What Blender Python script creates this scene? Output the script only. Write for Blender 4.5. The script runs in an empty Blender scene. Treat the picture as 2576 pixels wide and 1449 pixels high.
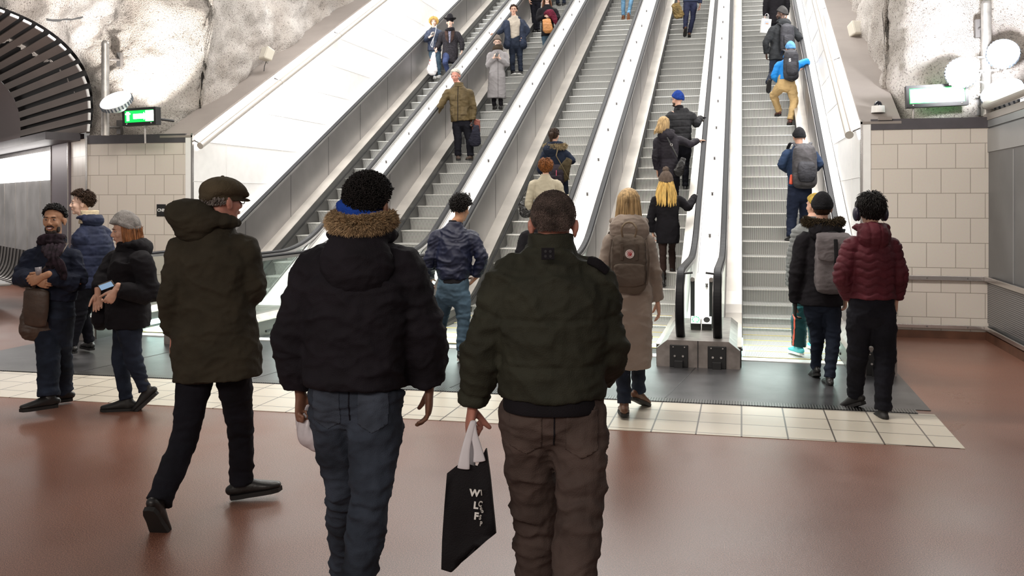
import bpy, bmesh, math, random
from mathutils import Vector, Matrix, noise
# ------------------------------------------------------------ camera, world, lights, exposure
FPX, HZX, HZY, CAMH = 2282.0, 1288.0, 505.0, 1.66       # focal length, principal point, horizon (px of 2576x1449), eye height
YAW = math.radians(14.2)                                # camera looks this far to the left of the escalators' direction (+Y)
FWD = Vector((-math.sin(YAW), math.cos(YAW), 0)); RGT = Vector((math.cos(YAW), math.sin(YAW), 0)); UP = Vector((0, 0, 1))
sc = bpy.context.scene
COL = sc.collection
cam_d = bpy.data.cameras.new('camera'); cam = bpy.data.objects.new('camera', cam_d); COL.objects.link(cam)
cam.location = (0, 0, CAMH); cam.rotation_euler = (math.pi/2, 0, YAW)
cam_d.sensor_fit = 'HORIZONTAL'; cam_d.sensor_width = 36; cam_d.lens = 36*FPX/2576
cam_d.shift_y = -(724.5-HZY)/2576; cam_d.clip_end = 200
sc.camera = cam
sc.view_settings.view_transform = 'Standard'; sc.view_settings.look = 'None'; sc.view_settings.gamma = 1.0
sc.view_settings.exposure = 0.42
sc.view_settings.use_curve_mapping = False
sc.cycles.use_denoising = True
sc.cycles.max_bounces = 6; sc.cycles.diffuse_bounces = 3; sc.cycles.glossy_bounces = 3; sc.cycles.transmission_bounces = 4
sc.cycles.sample_clamp_indirect = 4.0; sc.cycles.transparent_max_bounces = 40
world = bpy.data.worlds.new('hall_air'); sc.world = world; world.use_nodes = True
world.node_tree.nodes['Background'].inputs[0].default_value = (1.0, 0.95, 0.9, 1)
world.node_tree.nodes['Background'].inputs[1].default_value = 0.18

TANI = math.tan(math.radians(27.3)); NOSE0 = -6.34      # escalator incline; nosing line z = NOSE0 + TANI*y
def light(name, kind, loc, aim, power, color=(1, 1, 1), **kw):
    d = bpy.data.lights.new(name, kind); o = bpy.data.objects.new(name, d); COL.objects.link(o)
    o.location = loc; d.energy = power; d.color = color
    o.rotation_euler = (Vector(aim)-Vector(loc)).to_track_quat('-Z', 'Y').to_euler()
    for k, v in kw.items(): setattr(d, k, v)
    return o
# row of unseen fill lights added to brighten the escalator shaft
for k in range(5):
    y = 14.5+k*5.2
    light('shaft_fill_light', 'AREA', (-3.3, y, NOSE0+TANI*y+6.2), (-3.3, y+0.6, NOSE0+TANI*y), 370, (1, 0.985, 0.95), shape='RECTANGLE', size=9.0, size_y=1.2)
# unseen fills added to brighten the front walls and the people's backs
light('hall_fill_light', 'AREA', (-3.4, 6.8, 5.2), (-3.4, 11.9, 1.3), 350, (1, 0.93, 0.84), shape='RECTANGLE', size=7.5, size_y=1.0)
light('hall_fill_light', 'AREA', (-2.0, -3.2, 3.9), (-2.0, 5.0, 1.3), 190, (1, 0.88, 0.78), shape='RECTANGLE', size=7.5, size_y=1.0)

def pix(px, py, d):
    """world point seen at a pixel at depth d (metres along the view axis)"""
    return FWD*d + RGT*((px-HZX)/FPX*d) + UP*((HZY-py)/FPX*d) + Vector((0, 0, CAMH))
def floor_pt(px, py, z=0.0):
    return pix(px, py, (CAMH-z)*FPX/(py-HZY))
# ------------------------------------------------------------ helpers
def tag(o, label=None, cat=None, group=None, kind=None):
    if label: o['label'] = label
    if cat: o['category'] = cat
    if group: o['group'] = group
    if kind: o['kind'] = kind
    return o
def empty(name, loc=(0, 0, 0), label=None, cat=None, group=None, kind=None, parent=None):
    o = bpy.data.objects.new(name, None); COL.objects.link(o); o.location = loc; o.empty_display_size = 0.1
    if parent: o.parent = parent
    return tag(o, label, cat, group, kind)
def link(name, me, mat, parent=None, smooth=False):
    """link a mesh (built in world coordinates) as one object, child of parent with its origin kept"""
    for m in (mat if isinstance(mat, (list, tuple)) else [mat]):
        if m: me.materials.append(m)
    if smooth:
        me.polygons.foreach_set('use_smooth', [True]*len(me.polygons))
    o = bpy.data.objects.new(name, me); COL.objects.link(o)
    if parent:
        o.parent = parent
        w = Vector((0, 0, 0)); p = parent
        while p: w += Vector(p.location); p = p.parent
        me.transform(Matrix.Translation(-w))
    return o
def obj(name, bm, mat, parent=None, smooth=False, bevel=0):
    me = bpy.data.meshes.new(name); bm.to_mesh(me); bm.free()
    o = link(name, me, mat, parent, smooth)
    if bevel:
        b = o.modifiers.new('bevel', 'BEVEL'); b.width = bevel; b.segments = 2; b.limit_method = 'ANGLE'
    return o
def struct(name, bm, mat, smooth=False):
    return tag(obj(name, bm, mat, None, smooth), kind='structure')
def box(bm, x0, x1, y0, y1, z0, z1, M=None):
    vs = [bm.verts.new(v) for v in ((x0,y0,z0),(x1,y0,z0),(x1,y1,z0),(x0,y1,z0),(x0,y0,z1),(x1,y0,z1),(x1,y1,z1),(x0,y1,z1))]
    if M is not None:
        for v in vs: v.co = M @ v.co
    for f in ((0,3,2,1),(4,5,6,7),(0,1,5,4),(1,2,6,5),(2,3,7,6),(3,0,4,7)): bm.faces.new([vs[i] for i in f])
    return bm
def mbox(*a, M=None):
    return box(bmesh.new(), *a, M=M)
def prism(bm, poly, x0, x1, axis='x'):
    """extrude a polygon of (y,z) points along x (or (x,z) along y, or (x,y) along z)"""
    def P(a, b, t): return {'x': (t, a, b), 'y': (a, t, b), 'z': (a, b, t)}[axis]
    A = [bm.verts.new(P(a, b, x0)) for a, b in poly]; B = [bm.verts.new(P(a, b, x1)) for a, b in poly]
    n = len(poly); fs = [bm.faces.new(A), bm.faces.new(B[::-1])]
    for i in range(n): bm.faces.new((A[i], B[i], B[(i+1) % n], A[(i+1) % n]))
    bmesh.ops.recalc_face_normals(bm, faces=bm.faces)
    return bm
def catmull(pts, n):
    """Catmull-Rom through a list of vectors (any dimension), n points per span"""
    out = []; P = [pts[0]]+list(pts)+[pts[-1]]
    for i in range(1, len(P)-2):
        for k in range(n):
            t = k/n
            a, b, c, d = P[i-1], P[i], P[i+1], P[i+2]
            out.append([0.5*((2*b[j])+(-a[j]+c[j])*t+(2*a[j]-5*b[j]+4*c[j]-d[j])*t*t+(-a[j]+3*b[j]-3*c[j]+d[j])*t**3) for j in range(len(b))])
    out.append(list(pts[-1]))
    return out
def tube(bm, rings, side=(1, 0, 0), seg=14, sub=4, cap=True, power=2.0):
    """closed loft; rings = (point, half width along side, half thickness); rounded caps"""
    side = Vector(side)
    K = [list(p)+[a, b] for p, a, b in rings]
    K = catmull(K, sub) if sub > 1 else K
    C = [Vector(k[:3]) for k in K]; R = [(max(k[3], 1e-4), max(k[4], 1e-4)) for k in K]
    T = [(C[min(i+1, len(C)-1)]-C[max(i-1, 0)]).normalized() for i in range(len(C))]
    if cap:
        r0, r1 = min(R[0]), min(R[-1]); c0, c1, t0, t1 = C[0], C[-1], T[0], T[-1]; R0, R1 = R[0], R[-1]
        pre = [(c0-t0*r0*math.sin(a), (R0[0]*math.cos(a), R0[1]*math.cos(a)), t0) for a in (1.35, 0.95, 0.5)]
        post = [(c1+t1*r1*math.sin(a), (R1[0]*math.cos(a), R1[1]*math.cos(a)), t1) for a in (0.5, 0.95, 1.35)]
        C = [p[0] for p in pre]+C+[p[0] for p in post]; R = [p[1] for p in pre]+R+[p[1] for p in post]; T = [p[2] for p in pre]+T+[p[2] for p in post]
    prev = None
    for c, (a, b), t in zip(C, R, T):
        u = side-t*side.dot(t)
        if u.length < 0.05: u = t.orthogonal()
        u.normalize(); v = t.cross(u)
        ring = []
        for k in range(seg):
            th = 2*math.pi*k/seg; cs, sn = math.cos(th), math.sin(th)
            cs, sn = math.copysign(abs(cs)**(2/power), cs), math.copysign(abs(sn)**(2/power), sn)
            ring.append(bm.verts.new(c+u*a*cs+v*b*sn))
        if prev is None: bm.faces.new(ring[::-1])
        else:
            for k in range(seg): bm.faces.new((prev[k], prev[(k+1) % seg], ring[(k+1) % seg], ring[k]))
        prev = ring
    bm.faces.new(prev)
    return bm
def rod(bm, a, b, r, seg=12, r2=None):
    a, b = Vector(a), Vector(b); r2 = r if r2 is None else r2
    t = (b-a).normalized(); u = t.orthogonal().normalized(); v = t.cross(u)
    A = [bm.verts.new(a+(u*math.cos(2*math.pi*k/seg)+v*math.sin(2*math.pi*k/seg))*r) for k in range(seg)]
    B = [bm.verts.new(b+(u*math.cos(2*math.pi*k/seg)+v*math.sin(2*math.pi*k/seg))*r2) for k in range(seg)]
    for k in range(seg): bm.faces.new((A[k], A[(k+1) % seg], B[(k+1) % seg], B[k]))
    bm.faces.new(A[::-1]); bm.faces.new(B)
    return bm
def path_rod(bm, pts, r, seg=10, sub=1):
    return tube(bm, [(p, r, r) for p in pts], side=(0.3, 0.2, 1), seg=seg, sub=sub, cap=False)
def sweep_yz(bm, path, prof):
    """sweep a cross-section (dx, dn) along a path of (y, z) points, dn being along the path normal in the y-z plane"""
    prev = None; first = None
    for i, (y, z) in enumerate(path):
        a = path[max(i-1, 0)]; b = path[min(i+1, len(path)-1)]
        t = Vector((b[0]-a[0], b[1]-a[1])).normalized(); n = Vector((-t.y, t.x))
        ring = [bm.verts.new((dx, y+n.x*dn, z+n.y*dn)) for dx, dn in prof]
        if prev:
            m = len(ring)
            for k in range(m): bm.faces.new((prev[k], prev[(k+1) % m], ring[(k+1) % m], ring[k]))
        else: first = ring
        prev = ring
    bm.faces.new(first); bm.faces.new(prev)
    bmesh.ops.recalc_face_normals(bm, faces=bm.faces)
    return bm
def ellipsoid(bm, c, r, ax=None, seg=16, rings=10):
    """ellipsoid at c with radii r along the axes ax (3 unit vectors)"""
    c = Vector(c); ax = ax or (Vector((1, 0, 0)), Vector((0, 1, 0)), Vector((0, 0, 1)))
    def P(th, ph):
        return c+ax[0]*(r[0]*math.cos(th)*math.sin(ph))+ax[1]*(r[1]*math.sin(th)*math.sin(ph))+ax[2]*(r[2]*math.cos(ph))
    top = bm.verts.new(P(0, 0)); bot = bm.verts.new(P(0, math.pi)); prev = None
    for j in range(1, rings):
        ring = [bm.verts.new(P(2*math.pi*k/seg, math.pi*j/rings)) for k in range(seg)]
        for k in range(seg):
            if prev is None: bm.faces.new((top, ring[k], ring[(k+1) % seg]))
            else: bm.faces.new((prev[k], ring[k], ring[(k+1) % seg], prev[(k+1) % seg]))
        prev = ring
    for k in range(seg): bm.faces.new((bot, prev[(k+1) % seg], prev[k]))
    return bm
def grid_surface(P, nu, nv):
    bm = bmesh.new(); V = [[bm.verts.new(P(i/nu, j/nv)) for j in range(nv+1)] for i in range(nu+1)]
    for i in range(nu):
        for j in range(nv): bm.faces.new((V[i][j], V[i+1][j], V[i+1][j+1], V[i][j+1]))
    return bm
# ------------------------------------------------------------ materials
MATS = {}
def mat(name, col, rough=0.6, metal=0.0, var=0.0, vscale=8.0, bump=0.0, bscale=60.0, bstretch=(1, 1, 1), emit=None, estr=0.0, spec=None, coat=0.0, sheen=0.0, detail=4.0, alpha=None, space='Object', vstretch=(1, 1, 1)):
    if name in MATS: return MATS[name]
    m = bpy.data.materials.new(name); m.use_nodes = True; nt = m.node_tree; b = nt.nodes['Principled BSDF']
    c = (*col, 1)
    b.inputs['Base Color'].default_value = c; b.inputs['Roughness'].default_value = rough; b.inputs['Metallic'].default_value = metal
    if spec is not None: b.inputs['Specular IOR Level'].default_value = spec
    if coat: b.inputs['Coat Weight'].default_value = coat; b.inputs['Coat Roughness'].default_value = 0.15
    if sheen: b.inputs['Sheen Weight'].default_value = sheen; b.inputs['Sheen Roughness'].default_value = 0.5
    if emit: b.inputs['Emission Color'].default_value = (*emit, 1); b.inputs['Emission Strength'].default_value = estr
    if alpha is not None: b.inputs['Alpha'].default_value = alpha
    tc = nt.nodes.new('ShaderNodeTexCoord')
    if var:
        n = nt.nodes.new('ShaderNodeTexNoise'); n.inputs['Scale'].default_value = vscale; n.inputs['Detail'].default_value = detail
        mpv = nt.nodes.new('ShaderNodeMapping'); mpv.inputs['Scale'].default_value = vstretch
        nt.links.new(tc.outputs[space], mpv.inputs[0]); nt.links.new(mpv.outputs[0], n.inputs['Vector'])
        mx = nt.nodes.new('ShaderNodeMix'); mx.data_type = 'RGBA'
        mx.inputs['A'].default_value = tuple(max(0, x*(1-var)) for x in col)+(1,); mx.inputs['B'].default_value = tuple(min(1, x*(1+var)) for x in col)+(1,)
        mr = nt.nodes.new('ShaderNodeMapRange'); mr.inputs[1].default_value = 0.3; mr.inputs[2].default_value = 0.7
        nt.links.new(n.outputs['Fac'], mr.inputs[0]); nt.links.new(mr.outputs[0], mx.inputs['Factor']); nt.links.new(mx.outputs['Result'], b.inputs['Base Color'])
    if bump:
        n2 = nt.nodes.new('ShaderNodeTexNoise'); n2.inputs['Scale'].default_value = bscale; n2.inputs['Detail'].default_value = 3
        mp = nt.nodes.new('ShaderNodeMapping'); mp.inputs['Scale'].default_value = bstretch
        bp = nt.nodes.new('ShaderNodeBump'); bp.inputs['Strength'].default_value = bump; bp.inputs['Distance'].default_value = 0.01
        nt.links.new(tc.outputs[space], mp.inputs[0]); nt.links.new(mp.outputs[0], n2.inputs['Vector']); nt.links.new(n2.outputs['Fac'], bp.inputs['Height']); nt.links.new(bp.outputs[0], b.inputs['Normal'])
    MATS[name] = m
    return m
def node_mat(name, build):
    m = bpy.data.materials.new(name); m.use_nodes = True; nt = m.node_tree
    build(nt, nt.nodes['Principled BSDF']); MATS[name] = m
    return m
def N(nt, typ, **kw):
    n = nt.nodes.new(typ)
    for k, v in kw.items():
        if k.startswith('i_'):
            key = k[2:].replace('_', ' '); key = int(key) if key.isdigit() else key
            n.inputs[key].default_value = v
        else: setattr(n, k, v)
    return n
def tile_mat(name, col, col2, mortar, w, h, gap, axes=('X', 'Z'), rough=0.35, offset=0.5, speck=0.1, off=(0, 0), bump=0.4):
    """tiles w x h metres laid in a plane spanned by two world axes"""
    def build(nt, b):
        tc = N(nt, 'ShaderNodeTexCoord'); sp = N(nt, 'ShaderNodeSeparateXYZ'); cb = N(nt, 'ShaderNodeCombineXYZ')
        nt.links.new(tc.outputs['Object'], sp.inputs[0])
        for i, a in enumerate(axes):
            ad = N(nt, 'ShaderNodeMath', operation='ADD'); ad.inputs[1].default_value = off[i]
            nt.links.new(sp.outputs[a], ad.inputs[0]); nt.links.new(ad.outputs[0], cb.inputs[i])
        br = N(nt, 'ShaderNodeTexBrick', offset=offset, squash=1.0)
        br.inputs['Color1'].default_value = (*col, 1); br.inputs['Color2'].default_value = (*col2, 1); br.inputs['Mortar'].default_value = (*mortar, 1)
        br.inputs['Scale'].default_value = 1.0; br.inputs['Mortar Size'].default_value = gap; br.inputs['Mortar Smooth'].default_value = 0.1
        br.inputs['Brick Width'].default_value = w; br.inputs['Row Height'].default_value = h
        nt.links.new(cb.outputs[0], br.inputs['Vector'])
        n = N(nt, 'ShaderNodeTexNoise'); n.inputs['Scale'].default_value = 140; nt.links.new(tc.outputs['Object'], n.inputs['Vector'])
        mx = N(nt, 'ShaderNodeMix', data_type='RGBA', blend_type='MULTIPLY'); mx.inputs['Factor'].default_value = speck
        nt.links.new(br.outputs['Color'], mx.inputs['A']); nt.links.new(n.outputs['Color'], mx.inputs['B']); nt.links.new(mx.outputs['Result'], b.inputs['Base Color'])
        bp = N(nt, 'ShaderNodeBump', invert=True); bp.inputs['Strength'].default_value = bump; bp.inputs['Distance'].default_value = 0.004
        nt.links.new(br.outputs['Fac'], bp.inputs['Height']); nt.links.new(bp.outputs[0], b.inputs['Normal'])
        b.inputs['Roughness'].default_value = rough
    return node_mat(name, build)
# ------------------------------------------------------------ setting: materials
steel = mat('brushed_steel', (0.36, 0.35, 0.345), 0.42, 0.75, var=0.12, vscale=3)
steel_dark = mat('satin_balustrade_steel', (0.20, 0.19, 0.188), 0.42, 0.7, var=0.1, vscale=2)
deck_white = mat('pale_brushed_deck_metal', (0.80, 0.79, 0.77), 0.38, 0.35, var=0.05, vscale=2)
skirt_m = mat('pale_skirt_steel', (0.56, 0.52, 0.47), 0.3, 0.6, var=0.18, vscale=1.6)
rubber = mat('black_handrail_rubber', (0.010, 0.010, 0.012), 0.5, spec=0.15)
blackm = mat('black_plastic', (0.012, 0.012, 0.013), 0.5)
white_wall = mat('white_wall_panel', (0.86, 0.85, 0.84), 0.4, var=0.03)
coping_m = mat('grey_brown_coping', (0.27, 0.235, 0.215), 0.6, var=0.06, vscale=3, bump=0.1, bscale=200)
fascia_m = mat('dark_fascia', (0.075, 0.068, 0.078), 0.45, var=0.1)
wood_m = mat('brown_skirting', (0.10, 0.042, 0.024), 0.4, var=0.3, vscale=6, bstretch=(1, 1, 8))
chrome = mat('polished_metal', (0.62, 0.60, 0.58), 0.22, 0.9)
galv = mat('galvanised_pole', (0.42, 0.40, 0.38), 0.4, 0.7, var=0.25, vscale=9)
tube_m = mat('pale_luminaire_tube', (0.55, 0.51, 0.47), 0.35, 0.3)
glow = mat('fluorescent_strip', (1, 1, 1), 0.5, emit=(1, 0.985, 0.97), estr=9.0)
lamp_glow = mat('floodlight_glass_lit', (1, 1, 1), 0.5, emit=(0.93, 0.98, 1.0), estr=14.0)
yellow_l = mat('yellow_step_edge', (0.75, 0.55, 0.05), 0.5)
def rock_mat(nt, b):
    tc = N(nt, 'ShaderNodeTexCoord')
    n1 = N(nt, 'ShaderNodeTexNoise'); n1.inputs['Scale'].default_value = 1.1; n1.inputs['Detail'].default_value = 8
    n2 = N(nt, 'ShaderNodeTexNoise'); n2.inputs['Scale'].default_value = 38; n2.inputs['Detail'].default_value = 6; n2.inputs['Roughness'].default_value = 0.7
    vo = N(nt, 'ShaderNodeTexVoronoi'); vo.inputs['Scale'].default_value = 75
    for n in (n1, n2, vo): nt.links.new(tc.outputs['Object'], n.inputs['Vector'])
    cr = N(nt, 'ShaderNodeValToRGB'); cr.color_ramp.elements[0].position = 0.3; cr.color_ramp.elements[0].color = (0.43, 0.38, 0.34, 1)
    cr.color_ramp.elements[1].position = 0.68; cr.color_ramp.elements[1].color = (0.62, 0.58, 0.55, 1)
    nt.links.new(n1.outputs['Fac'], cr.inputs[0])
    cr2 = N(nt, 'ShaderNodeValToRGB'); cr2.color_ramp.elements[0].position = 0.36; cr2.color_ramp.elements[0].color = (0.35, 0.33, 0.32, 1); cr2.color_ramp.elements[1].position = 0.47
    nt.links.new(n2.outputs['Fac'], cr2.inputs[0])
    mx = N(nt, 'ShaderNodeMix', data_type='RGBA', blend_type='MULTIPLY'); mx.inputs['Factor'].default_value = 1.0
    nt.links.new(cr.outputs[0], mx.inputs['A']); nt.links.new(cr2.outputs[0], mx.inputs['B']); nt.links.new(mx.outputs['Result'], b.inputs['Base Color'])
    ad = N(nt, 'ShaderNodeMath', operation='ADD'); nt.links.new(n2.outputs['Fac'], ad.inputs[0]); nt.links.new(vo.outputs['Distance'], ad.inputs[1])
    bp = N(nt, 'ShaderNodeBump'); bp.inputs['Strength'].default_value = 0.8; bp.inputs['Distance'].default_value = 0.02
    nt.links.new(ad.outputs[0], bp.inputs['Height']); nt.links.new(bp.outputs[0], b.inputs['Normal']); b.inputs['Roughness'].default_value = 0.9
rock = node_mat('sprayed_rock', rock_mat)
def terrazzo(nt, b):
    tc = N(nt, 'ShaderNodeTexCoord')
    n1 = N(nt, 'ShaderNodeTexNoise'); n1.inputs['Scale'].default_value = 160; n1.inputs['Detail'].default_value = 4
    n2 = N(nt, 'ShaderNodeTexNoise'); n2.inputs['Scale'].default_value = 0.9; n2.inputs['Detail'].default_value = 5
    for n in (n1, n2): nt.links.new(tc.outputs['Object'], n.inputs['Vector'])
    cr = N(nt, 'ShaderNodeValToRGB'); cr.color_ramp.elements[0].position = 0.42; cr.color_ramp.elements[0].color = (0.115, 0.045, 0.028, 1)
    cr.color_ramp.elements[1].position = 0.60; cr.color_ramp.elements[1].color = (0.33, 0.150, 0.098, 1)
    nt.links.new(n1.outputs['Fac'], cr.inputs[0])
    cr2 = N(nt, 'ShaderNodeValToRGB'); cr2.color_ramp.elements[0].position = 0.3; cr2.color_ramp.elements[0].color = (0.78, 0.78, 0.8, 1); cr2.color_ramp.elements[1].position = 0.7
    nt.links.new(n2.outputs['Fac'], cr2.inputs[0])
    mx = N(nt, 'ShaderNodeMix', data_type='RGBA', blend_type='MULTIPLY'); mx.inputs['Factor'].default_value = 1.0
    nt.links.new(cr.outputs[0], mx.inputs['A']); nt.links.new(cr2.outputs[0], mx.inputs['B']); nt.links.new(mx.outputs['Result'], b.inputs['Base Color'])
    mr = N(nt, 'ShaderNodeMapRange'); mr.inputs[1].default_value = 0.3; mr.inputs[2].default_value = 0.7; mr.inputs[3].default_value = 0.27; mr.inputs[4].default_value = 0.42
    nt.links.new(n2.outputs['Fac'], mr.inputs[0]); nt.links.new(mr.outputs[0], b.inputs['Roughness'])
    bp = N(nt, 'ShaderNodeBump'); bp.inputs['Strength'].default_value = 0.25; bp.inputs['Distance'].default_value = 0.003
    nt.links.new(n1.outputs['Fac'], bp.inputs['Height']); nt.links.new(bp.outputs[0], b.inputs['Normal'])
    b.inputs['Specular IOR Level'].default_value = 0.75
floor_m = node_mat('terracotta_terrazzo', terrazzo)
SH = 0.033     # the paving joints run this much out of square with the escalators
wall_tile = tile_mat('cream_wall_tile', (0.76, 0.69, 0.62), (0.79, 0.72, 0.65), (0.42, 0.37, 0.32), 0.325, 0.30, 0.0045, rough=0.3, speck=0.25, off=(0.1, 0.05))
floor_tile = tile_mat('cream_floor_tile', (0.66, 0.60, 0.50), (0.70, 0.64, 0.54), (0.13, 0.11, 0.095), 0.315, 0.315, 0.006, axes=('X', 'Y'), rough=0.3, offset=0.0, speck=0.2)
plate_m = mat('dark_landing_plate', (0.062, 0.061, 0.065), 0.33, 0.35, var=0.45, vscale=3.2, detail=8, bump=0.1, bscale=40, bstretch=(1, 12, 1))
def ribbed(name, col, dark, freq, axis='X', rough=0.35, metal=0.5, duty=0.5):
    def build(nt, b):
        tc = N(nt, 'ShaderNodeTexCoord'); sp = N(nt, 'ShaderNodeSeparateXYZ'); nt.links.new(tc.outputs['Object'], sp.inputs[0])
        m1 = N(nt, 'ShaderNodeMath', operation='MULTIPLY'); m1.inputs[1].default_value = freq
        fr = N(nt, 'ShaderNodeMath', operation='FRACT'); gt = N(nt, 'ShaderNodeMath', operation='GREATER_THAN'); gt.inputs[1].default_value = duty
        nt.links.new(sp.outputs[axis], m1.inputs[0]); nt.links.new(m1.outputs[0], fr.inputs[0]); nt.links.new(fr.outputs[0], gt.inputs[0])
        mx = N(nt, 'ShaderNodeMix', data_type='RGBA'); mx.inputs['A'].default_value = (*col, 1); mx.inputs['B'].default_value = (*dark, 1)
        nt.links.new(gt.outputs[0], mx.inputs['Factor']); nt.links.new(mx.outputs['Result'], b.inputs['Base Color'])
        bp = N(nt, 'ShaderNodeBump', invert=True); bp.inputs['Strength'].default_value = 0.5; bp.inputs['Distance'].default_value = 0.004
        nt.links.new(gt.outputs[0], bp.inputs['Height']); nt.links.new(bp.outputs[0], b.inputs['Normal'])
        b.inputs['Roughness'].default_value = rough; b.inputs['Metallic'].default_value = metal
    return node_mat(name, build)
riser_m = ribbed('ribbed_step_riser', (0.66, 0.665, 0.65), (0.09, 0.092, 0.088), 1/0.0145, duty=0.62)
tread_m = ribbed('ribbed_step_tread', (0.68, 0.67, 0.64), (0.14, 0.14, 0.13), 1/0.0145, duty=0.7)
grate_m = ribbed('drain_grate_bars', (0.17, 0.165, 0.16), (0.01, 0.01, 0.01), 1/0.022, metal=0.6, duty=0.42)
glass_m = bpy.data.materials.new('greenish_balustrade_glass'); glass_m.use_nodes = True
def _glass():
    nt = glass_m.node_tree; nt.nodes.clear(); out = N(nt, 'ShaderNodeOutputMaterial')
    tr = N(nt, 'ShaderNodeBsdfTransparent'); tr.inputs[0].default_value = (0.945, 0.985, 0.972, 1)
    gl = N(nt, 'ShaderNodeBsdfGlossy'); gl.inputs['Roughness'].default_value = 0.03; gl.inputs['Color'].default_value = (0.9, 1, 0.97, 1)
    fr = N(nt, 'ShaderNodeFresnel'); fr.inputs[0].default_value = 1.35; mx = N(nt, 'ShaderNodeMixShader'); ge = N(nt, 'ShaderNodeNewGeometry'); iv = N(nt, 'ShaderNodeMath', operation='SUBTRACT'); iv.inputs[0].default_value = 1.0; mu = N(nt, 'ShaderNodeMath', operation='MULTIPLY')
    nt.links.new(ge.outputs['Backfacing'], iv.inputs[1]); nt.links.new(iv.outputs[0], mu.inputs[0]); nt.links.new(fr.outputs[0], mu.inputs[1]); nt.links.new(mu.outputs[0], mx.inputs[0]); nt.links.new(tr.outputs[0], mx.inputs[1]); nt.links.new(gl.outputs[0], mx.inputs[2]); nt.links.new(mx.outputs[0], out.inputs[0])
_glass()
# ------------------------------------------------------------ setting: floor
WY, XL, XR, XW = 11.9, -7.9, 1.42, 2.86       # front wall, shaft's left and right wall, hall's right wall
def shp(x, y): return (x, y+SH*(x-1.4), 0)
def flat(pts, z, m, name, th=0.004):
    bm = bmesh.new(); prism(bm, [(p[0], p[1]) for p in pts], z-th, z, 'z'); return struct(name, bm, m)
bm = bmesh.new(); box(bm, -22, 6, -8, 24, -0.2, 0.0); struct('floor', bm, floor_m)
def quad(x0, x1, y0, y1): return [shp(x0, y0), shp(x1, y0), shp(x1, y1), shp(x0, y1)]
band = flat(quad(-8.6, 1.45, 6.62, 7.62), 0.004, floor_tile, 'floor_tile_band')
flat(quad(-8.6, 1.33, 7.60, 7.75), 0.006, blackm, 'floor_drain_channel')
flat([shp(-7.95, 7.75), shp(1.45, 7.75), (1.45, 11.95, 0), (-7.95, 11.95, 0)], 0.005, plate_m, 'floor_landing_plate')
gr = obj('drain_grate', (lambda b: (prism(b, [(p[0], p[1]) for p in quad(-8.6, 1.33, 7.615, 7.74)], 0.004, 0.010, 'z'), b)[1])(bmesh.new()), grate_m)
tag(gr, 'long narrow steel drain grate between the pale tiles and the dark landing plate', 'drain grate')
bm = bmesh.new()
for xx in (-0.62, -2.5, -4.4, -6.2, 1.1):
    a = shp(xx, 7.78); prism(bm, [(a[0]-0.006, a[1]), (a[0]+0.006, a[1]), (a[0]+0.20, 9.3), (a[0]+0.188, 9.3)], 0.0045, 0.0062, 'z')
struct('floor_plate_joint', bm, blackm)
# ------------------------------------------------------------ setting: walls beside the escalator shaft
def nose(y): return NOSE0+TANI*y
WT = 2.53
for sgn, xa, xb, nm in ((1, XR+0.12, XW, 'wall_front_right'), (-1, -9.73, XL-0.12, 'wall_front_left')):
    struct(nm, mbox(xa, xb, WY, WY+0.25, 0.0, WT), wall_tile)
    struct('trim_1' if sgn > 0 else 'trim_2', mbox(xa, xb, WY-0.015, WY+0.25, WT, WT+0.13), fascia_m)
    e = XR+0.01 if sgn > 0 else XL-0.01
    struct('trim_3' if sgn > 0 else 'trim_4', mbox(e-0.012, e+0.012, WY-0.02, WY+0.02, 0, WT+0.13), chrome)
struct('trim_5', mbox(-9.745, -9.715, WY-0.03, WY, 0, WT+0.1), chrome)
struct('baseboard_front_right', mbox(XR, XW, WY-0.03, WY, 0, 0.09), wood_m)
struct('baseboard_front_left', mbox(-9.73, XL, WY-0.03, WY, 0, 0.09), wood_m)
for z0, z1, nm in ((0.12, 0.165, 'low_bumper_rail'), (0.70, 0.755, 'waist_bumper_rail')):
    r = empty(nm, (2.14, WY-0.03, z0), ('low metal bumper rail just above the brown skirting of the cream tiled wall' if z0 < .5 else 'metal bumper rail at waist height across the cream tiled wall'), 'bumper rail')
    obj('rail', mbox(XR+0.01, XW-0.01, WY-0.05, WY-0.03, z0, z1), chrome, r, bevel=0.004)
    for k in range(3):
        bm = bmesh.new(); rod(bm, (XR+0.3+k*0.45, WY-0.055, (z0+z1)/2), (XR+0.3+k*0.45, WY-0.001, (z0+z1)/2), 0.01); obj('bolt', bm, steel_dark, r)
# white side walls of the shaft (parallelogram above the floor up to the coping line)
def coping_z(y): return nose(y)+2.80
struct('wall_shaft_right', prism(bmesh.new(), [(WY-0.01, 0), (34, 0), (34, coping_z(34)), (WY-0.01, coping_z(WY))], XR, XR+0.12), white_wall)
struct('wall_shaft_left', prism(bmesh.new(), [(WY-0.01, 0), (34, 0), (34, coping_z(34)), (WY-0.01, coping_z(WY))], XL-0.12, XL), white_wall)
for x0, x1, nm in ((XR, XR+0.47, 'trim_6'), (XL-0.55, XL, 'trim_7')):
    struct(nm, prism(bmesh.new(), [(WY-0.02, coping_z(WY)+0.0), (34, coping_z(34)), (34, coping_z(34)+0.03), (WY-0.02, coping_z(WY)+0.03)], x0, x1), coping_m)
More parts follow.
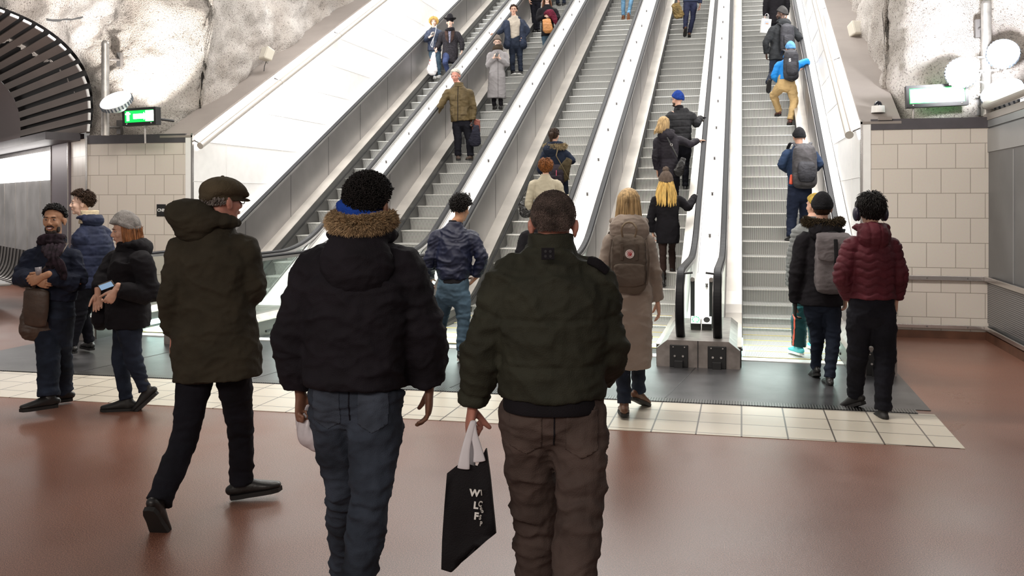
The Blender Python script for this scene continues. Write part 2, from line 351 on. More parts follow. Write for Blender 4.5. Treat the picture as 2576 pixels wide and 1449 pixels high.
# panel joints of the white walls
bm = bmesh.new()
for x, s in ((XR-0.002, 1), (XL+0.002, -1)):
    for k in range(10):
        y = WY+0.9+k*1.8; box(bm, x-0.002, x+0.002, y, y+0.006, max(0, nose(y)+0.9), coping_z(y)-0.05)
    for k in range(16):
        z = 1.35+k*0.6; ya = max(WY, (z-NOSE0-2.8)/TANI); yb = (z-NOSE0-1.0)/TANI
        if yb > ya: box(bm, x-0.002, x+0.002, ya, yb, z, z+0.006)
struct('trim_8', bm, mat('panel_joint', (0.74, 0.72, 0.71), 0.6))
# luminaire tubes along both shaft walls
for x, side, lab in ((XR-0.13, 1, 'long pale tube luminaire rising along the top of the right shaft wall'), (XL+0.13, -1, 'long pale tube luminaire rising along the top of the left white shaft wall')):
    y0, y1 = WY-0.02, 33.0; h = 2.68
    r = empty('tube_luminaire', (x, y0, nose(y0)+h), lab, 'luminaire')
    L = 2.4; n = int((y1-y0)/L)
    for k in range(n):
        a, b_ = y0+k*L, y0+(k+1)*L-0.012
        bm = bmesh.new(); rod(bm, (x, a, nose(a)+h), (x, b_, nose(b_)+h), 0.052, 18); obj('tube_section', bm, tube_m, r, smooth=False)
        ym = y0+k*L+0.05
        bm = bmesh.new(); rod(bm, (x, ym, nose(ym)+h), (x+side*0.13, ym, nose(ym)+h+0.06), 0.012, 8); obj('bracket', bm, steel_dark, r)
        xa, xb = (XR-0.012, XR-0.002) if side > 0 else (XL+0.002, XL+0.012)
        bm = prism(bmesh.new(), [(a+0.1, nose(a+0.1)+h-0.10), (b_, nose(b_)+h-0.10), (b_, nose(b_)+h+0.06), (a+0.1, nose(a+0.1)+h+0.06)], xa, xb)
        obj('light_strip', bm, glow, r)
    ms = light('tube_luminaire_glow', 'AREA', (x+side*0.0, 19, nose(19)+h-0.1), (x+side*0.13-side*0.1, 19, nose(19)), 1, shape='RECTANGLE'); bpy.data.objects.remove(ms)
for side, x in ((1, XR-0.10), (-1, XL+0.10)):
    for k in range(4):
        y = 14.0+k*4.6
        o = light('tube_luminaire_light', 'AREA', (x, y, nose(y)+2.55), (x+side*0.08, y, nose(y)+1.0), 75 if side < 0 else 60, (1, 0.98, 0.96), shape='RECTANGLE', size=0.12, size_y=4.4)
        o.rotation_euler = (math.radians(27.3), side*-0.18, 0)
# ------------------------------------------------------------ setting: rock
def rock_sheet(name, path, z0f, z1f, nu, nv, amp, seed, inward):
    """rough rock wall standing on a plan polyline"""
    K = catmull([list(p) for p in path], 8); L = [0.0]
    for a, b in zip(K, K[1:]): L.append(L[-1]+math.hypot(b[0]-a[0], b[1]-a[1]))
    def at(s):
        s *= L[-1]
        for i in range(len(K)-1):
            if s <= L[i+1] or i == len(K)-2:
                t = (s-L[i])/max(1e-6, L[i+1]-L[i]); return [K[i][j]+(K[i+1][j]-K[i][j])*t for j in range(2)], (K[i+1][0]-K[i][0], K[i+1][1]-K[i][1])
    def P(u, v):
        (x, y), (dx, dy) = at(u); l = math.hypot(dx, dy) or 1; nx, ny = inward*dy/l, -inward*dx/l
        z = z0f(x, y)+(z1f(x, y)-z0f(x, y))*v
        q = Vector((x, y, z))*0.9+Vector((seed, 0, 0))
        d = amp*(noise.fractal(q, 0.9, 2.0, 3)+0.25*noise.fractal(q*4.2, 0.8, 2.1, 3)+0.09*noise.noise(q*16)+0.05*noise.noise(q*34))
        return (x+nx*d, y+ny*d, z+0.2*d)
    bm = grid_surface(P, nu, nv)
    if name == 'wall_rock_left':
        kill = []
        for f in bm.faces:
            c = f.calc_center_median()
            if c.y > 13.4 or c.z > 4.62: continue
            q = 0.0
            for (qa, za), (qb, zb) in zip(PROF, PROF[1:]):
                if za <= c.z <= zb: q = qa+(qb-qa)*(c.z-za)/(zb-za)
            p = C0+V*q; xc = p.x+U.x*((c.y-p.y)/U.y)
            if c.x < xc+0.22: kill.append(f)
        bmesh.ops.delete(bm, geom=kill, context='FACES')
    struct(name, bm, rock, smooth=True)
PROF = [(0.02, 2.72), (0.0, 3.0), (0.02, 3.3), (0.10, 3.58), (0.26, 3.84), (0.50, 4.07), (0.80, 4.25), (1.15, 4.38), (1.6, 4.50), (2.2, 4.6)]
C0 = Vector((-9.73, WY, 0)); U = Vector((-0.81, 0.586, 0)).normalized(); V = Vector((-U.y, U.x, 0)).normalized()
if V.dot(-C0) < 0: V = -V
rock_sheet('wall_rock_left', [(-17, 12.9), (-13, 12.6), (-9.6, 12.4), (-8.75, 12.45), (-8.42, 13.0), (-8.40, 15), (-8.35, 34)],
           lambda x, y: 2.55 if y < 12.9 else coping_z(y)-0.1, lambda x, y: 7.5 if y < 12.9 else coping_z(y)+6, 420, 130, 0.22, 3.1, 1)
rock_sheet('wall_rock_right', [(1.83, 34), (1.84, 15), (1.9, 13.0), (2.12, 12.35), (2.6, 12.2), (3.3, 12.2), (4.0, 11.2), (4.2, 3)],
           lambda x, y: 2.6 if (y < 12.9) else coping_z(y)-0.1, lambda x, y: 7.5 if y < 12.9 else coping_z(y)+6, 420, 130, 0.16, 9.4, 1)
# ------------------------------------------------------------ hall's right wall
panel_m = mat('grey_metal_panel', (0.17, 0.172, 0.18), 0.42, 0.6, var=0.12, vscale=2)
panel_w = mat('pale_metal_panel', (0.34, 0.34, 0.345), 0.38, 0.5, var=0.06, vscale=2)
louver_m = ribbed('louvred_metal_panel', (0.27, 0.27, 0.28), (0.05, 0.05, 0.055), 1/0.022, axis='Z', duty=0.6)
struct('wall_right', mbox(XW, XW+0.2, -6, WY+0.25, 0, 2.62), panel_m)
struct('trim_9', mbox(XW-0.012, XW+0.0, -6, WY, 2.24, 2.515), panel_w)
struct('trim_10', mbox(XW-0.012, XW+0.0, -6, WY, 2.535, 2.66), panel_w)
struct('trim_11', mbox(XW-0.012, XW, -6, WY, 0.20, 0.69), louver_m)
struct('trim_12', mbox(XW-0.02, XW+0.2, -6, WY+0.2, 2.62, 2.70), coping_m)
bm = bmesh.new()
for k in range(9): box(bm, XW-0.008, XW+0.001, WY-1.05-k*1.25, WY-1.03-k*1.25, 0.76, 2.22)
struct('trim_13', bm, panel_w)
struct('baseboard_right', mbox(XW-0.04, XW, -6, WY-0.03, 0, 0.10), wood_m)
for z0, z1, nm, lab in ((0.12, 0.17, 'low_wall_rail', 'low metal rail above the skirting of the louvred right wall'), (0.70, 0.76, 'waist_wall_rail', 'metal handrail at waist height along the grey panelled right wall')):
    r = empty(nm, (XW-0.05, 6, z0), lab, 'wall rail')
    obj('rail', mbox(XW-0.06, XW-0.035, -6, WY-0.06, z0, z1), chrome, r, bevel=0.005)
    bm = bmesh.new(); obj('fixing_strip', mbox(XW-0.035, XW-0.001, -6, WY-0.06, z0+0.012, z1-0.012), blackm, r)
r = empty('tube_luminaire', (XW-0.02, WY-0.2, 2.79), 'horizontal pale tube luminaire on top of the grey panelled right wall', 'luminaire')
bm = bmesh.new(); rod(bm, (XW-0.05, WY-0.18, 2.79), (XW-0.05, 4, 2.79), 0.062, 20); obj('tube_section', bm, tube_m, r)
bm = bmesh.new(); rod(bm, (XW-0.05, WY-0.05, 2.79), (XW-0.05, WY-0.18, 2.79), 0.04, 16); obj('end_cap', bm, galv, r)
obj('light_strip', mbox(XW+0.02, XW+0.05, 4, WY-1.2, 2.71, 2.74), glow, r)
light('right_tube_light', 'AREA', (XW-0.16, 9.2, 2.72), (XW-0.05, 9.2, 0), 14, shape='RECTANGLE', size=0.1, size_y=3.0)
# ------------------------------------------------------------ passage on the left
C0 = Vector((-9.73, WY, 0)); U = Vector((-0.81, 0.586, 0)).normalized(); V = Vector((-U.y, U.x, 0)).normalized()*1.0
if V.dot(-C0) < 0: V = -V
def along(s, q, z): return C0+U*s+V*q+UP*z
MU = Matrix(((U.x, V.x, 0, C0.x), (U.y, V.y, 0, C0.y), (0, 0, 1, 0), (0, 0, 0, 1)))
pass_tile = tile_mat('passage_wall_tile', (0.66, 0.59, 0.52), (0.68, 0.61, 0.54), (0.4, 0.35, 0.3), 0.22, 0.30, 0.004, rough=0.3, off=(0.05, 0.05))
satin = mat('satin_passage_panel', (0.40, 0.39, 0.39), 0.30, 0.65, var=0.25, vscale=2, bstretch=(8, 8, 1))
bm = mbox(0.0, 0.95, -0.2, 0.0, 0, 2.62, M=MU); struct('wall_passage_tiled', bm, pass_tile)
bm = mbox(0.95, 2.05, -0.2, 0.03, 0, 2.75, M=MU); struct('wall_passage_column', bm, mat('plum_grey_column', (0.15, 0.125, 0.145), 0.4, 0.3))
bm = mbox(2.05, 16, -0.2, 0.0, 0, 2.75, M=MU); struct('wall_passage_panelled', bm, satin)
bm = bmesh.new()
for s in (2.07, 0.98): box(bm, s, s+0.02, 0.0, 0.045, 0, 2.6, M=MU)
for k in range(8): box(bm, 3.0+k*1.0, 3.015+k*1.0, 0, 0.006, 0.1, 2.2, M=MU)
struct('trim_14', bm, chrome)
struct('baseboard_passage', mbox(0, 16, 0.0, 0.03, 0, 0.28, M=MU), wood_m)
# backlit panel at the top of the passage wall
lp = empty('lit_wall_panel', along(4, 0.02, 2.3), 'glowing white light panel above the satin wall of the left passage', 'light panel')
obj('diffuser', mbox(2.15, 9.5, 0.0, 0.02, 2.02, 2.52, M=MU), mat('lit_diffuser', (1, 1, 1), 0.5, emit=(1, 0.97, 0.94), estr=2.6), lp)
obj('frame', mbox(2.12, 9.6, 0.0, 0.035, 2.52, 2.56, M=MU), steel_dark, lp)
light('passage_light', 'AREA', along(5, 1.2, 2.6), along(5, 0.4, 0), 60, (1, 0.95, 0.9), shape='RECTANGLE', size=5, size_y=0.5)
struct('ceiling_passage_beam', mbox(0.4, 16, 0.0, 0.5, 2.60, 2.72, M=MU), fascia_m)
# slatted vault over the passage mouth
prof = [(0.02, 2.72), (0.0, 3.0), (0.02, 3.3), (0.10, 3.58), (0.26, 3.84), (0.50, 4.07), (0.80, 4.25), (1.15, 4.38), (1.6, 4.50), (2.2, 4.6)]
P2 = catmull([list(p) for p in prof], 12)
slat_m = mat('bronze_grey_slat', (0.23, 0.185, 0.165), 0.38, 0.55, var=0.1, vscale=1)
slat_tip = mat('lit_slat_end', (0.9, 0.9, 0.9), 0.5)  # light falling on the slat ends put into a white colour
sv = empty('slatted_ceiling', along(0, 0, 2.72), 'curved bronze slatted ceiling with bright slat ends over the left passage', 'ceiling slats')
acc = 0.0; segs = []; last = P2[0]; cur = [P2[0]]
for p in P2[1:]:
    acc += math.hypot(p[0]-last[0], p[1]-last[1]); last = p; cur.append(p)
    if acc >= 0.175: segs.append((cur[0], cur[-1])); acc = 0; cur = [p]
for (q0, z0), (q1, z1) in segs:
    t = Vector((q1-q0, z1-z0)); l = t.length; t /= l; n = Vector((t.y, -t.x)); a = Vector((q0, z0)); w = 0.115
    def sl(s0, s1, m, nm, par, ex=0.0):
        bm = bmesh.new(); pts = [a, a+t*w, a+t*w-n*0.03, a-n*0.03]
        A = [bm.verts.new(along(s0, p.x, p.y)) for p in pts]; B = [bm.verts.new(along(s1, p.x, p.y)) for p in pts]
        bm.faces.new(A); bm.faces.new(B[::-1])
        for i in range(4): bm.faces.new((A[i], B[i], B[(i+1) % 4], A[(i+1) % 4]))
        bmesh.ops.recalc_face_normals(bm, faces=bm.faces); return obj(nm, bm, m, par)
    s_ = sl(-0.02, 4.6, slat_m, 'slat', sv); e_ = sl(-0.07, -0.02, slat_tip, 'end_cap', s_)
bm = grid_surface(lambda u, v: along(0.05+u*5, P2[int(v*(len(P2)-1))][0]-0.09, P2[int(v*(len(P2)-1))][1]+0.07), 1, len(P2)-1); o = obj('backing', bm, blackm, sv)
bm = grid_surface(lambda u, v: along(4.6+u*12, P2[int(v*(len(P2)-1))][0]-0.01, P2[int(v*(len(P2)-1))][1]), 1, len(P2)-1); struct('ceiling_passage_vault', bm, mat('mauve_vault', (0.26, 0.21, 0.21), 0.5, 0.2))
light('vault_light', 'AREA', along(1.6, 2.6, 2.4), along(1.6, 0.2, 3.9), 22, (1, 0.93, 0.88), shape='RECTANGLE', size=2.5, size_y=0.6)
# bench by the passage wall
be = floor_pt(34, 782); bn = empty('metal_bench', be, 'curved metal bench with ribbed back by the satin wall at the far left', 'bench')
MB = Matrix.Translation(be) @ Matrix(((U.x, V.x, 0, 0), (U.y, V.y, 0, 0), (0, 0, 1, 0), (0, 0, 0, 1)))
bk = catmull([[0.10, 0.42], [-0.05, 0.45], [-0.16, 0.62], [-0.20, 0.90]], 6)
bm = bmesh.new(); A = []
for s in (-0.25, 2.2):
    A.append([bm.verts.new(MB @ Vector((s, y, z))) for y, z in bk]+[bm.verts.new(MB @ Vector((s, y-0.015, z-0.005))) for y, z in reversed(bk)])
bm.faces.new(A[0]); bm.faces.new(A[1][::-1])
for i in range(len(A[0])): bm.faces.new((A[0][i], A[1][i], A[1][(i+1) % len(A[0])], A[0][(i+1) % len(A[0])]))
bmesh.ops.recalc_face_normals(bm, faces=bm.faces); obj('backrest', bm, mat('bench_mesh_metal', (0.24, 0.22, 0.21), 0.4, 0.5, var=0.1), bn)
obj('seat', mbox(-0.25, 2.2, 0.08, 0.50, 0.40, 0.44, M=MB), steel, bn, bevel=0.01)
for k in range(11):
    bm = bmesh.new(); path_rod(bm, [MB @ Vector((-0.2+k*0.24, y+0.01, z)) for y, z in bk], 0.009, 6); obj('rib', bm, blackm, bn)
for s in (-0.12, 1.9):
    bm = bmesh.new(); rod(bm, MB @ Vector((s, 0.3, 0)), MB @ Vector((s, 0.3, 0.44)), 0.045, 14); obj('leg', bm, chrome, bn)
bm = bmesh.new(); rod(bm, MB @ Vector((-0.3, 0.5, 0.41)), MB @ Vector((2.2, 0.5, 0.41)), 0.022, 10); obj('front_rail', bm, chrome, bn)
# ------------------------------------------------------------ escalators
ESC = [-7.48, -5.62, -3.75, -1.84, 0.0]                 # x of the left edge of each 1 m step band
RAD = 4.0; Y0 = -NOSE0/TANI
def arc_profile(y, off, R):
    """flat at z=off-ish, circular transition, then parallel to the nosing line"""
    zf, up = off
    yk = (zf-up-NOSE0)/TANI; tl = R*math.tan(math.radians(13.65)); a = yk-tl
    if y <= a: return zf
    if y < a+R*math.sin(math.radians(27.3)): return zf+R-math.sqrt(R*R-(y-a)**2)
    return nose(y)+up
def znose(y): return arc_profile(y, (0.0, 0.0), RAD)
def zrail(y): return arc_profile(y, (0.95, 1.03), 3.0)
def zskirt(y): return arc_profile(y, (0.20, 0.22), 2.0)
skirt_shaded = mat('shaded_skirt_steel', (0.10, 0.098, 0.095), 0.35, 0.6)  # shadow between steps and skirt put into a darker steel colour
YE = 33.0; COMB = 9.80
PH = [0.12, 0.30, 0.21, 0.05, 0.09]
step_glow = mat('comb_light', (1, 1, 1), 0.5, emit=(0.55, 1.0, 0.9), estr=9.0)
LAB = ['leftmost escalator, beside the white shaft wall, carrying the couple with the black hat',
       'second escalator from the left, carrying people down towards the hall',
       'third escalator from the left, in the middle, carrying the cream coat upward',
       'fourth escalator from the left, carrying the pompom hat and the blue beanie',
       'rightmost escalator, beside the right shaft wall, with the backpack wearers']
def step_mesh(dz_next, back_y=0.5):
    """one step: curved ribbed riser below the nosing and tread behind it; origin at nosing left edge"""
    bm = bmesh.new(); h = max(0.003, dz_next); n = 7
    prof = [(min(0.02, h*0.2)+0.055*math.sin(math.pi*0.5*(k/n))**1.2*(h/0.2), -h*k/n) for k in range(n+1)]
    front = [[bm.verts.new((x, y, z)) for (y, z) in prof] for x in (0.004, 0.996)]
    for k in range(n): f = bm.faces.new((front[0][k+1], front[1][k+1], front[1][k], front[0][k])); f.material_index = 0
    lip = [bm.verts.new((x, 0.0, -min(0.014, h*0.5))) for x in (0.004, 0.996)]; top = [bm.verts.new((x, 0.003, 0.0)) for x in (0.004, 0.996)]; back = [bm.verts.new((x, back_y, 0.0)) for x in (0.004, 0.996)]
    bm.faces.new((front[0][0], front[1][0], lip[1], lip[0])).material_index = 1
    bm.faces.new((lip[0], lip[1], top[1], top[0])).material_index = 1
    bm.faces.new((top[0], top[1], back[1], back[0])).material_index = 1
    me = bpy.data.meshes.new('step'); bm.to_mesh(me); bm.free(); me.materials.append(riser_m); me.materials.append(tread_m); return me
step_full = step_mesh(TANI*0.4)
STEPS = {}
def fillet_path(f, y0, y1, n): return [(y0+(y1-y0)*k/n, f(y0+(y1-y0)*k/n)) for k in range(n+1)]
for i, x0 in enumerate(ESC):
    E = empty('escalator', (x0+0.5, COMB, 0), LAB[i], 'escalator')
    ylist = []; y = 15.49+PH[i]-0.09
    while y > COMB+0.05: y -= 0.4
    y += 0.4; lim = 28.5 if i > 1 else 30
    while y < lim: ylist.append(y); y += 0.4
    STEPS[i] = [(y, znose(y)) for y in ylist]
    for k, y in enumerate(ylist):
        z = znose(y); dz = z-(znose(y-0.4) if k else 0.0)
        me = step_full if abs(dz-TANI*0.4) < 1e-3 else step_mesh(dz, 0.40 if znose(y+0.4)-z < 0.03 else 0.5)
        o = bpy.data.objects.new('step', me); COL.objects.link(o); o.parent = E; o.location = (-0.5, y-COMB, z+0.012)
        if z < 0.12:
            bm = mbox(x0+0.01, x0+0.99, y-0.0015, y+0.010, z+0.012, z+0.0145)
            obj('edge_line', bm, yellow_l, o)
    # comb plate
    obj('comb_plate', mbox(x0, x0+1.0, COMB-0.12, COMB+0.06, 0.0055, 0.013), deck_white, E)
    for s in (-1, 1):
        xs = x0 if s < 0 else x0+1.0                     # step edge; the balustrade grows outwards by s
        sk = fillet_path(zskirt, COMB-0.5, YE, 70); lo = [(y, -0.06 if z < 0.3 else z-0.5) for y, z in sk]
        bm = bmesh.new(); prism(bm, sk+[(YE, nose(YE)-0.4), (12.6, -0.02), (COMB-0.5, -0.02)], xs, xs+s*0.012); obj('skirt', bm, skirt_shaded, E)
        # brush strip
        bm = bmesh.new(); sweep_yz(bm, [(y, znose(y)+0.07) for y, z in sk[2:]], [(xs-s*0.012, -0.012), (xs, -0.012), (xs, 0.012), (xs-s*0.012, 0.012)]); obj('brush_guard', bm, blackm, E)
        bm = bmesh.new(); sweep_yz(bm, sk, [(xs-s*0.004, 0), (xs+s*0.20, -0.006), (xs+s*0.20, 0.004), (xs-s*0.004, 0.008)]); obj('inner_deck', bm, skirt_m, E)
        # metal balustrade panel between the skirt and the deck line
        xp = xs+s*0.20; ys = 11.05
        top = [(y, min(nose(y)+0.985, zrail(y)-0.03)) for y in [ys+(YE-ys)*k/60 for k in range(61)]]
        bot = [(y, zskirt(y)-0.01) for y in [ys+(YE-ys)*k/60 for k in range(61)]]
        k0 = next(k for k in range(61) if top[k][1] > bot[k][1]+0.02)
        bm = bmesh.new(); prism(bm, top[k0:]+bot[k0:][::-1], xp, xp+s*0.01); obj('balustrade_panel', bm, steel_dark, E)
        bm = bmesh.new()
        for k in range(14):
            y = 13.0+k*1.5
            if y < YE: box(bm, xp-s*0.001-0.0015, xp-s*0.001+0.0015, y, y+0.008, zskirt(y)+0.01, nose(y)+0.97)
        obj('panel_joint', bm, blackm, E)
        # glass newel and flat part
        cy, cz, r = 9.62, 0.58, 0.34
        arc = [(cy-r*math.sin(a), cz-r*math.cos(a)) for a in [math.pi*k/16 for k in range(17)]]
        gl = arc+[(y, zrail(y)-0.03) for y in [9.7+k*0.15 for k in range(24)]]
        yl = gl[-1][0]; gl += [(y, max(0.20, zskirt(y), nose(y)+0.98)) for y in [yl-k*0.15 for k in range(24)]]
        g2 = []
        for p in gl:
            if not g2 or math.hypot(p[0]-g2[-1][0], p[1]-g2[-1][1]) > 0.01: g2.append(p)
        bm = bmesh.new(); prism(bm, g2, xp+s*0.0, xp+s*0.012); bmesh.ops.triangulate(bm, faces=bm.faces); obj('glass_panel', bm, glass_m, E)
        # handrail
        xr = xs+s*0.235; R2 = 0.37
        hp = [(9.62, cz-R2+0.0)]+[(cy-R2*math.sin(a), cz-R2*math.cos(a)) for a in [math.pi*k/36 for k in range(1, 37)]]+[(9.7+k*0.125, zrail(9.7+k*0.125)) for k in range(1, 30)]+[(13.4+k*0.5, zrail(13.4+k*0.5)) for k in range(0, 40)]
        bm = bmesh.new(); sweep_yz(bm, hp, [(xr+dx, dn) for dx, dn in ((-0.040, -0.008), (-0.040, 0.010), (-0.028, 0.022), (0.028, 0.022), (0.040, 0.010), (0.040, -0.008))]); obj('handrail', bm, rubber, E)
        bm = bmesh.new(); sweep_yz(bm, hp[1:], [(xr+dx, dn) for dx, dn in ((-0.045, -0.045), (-0.045, -0.010), (0.045, -0.010), (0.045, -0.045))]); obj('handrail_guide', bm, steel, E)
        # comb light let into the skirt
        obj('comb_lamp', mbox(min(xs, xs-s*0.014), max(xs, xs-s*0.014), 10.25, 10.62, 0.045, 0.105), step_glow, E)
for i, x0 in enumerate(ESC):
    light('comb_lamp_light', 'AREA', (x0+0.5, 10.45, 0.55), (x0+0.5, 10.45, 0), 15.0, (0.80, 1.0, 0.93), shape='RECTANGLE', size=0.95, size_y=1.0)
# decks between and beside the escalators
DK = [(XL, ESC[0], 'wall')]+[(ESC[i]+1, ESC[i+1], 'mid') for i in range(4)]+[(ESC[4]+1, XR, 'wall')]
DLAB = ['sloping white balustrade deck between the white shaft wall and the leftmost escalator', 'sloping white deck between the leftmost and the second escalator',
        'sloping white deck between the second and the middle escalator', 'sloping white deck between the middle and the fourth escalator',
        'sloping white deck between the fourth and rightmost escalators, its green signal in full view', 'narrow sloping deck between the rightmost escalator and the right shaft wall']
green_m = mat('green_signal', (0.1, 0.8, 0.3), 0.4, emit=(0.02, 0.8, 0.15), estr=0.8)
white_face = mat('signal_face', (0.9, 0.9, 0.88), 0.4, emit=(1, 1, 1), estr=0.5)
base_m = mat('worn_newel_steel', (0.27, 0.24, 0.225), 0.42, 0.6, var=0.3, vscale=7)
for j, (xa, xb, kind) in enumerate(DK):
    r = empty('balustrade_deck', ((xa+xb)/2, 9.2, 0), DLAB[j], 'balustrade deck')
    la = xa+(0.20 if j > 0 else 0.0); lb = xb-(0.20 if j < 5 else 0.0)
    # sloping deck
    yb = (0.27-0.97-NOSE0)/TANI
    bm = bmesh.new(); prism(bm, [(yb, 0.27), (YE, nose(YE)+0.97), (YE, nose(YE)+0.90), (yb+0.12, 0.27)], la+0.012, lb-0.012); obj('deck_plate', bm, deck_white, r)
    bm = bmesh.new()
    for e in (la+0.10, lb-0.10):
        if (j == 0 and e < la+0.11) or (j == 5 and e > lb-0.11): continue
        y_ = yb+0.9; prism(bm, [(y_, nose(y_)+0.972), (YE, nose(YE)+0.972), (YE, nose(YE)+0.976), (y_, nose(y_)+0.976)], e-0.0025, e+0.0025)
    obj('deck_seam', bm, steel_dark, r)
    # newel box with chamfered top corners
    zt = 0.27; bw = 0.0 if kind == 'wall' else 0.0
    pl = [(xa+0.0+(0.014 if j > 0 else 0), -0.0), (xa+(0.014 if j > 0 else 0), zt-0.085), (xa+0.12 if j > 0 else xa, zt), (xb-0.12 if j < 5 else xb, zt), (xb-(0.014 if j < 5 else 0), zt-0.085), (xb-(0.014 if j < 5 else 0), 0.0)]
    bm = bmesh.new(); prism(bm, pl, 9.17, yb+0.2, 'y'); obj('newel_box', bm, base_m, r)
    if j in (1, 2, 3, 4):
        obj('box_joint', mbox((xa+xb)/2-0.004, (xa+xb)/2+0.004, 9.165, 9.17, 0.0, zt), blackm, r)
    hs = ([xa+0.235] if j > 0 else [])+([xb-0.235] if j < 5 else [])
    for hx in hs:
        il = obj('handrail_inlet', mbox(hx-0.09, hx+0.09, 9.155, 9.172, 0.004, 0.225), blackm, r, bevel=0.006)
        obj('switch_box', mbox(hx-0.042, hx+0.042, 9.10, 9.156, 0.0, 0.075), blackm, il, bevel=0.004)
        for dx in (-0.04, 0.04):
            bm = bmesh.new(); rod(bm, (hx+dx, 9.149, 0.115), (hx+dx, 9.156, 0.115), 0.011, 10); obj('screw', bm, chrome, il)
            bm = bmesh.new(); rod(bm, (hx+dx*1.4, 9.149, 0.205), (hx+dx*1.4, 9.156, 0.205), 0.007, 8); obj('screw', bm, chrome, il)
    # studs on the deck
    mid = (la+lb)/2 if 0 < j < 5 else ((XL+0.06) if j == 0 else XR-0.05)
    if 0 < j < 5:
        for k in range(15):
            y = 11.55+k*1.12; z = nose(y)+0.97
            bm = bmesh.new(); rod(bm, (mid, y, z-0.005), (mid, y-0.012, z+0.03), 0.018, 10, 0.012); ellipsoid(bm, (mid, y-0.013, z+0.032), (0.020, 0.020, 0.012), seg=10, rings=6); obj('stop_stud', bm, steel_dark, r)
            if k % 2: obj('plate_seam', mbox(la+0.1, lb-0.1, y+0.03, y+0.036, z+0.014, z+0.0185), steel_dark, r)
        # two signal cubes on the newel box
        for q, (dx, m) in enumerate(((-0.058, green_m), (0.058, blackm))):
            cx = mid+dx; cb = obj('signal_box', mbox(cx-0.052, cx+0.052, 9.95, 10.05, 0.27, 0.375), blackm, r, bevel=0.004)
            MF = Matrix.Translation((cx, 9.975, 0.385)) @ Matrix.Rotation(math.radians(-38), 4, 'X')
            obj('signal_face', mbox(-0.05, 0.05, -0.045, 0.045, -0.006, 0.006, M=Matrix.Translation((cx, 9.955, 0.378)) @ Matrix.Rotation(math.radians(48), 4, 'X')), white_face, cb)
            bm = bmesh.new(); Mt = Matrix.Translation((cx, 9.955, 0.378)) @ Matrix.Rotation(math.radians(48), 4, 'X')
            if q == 1:
                rod(bm, Mt @ Vector((0, 0, 0.005)), Mt @ Vector((0, 0, 0.009)), 0.034, 20)
            else:
                for t in range(10):
                    if t == 7: continue
                    a = math.radians(36*t+9); c = Vector((math.cos(a)*0.036, math.sin(a)*0.036, 0.007)); 
                    box(bm, c.x-0.008, c.x+0.008, c.y-0.006, c.y+0.006, 0.005, 0.009, M=Mt)
            obj('signal_ring', bm, m, cb)
        # guide bars standing behind the cubes
        for dx in (-0.10, 0.10):
            g = obj('guide_bar', mbox(mid+dx-0.022, mid+dx+0.022, 10.10, 10.14, 0.27, 0.80), mat('dark_guide_bar', (0.03, 0.035, 0.035), 0.35), r, bevel=0.01)
            bm = bmesh.new(); rod(bm, (mid+dx, 10.085, 0.80), (mid+dx, 10.15, 0.80), 0.024, 16); obj('cap', bm, chrome, g)
        for s, hx in ((1, hs[0]), (-1, hs[-1])):
            bm = bmesh.new(); rod(bm, (hx+s*0.03, 9.45, 0.915), (hx+s*0.12, 9.45, 0.925), 0.011, 8); obj('rail_stop', bm, blackm, r)
# ------------------------------------------------------------ lamps, signs, cameras
def flood(parent_label, c, nv, r, group, spot=0, name='floodlight'):
    """round floodlight head: finned housing, lit glass, yoke; c = centre of the glass"""
    c = Vector(c); n = (RGT*nv[0]-FWD*nv[1]+UP*nv[2]).normalized(); E = empty(name, c, parent_label, 'floodlight', group)
    bm = bmesh.new(); rod(bm, c-n*0.004, c-n*0.07, r, 36); rod(bm, c-n*0.07, c-n*0.15, r*0.93, 36, r*0.55); obj('housing', bm, mat('white_lamp_housing', (0.7, 0.72, 0.74), 0.4, 0.2), E)
    bm = bmesh.new(); rod(bm, c-n*0.004, c+n*0.004, r*0.94, 36); obj('lit_glass', bm, lamp_glow, E)
    u = n.orthogonal().normalized(); v = n.cross(u); bm = bmesh.new()
    for k in range(28):
        a = 2*math.pi*k/28; d = u*math.cos(a)+v*math.sin(a); p = c+d*r*0.99-n*0.04
        Mx = Matrix((list(d)+[0], list(n)+[0], list(d.cross(n))+[0], [0, 0, 0, 1])).transposed(); Mx.translation = p
        box(bm, -0.006, 0.012, -0.03, 0.025, -0.010, 0.010, M=Mx)
    obj('cooling_fins', bm, mat('lamp_fin_dark', (0.10, 0.12, 0.15), 0.5), E)
    if spot: light('floodlight_beam', 'SPOT', c+n*0.03, c+n, spot, (0.95, 0.97, 1.0), spot_size=2.6, spot_blend=0.6, shadow_soft_size=r)
    return E, c, n
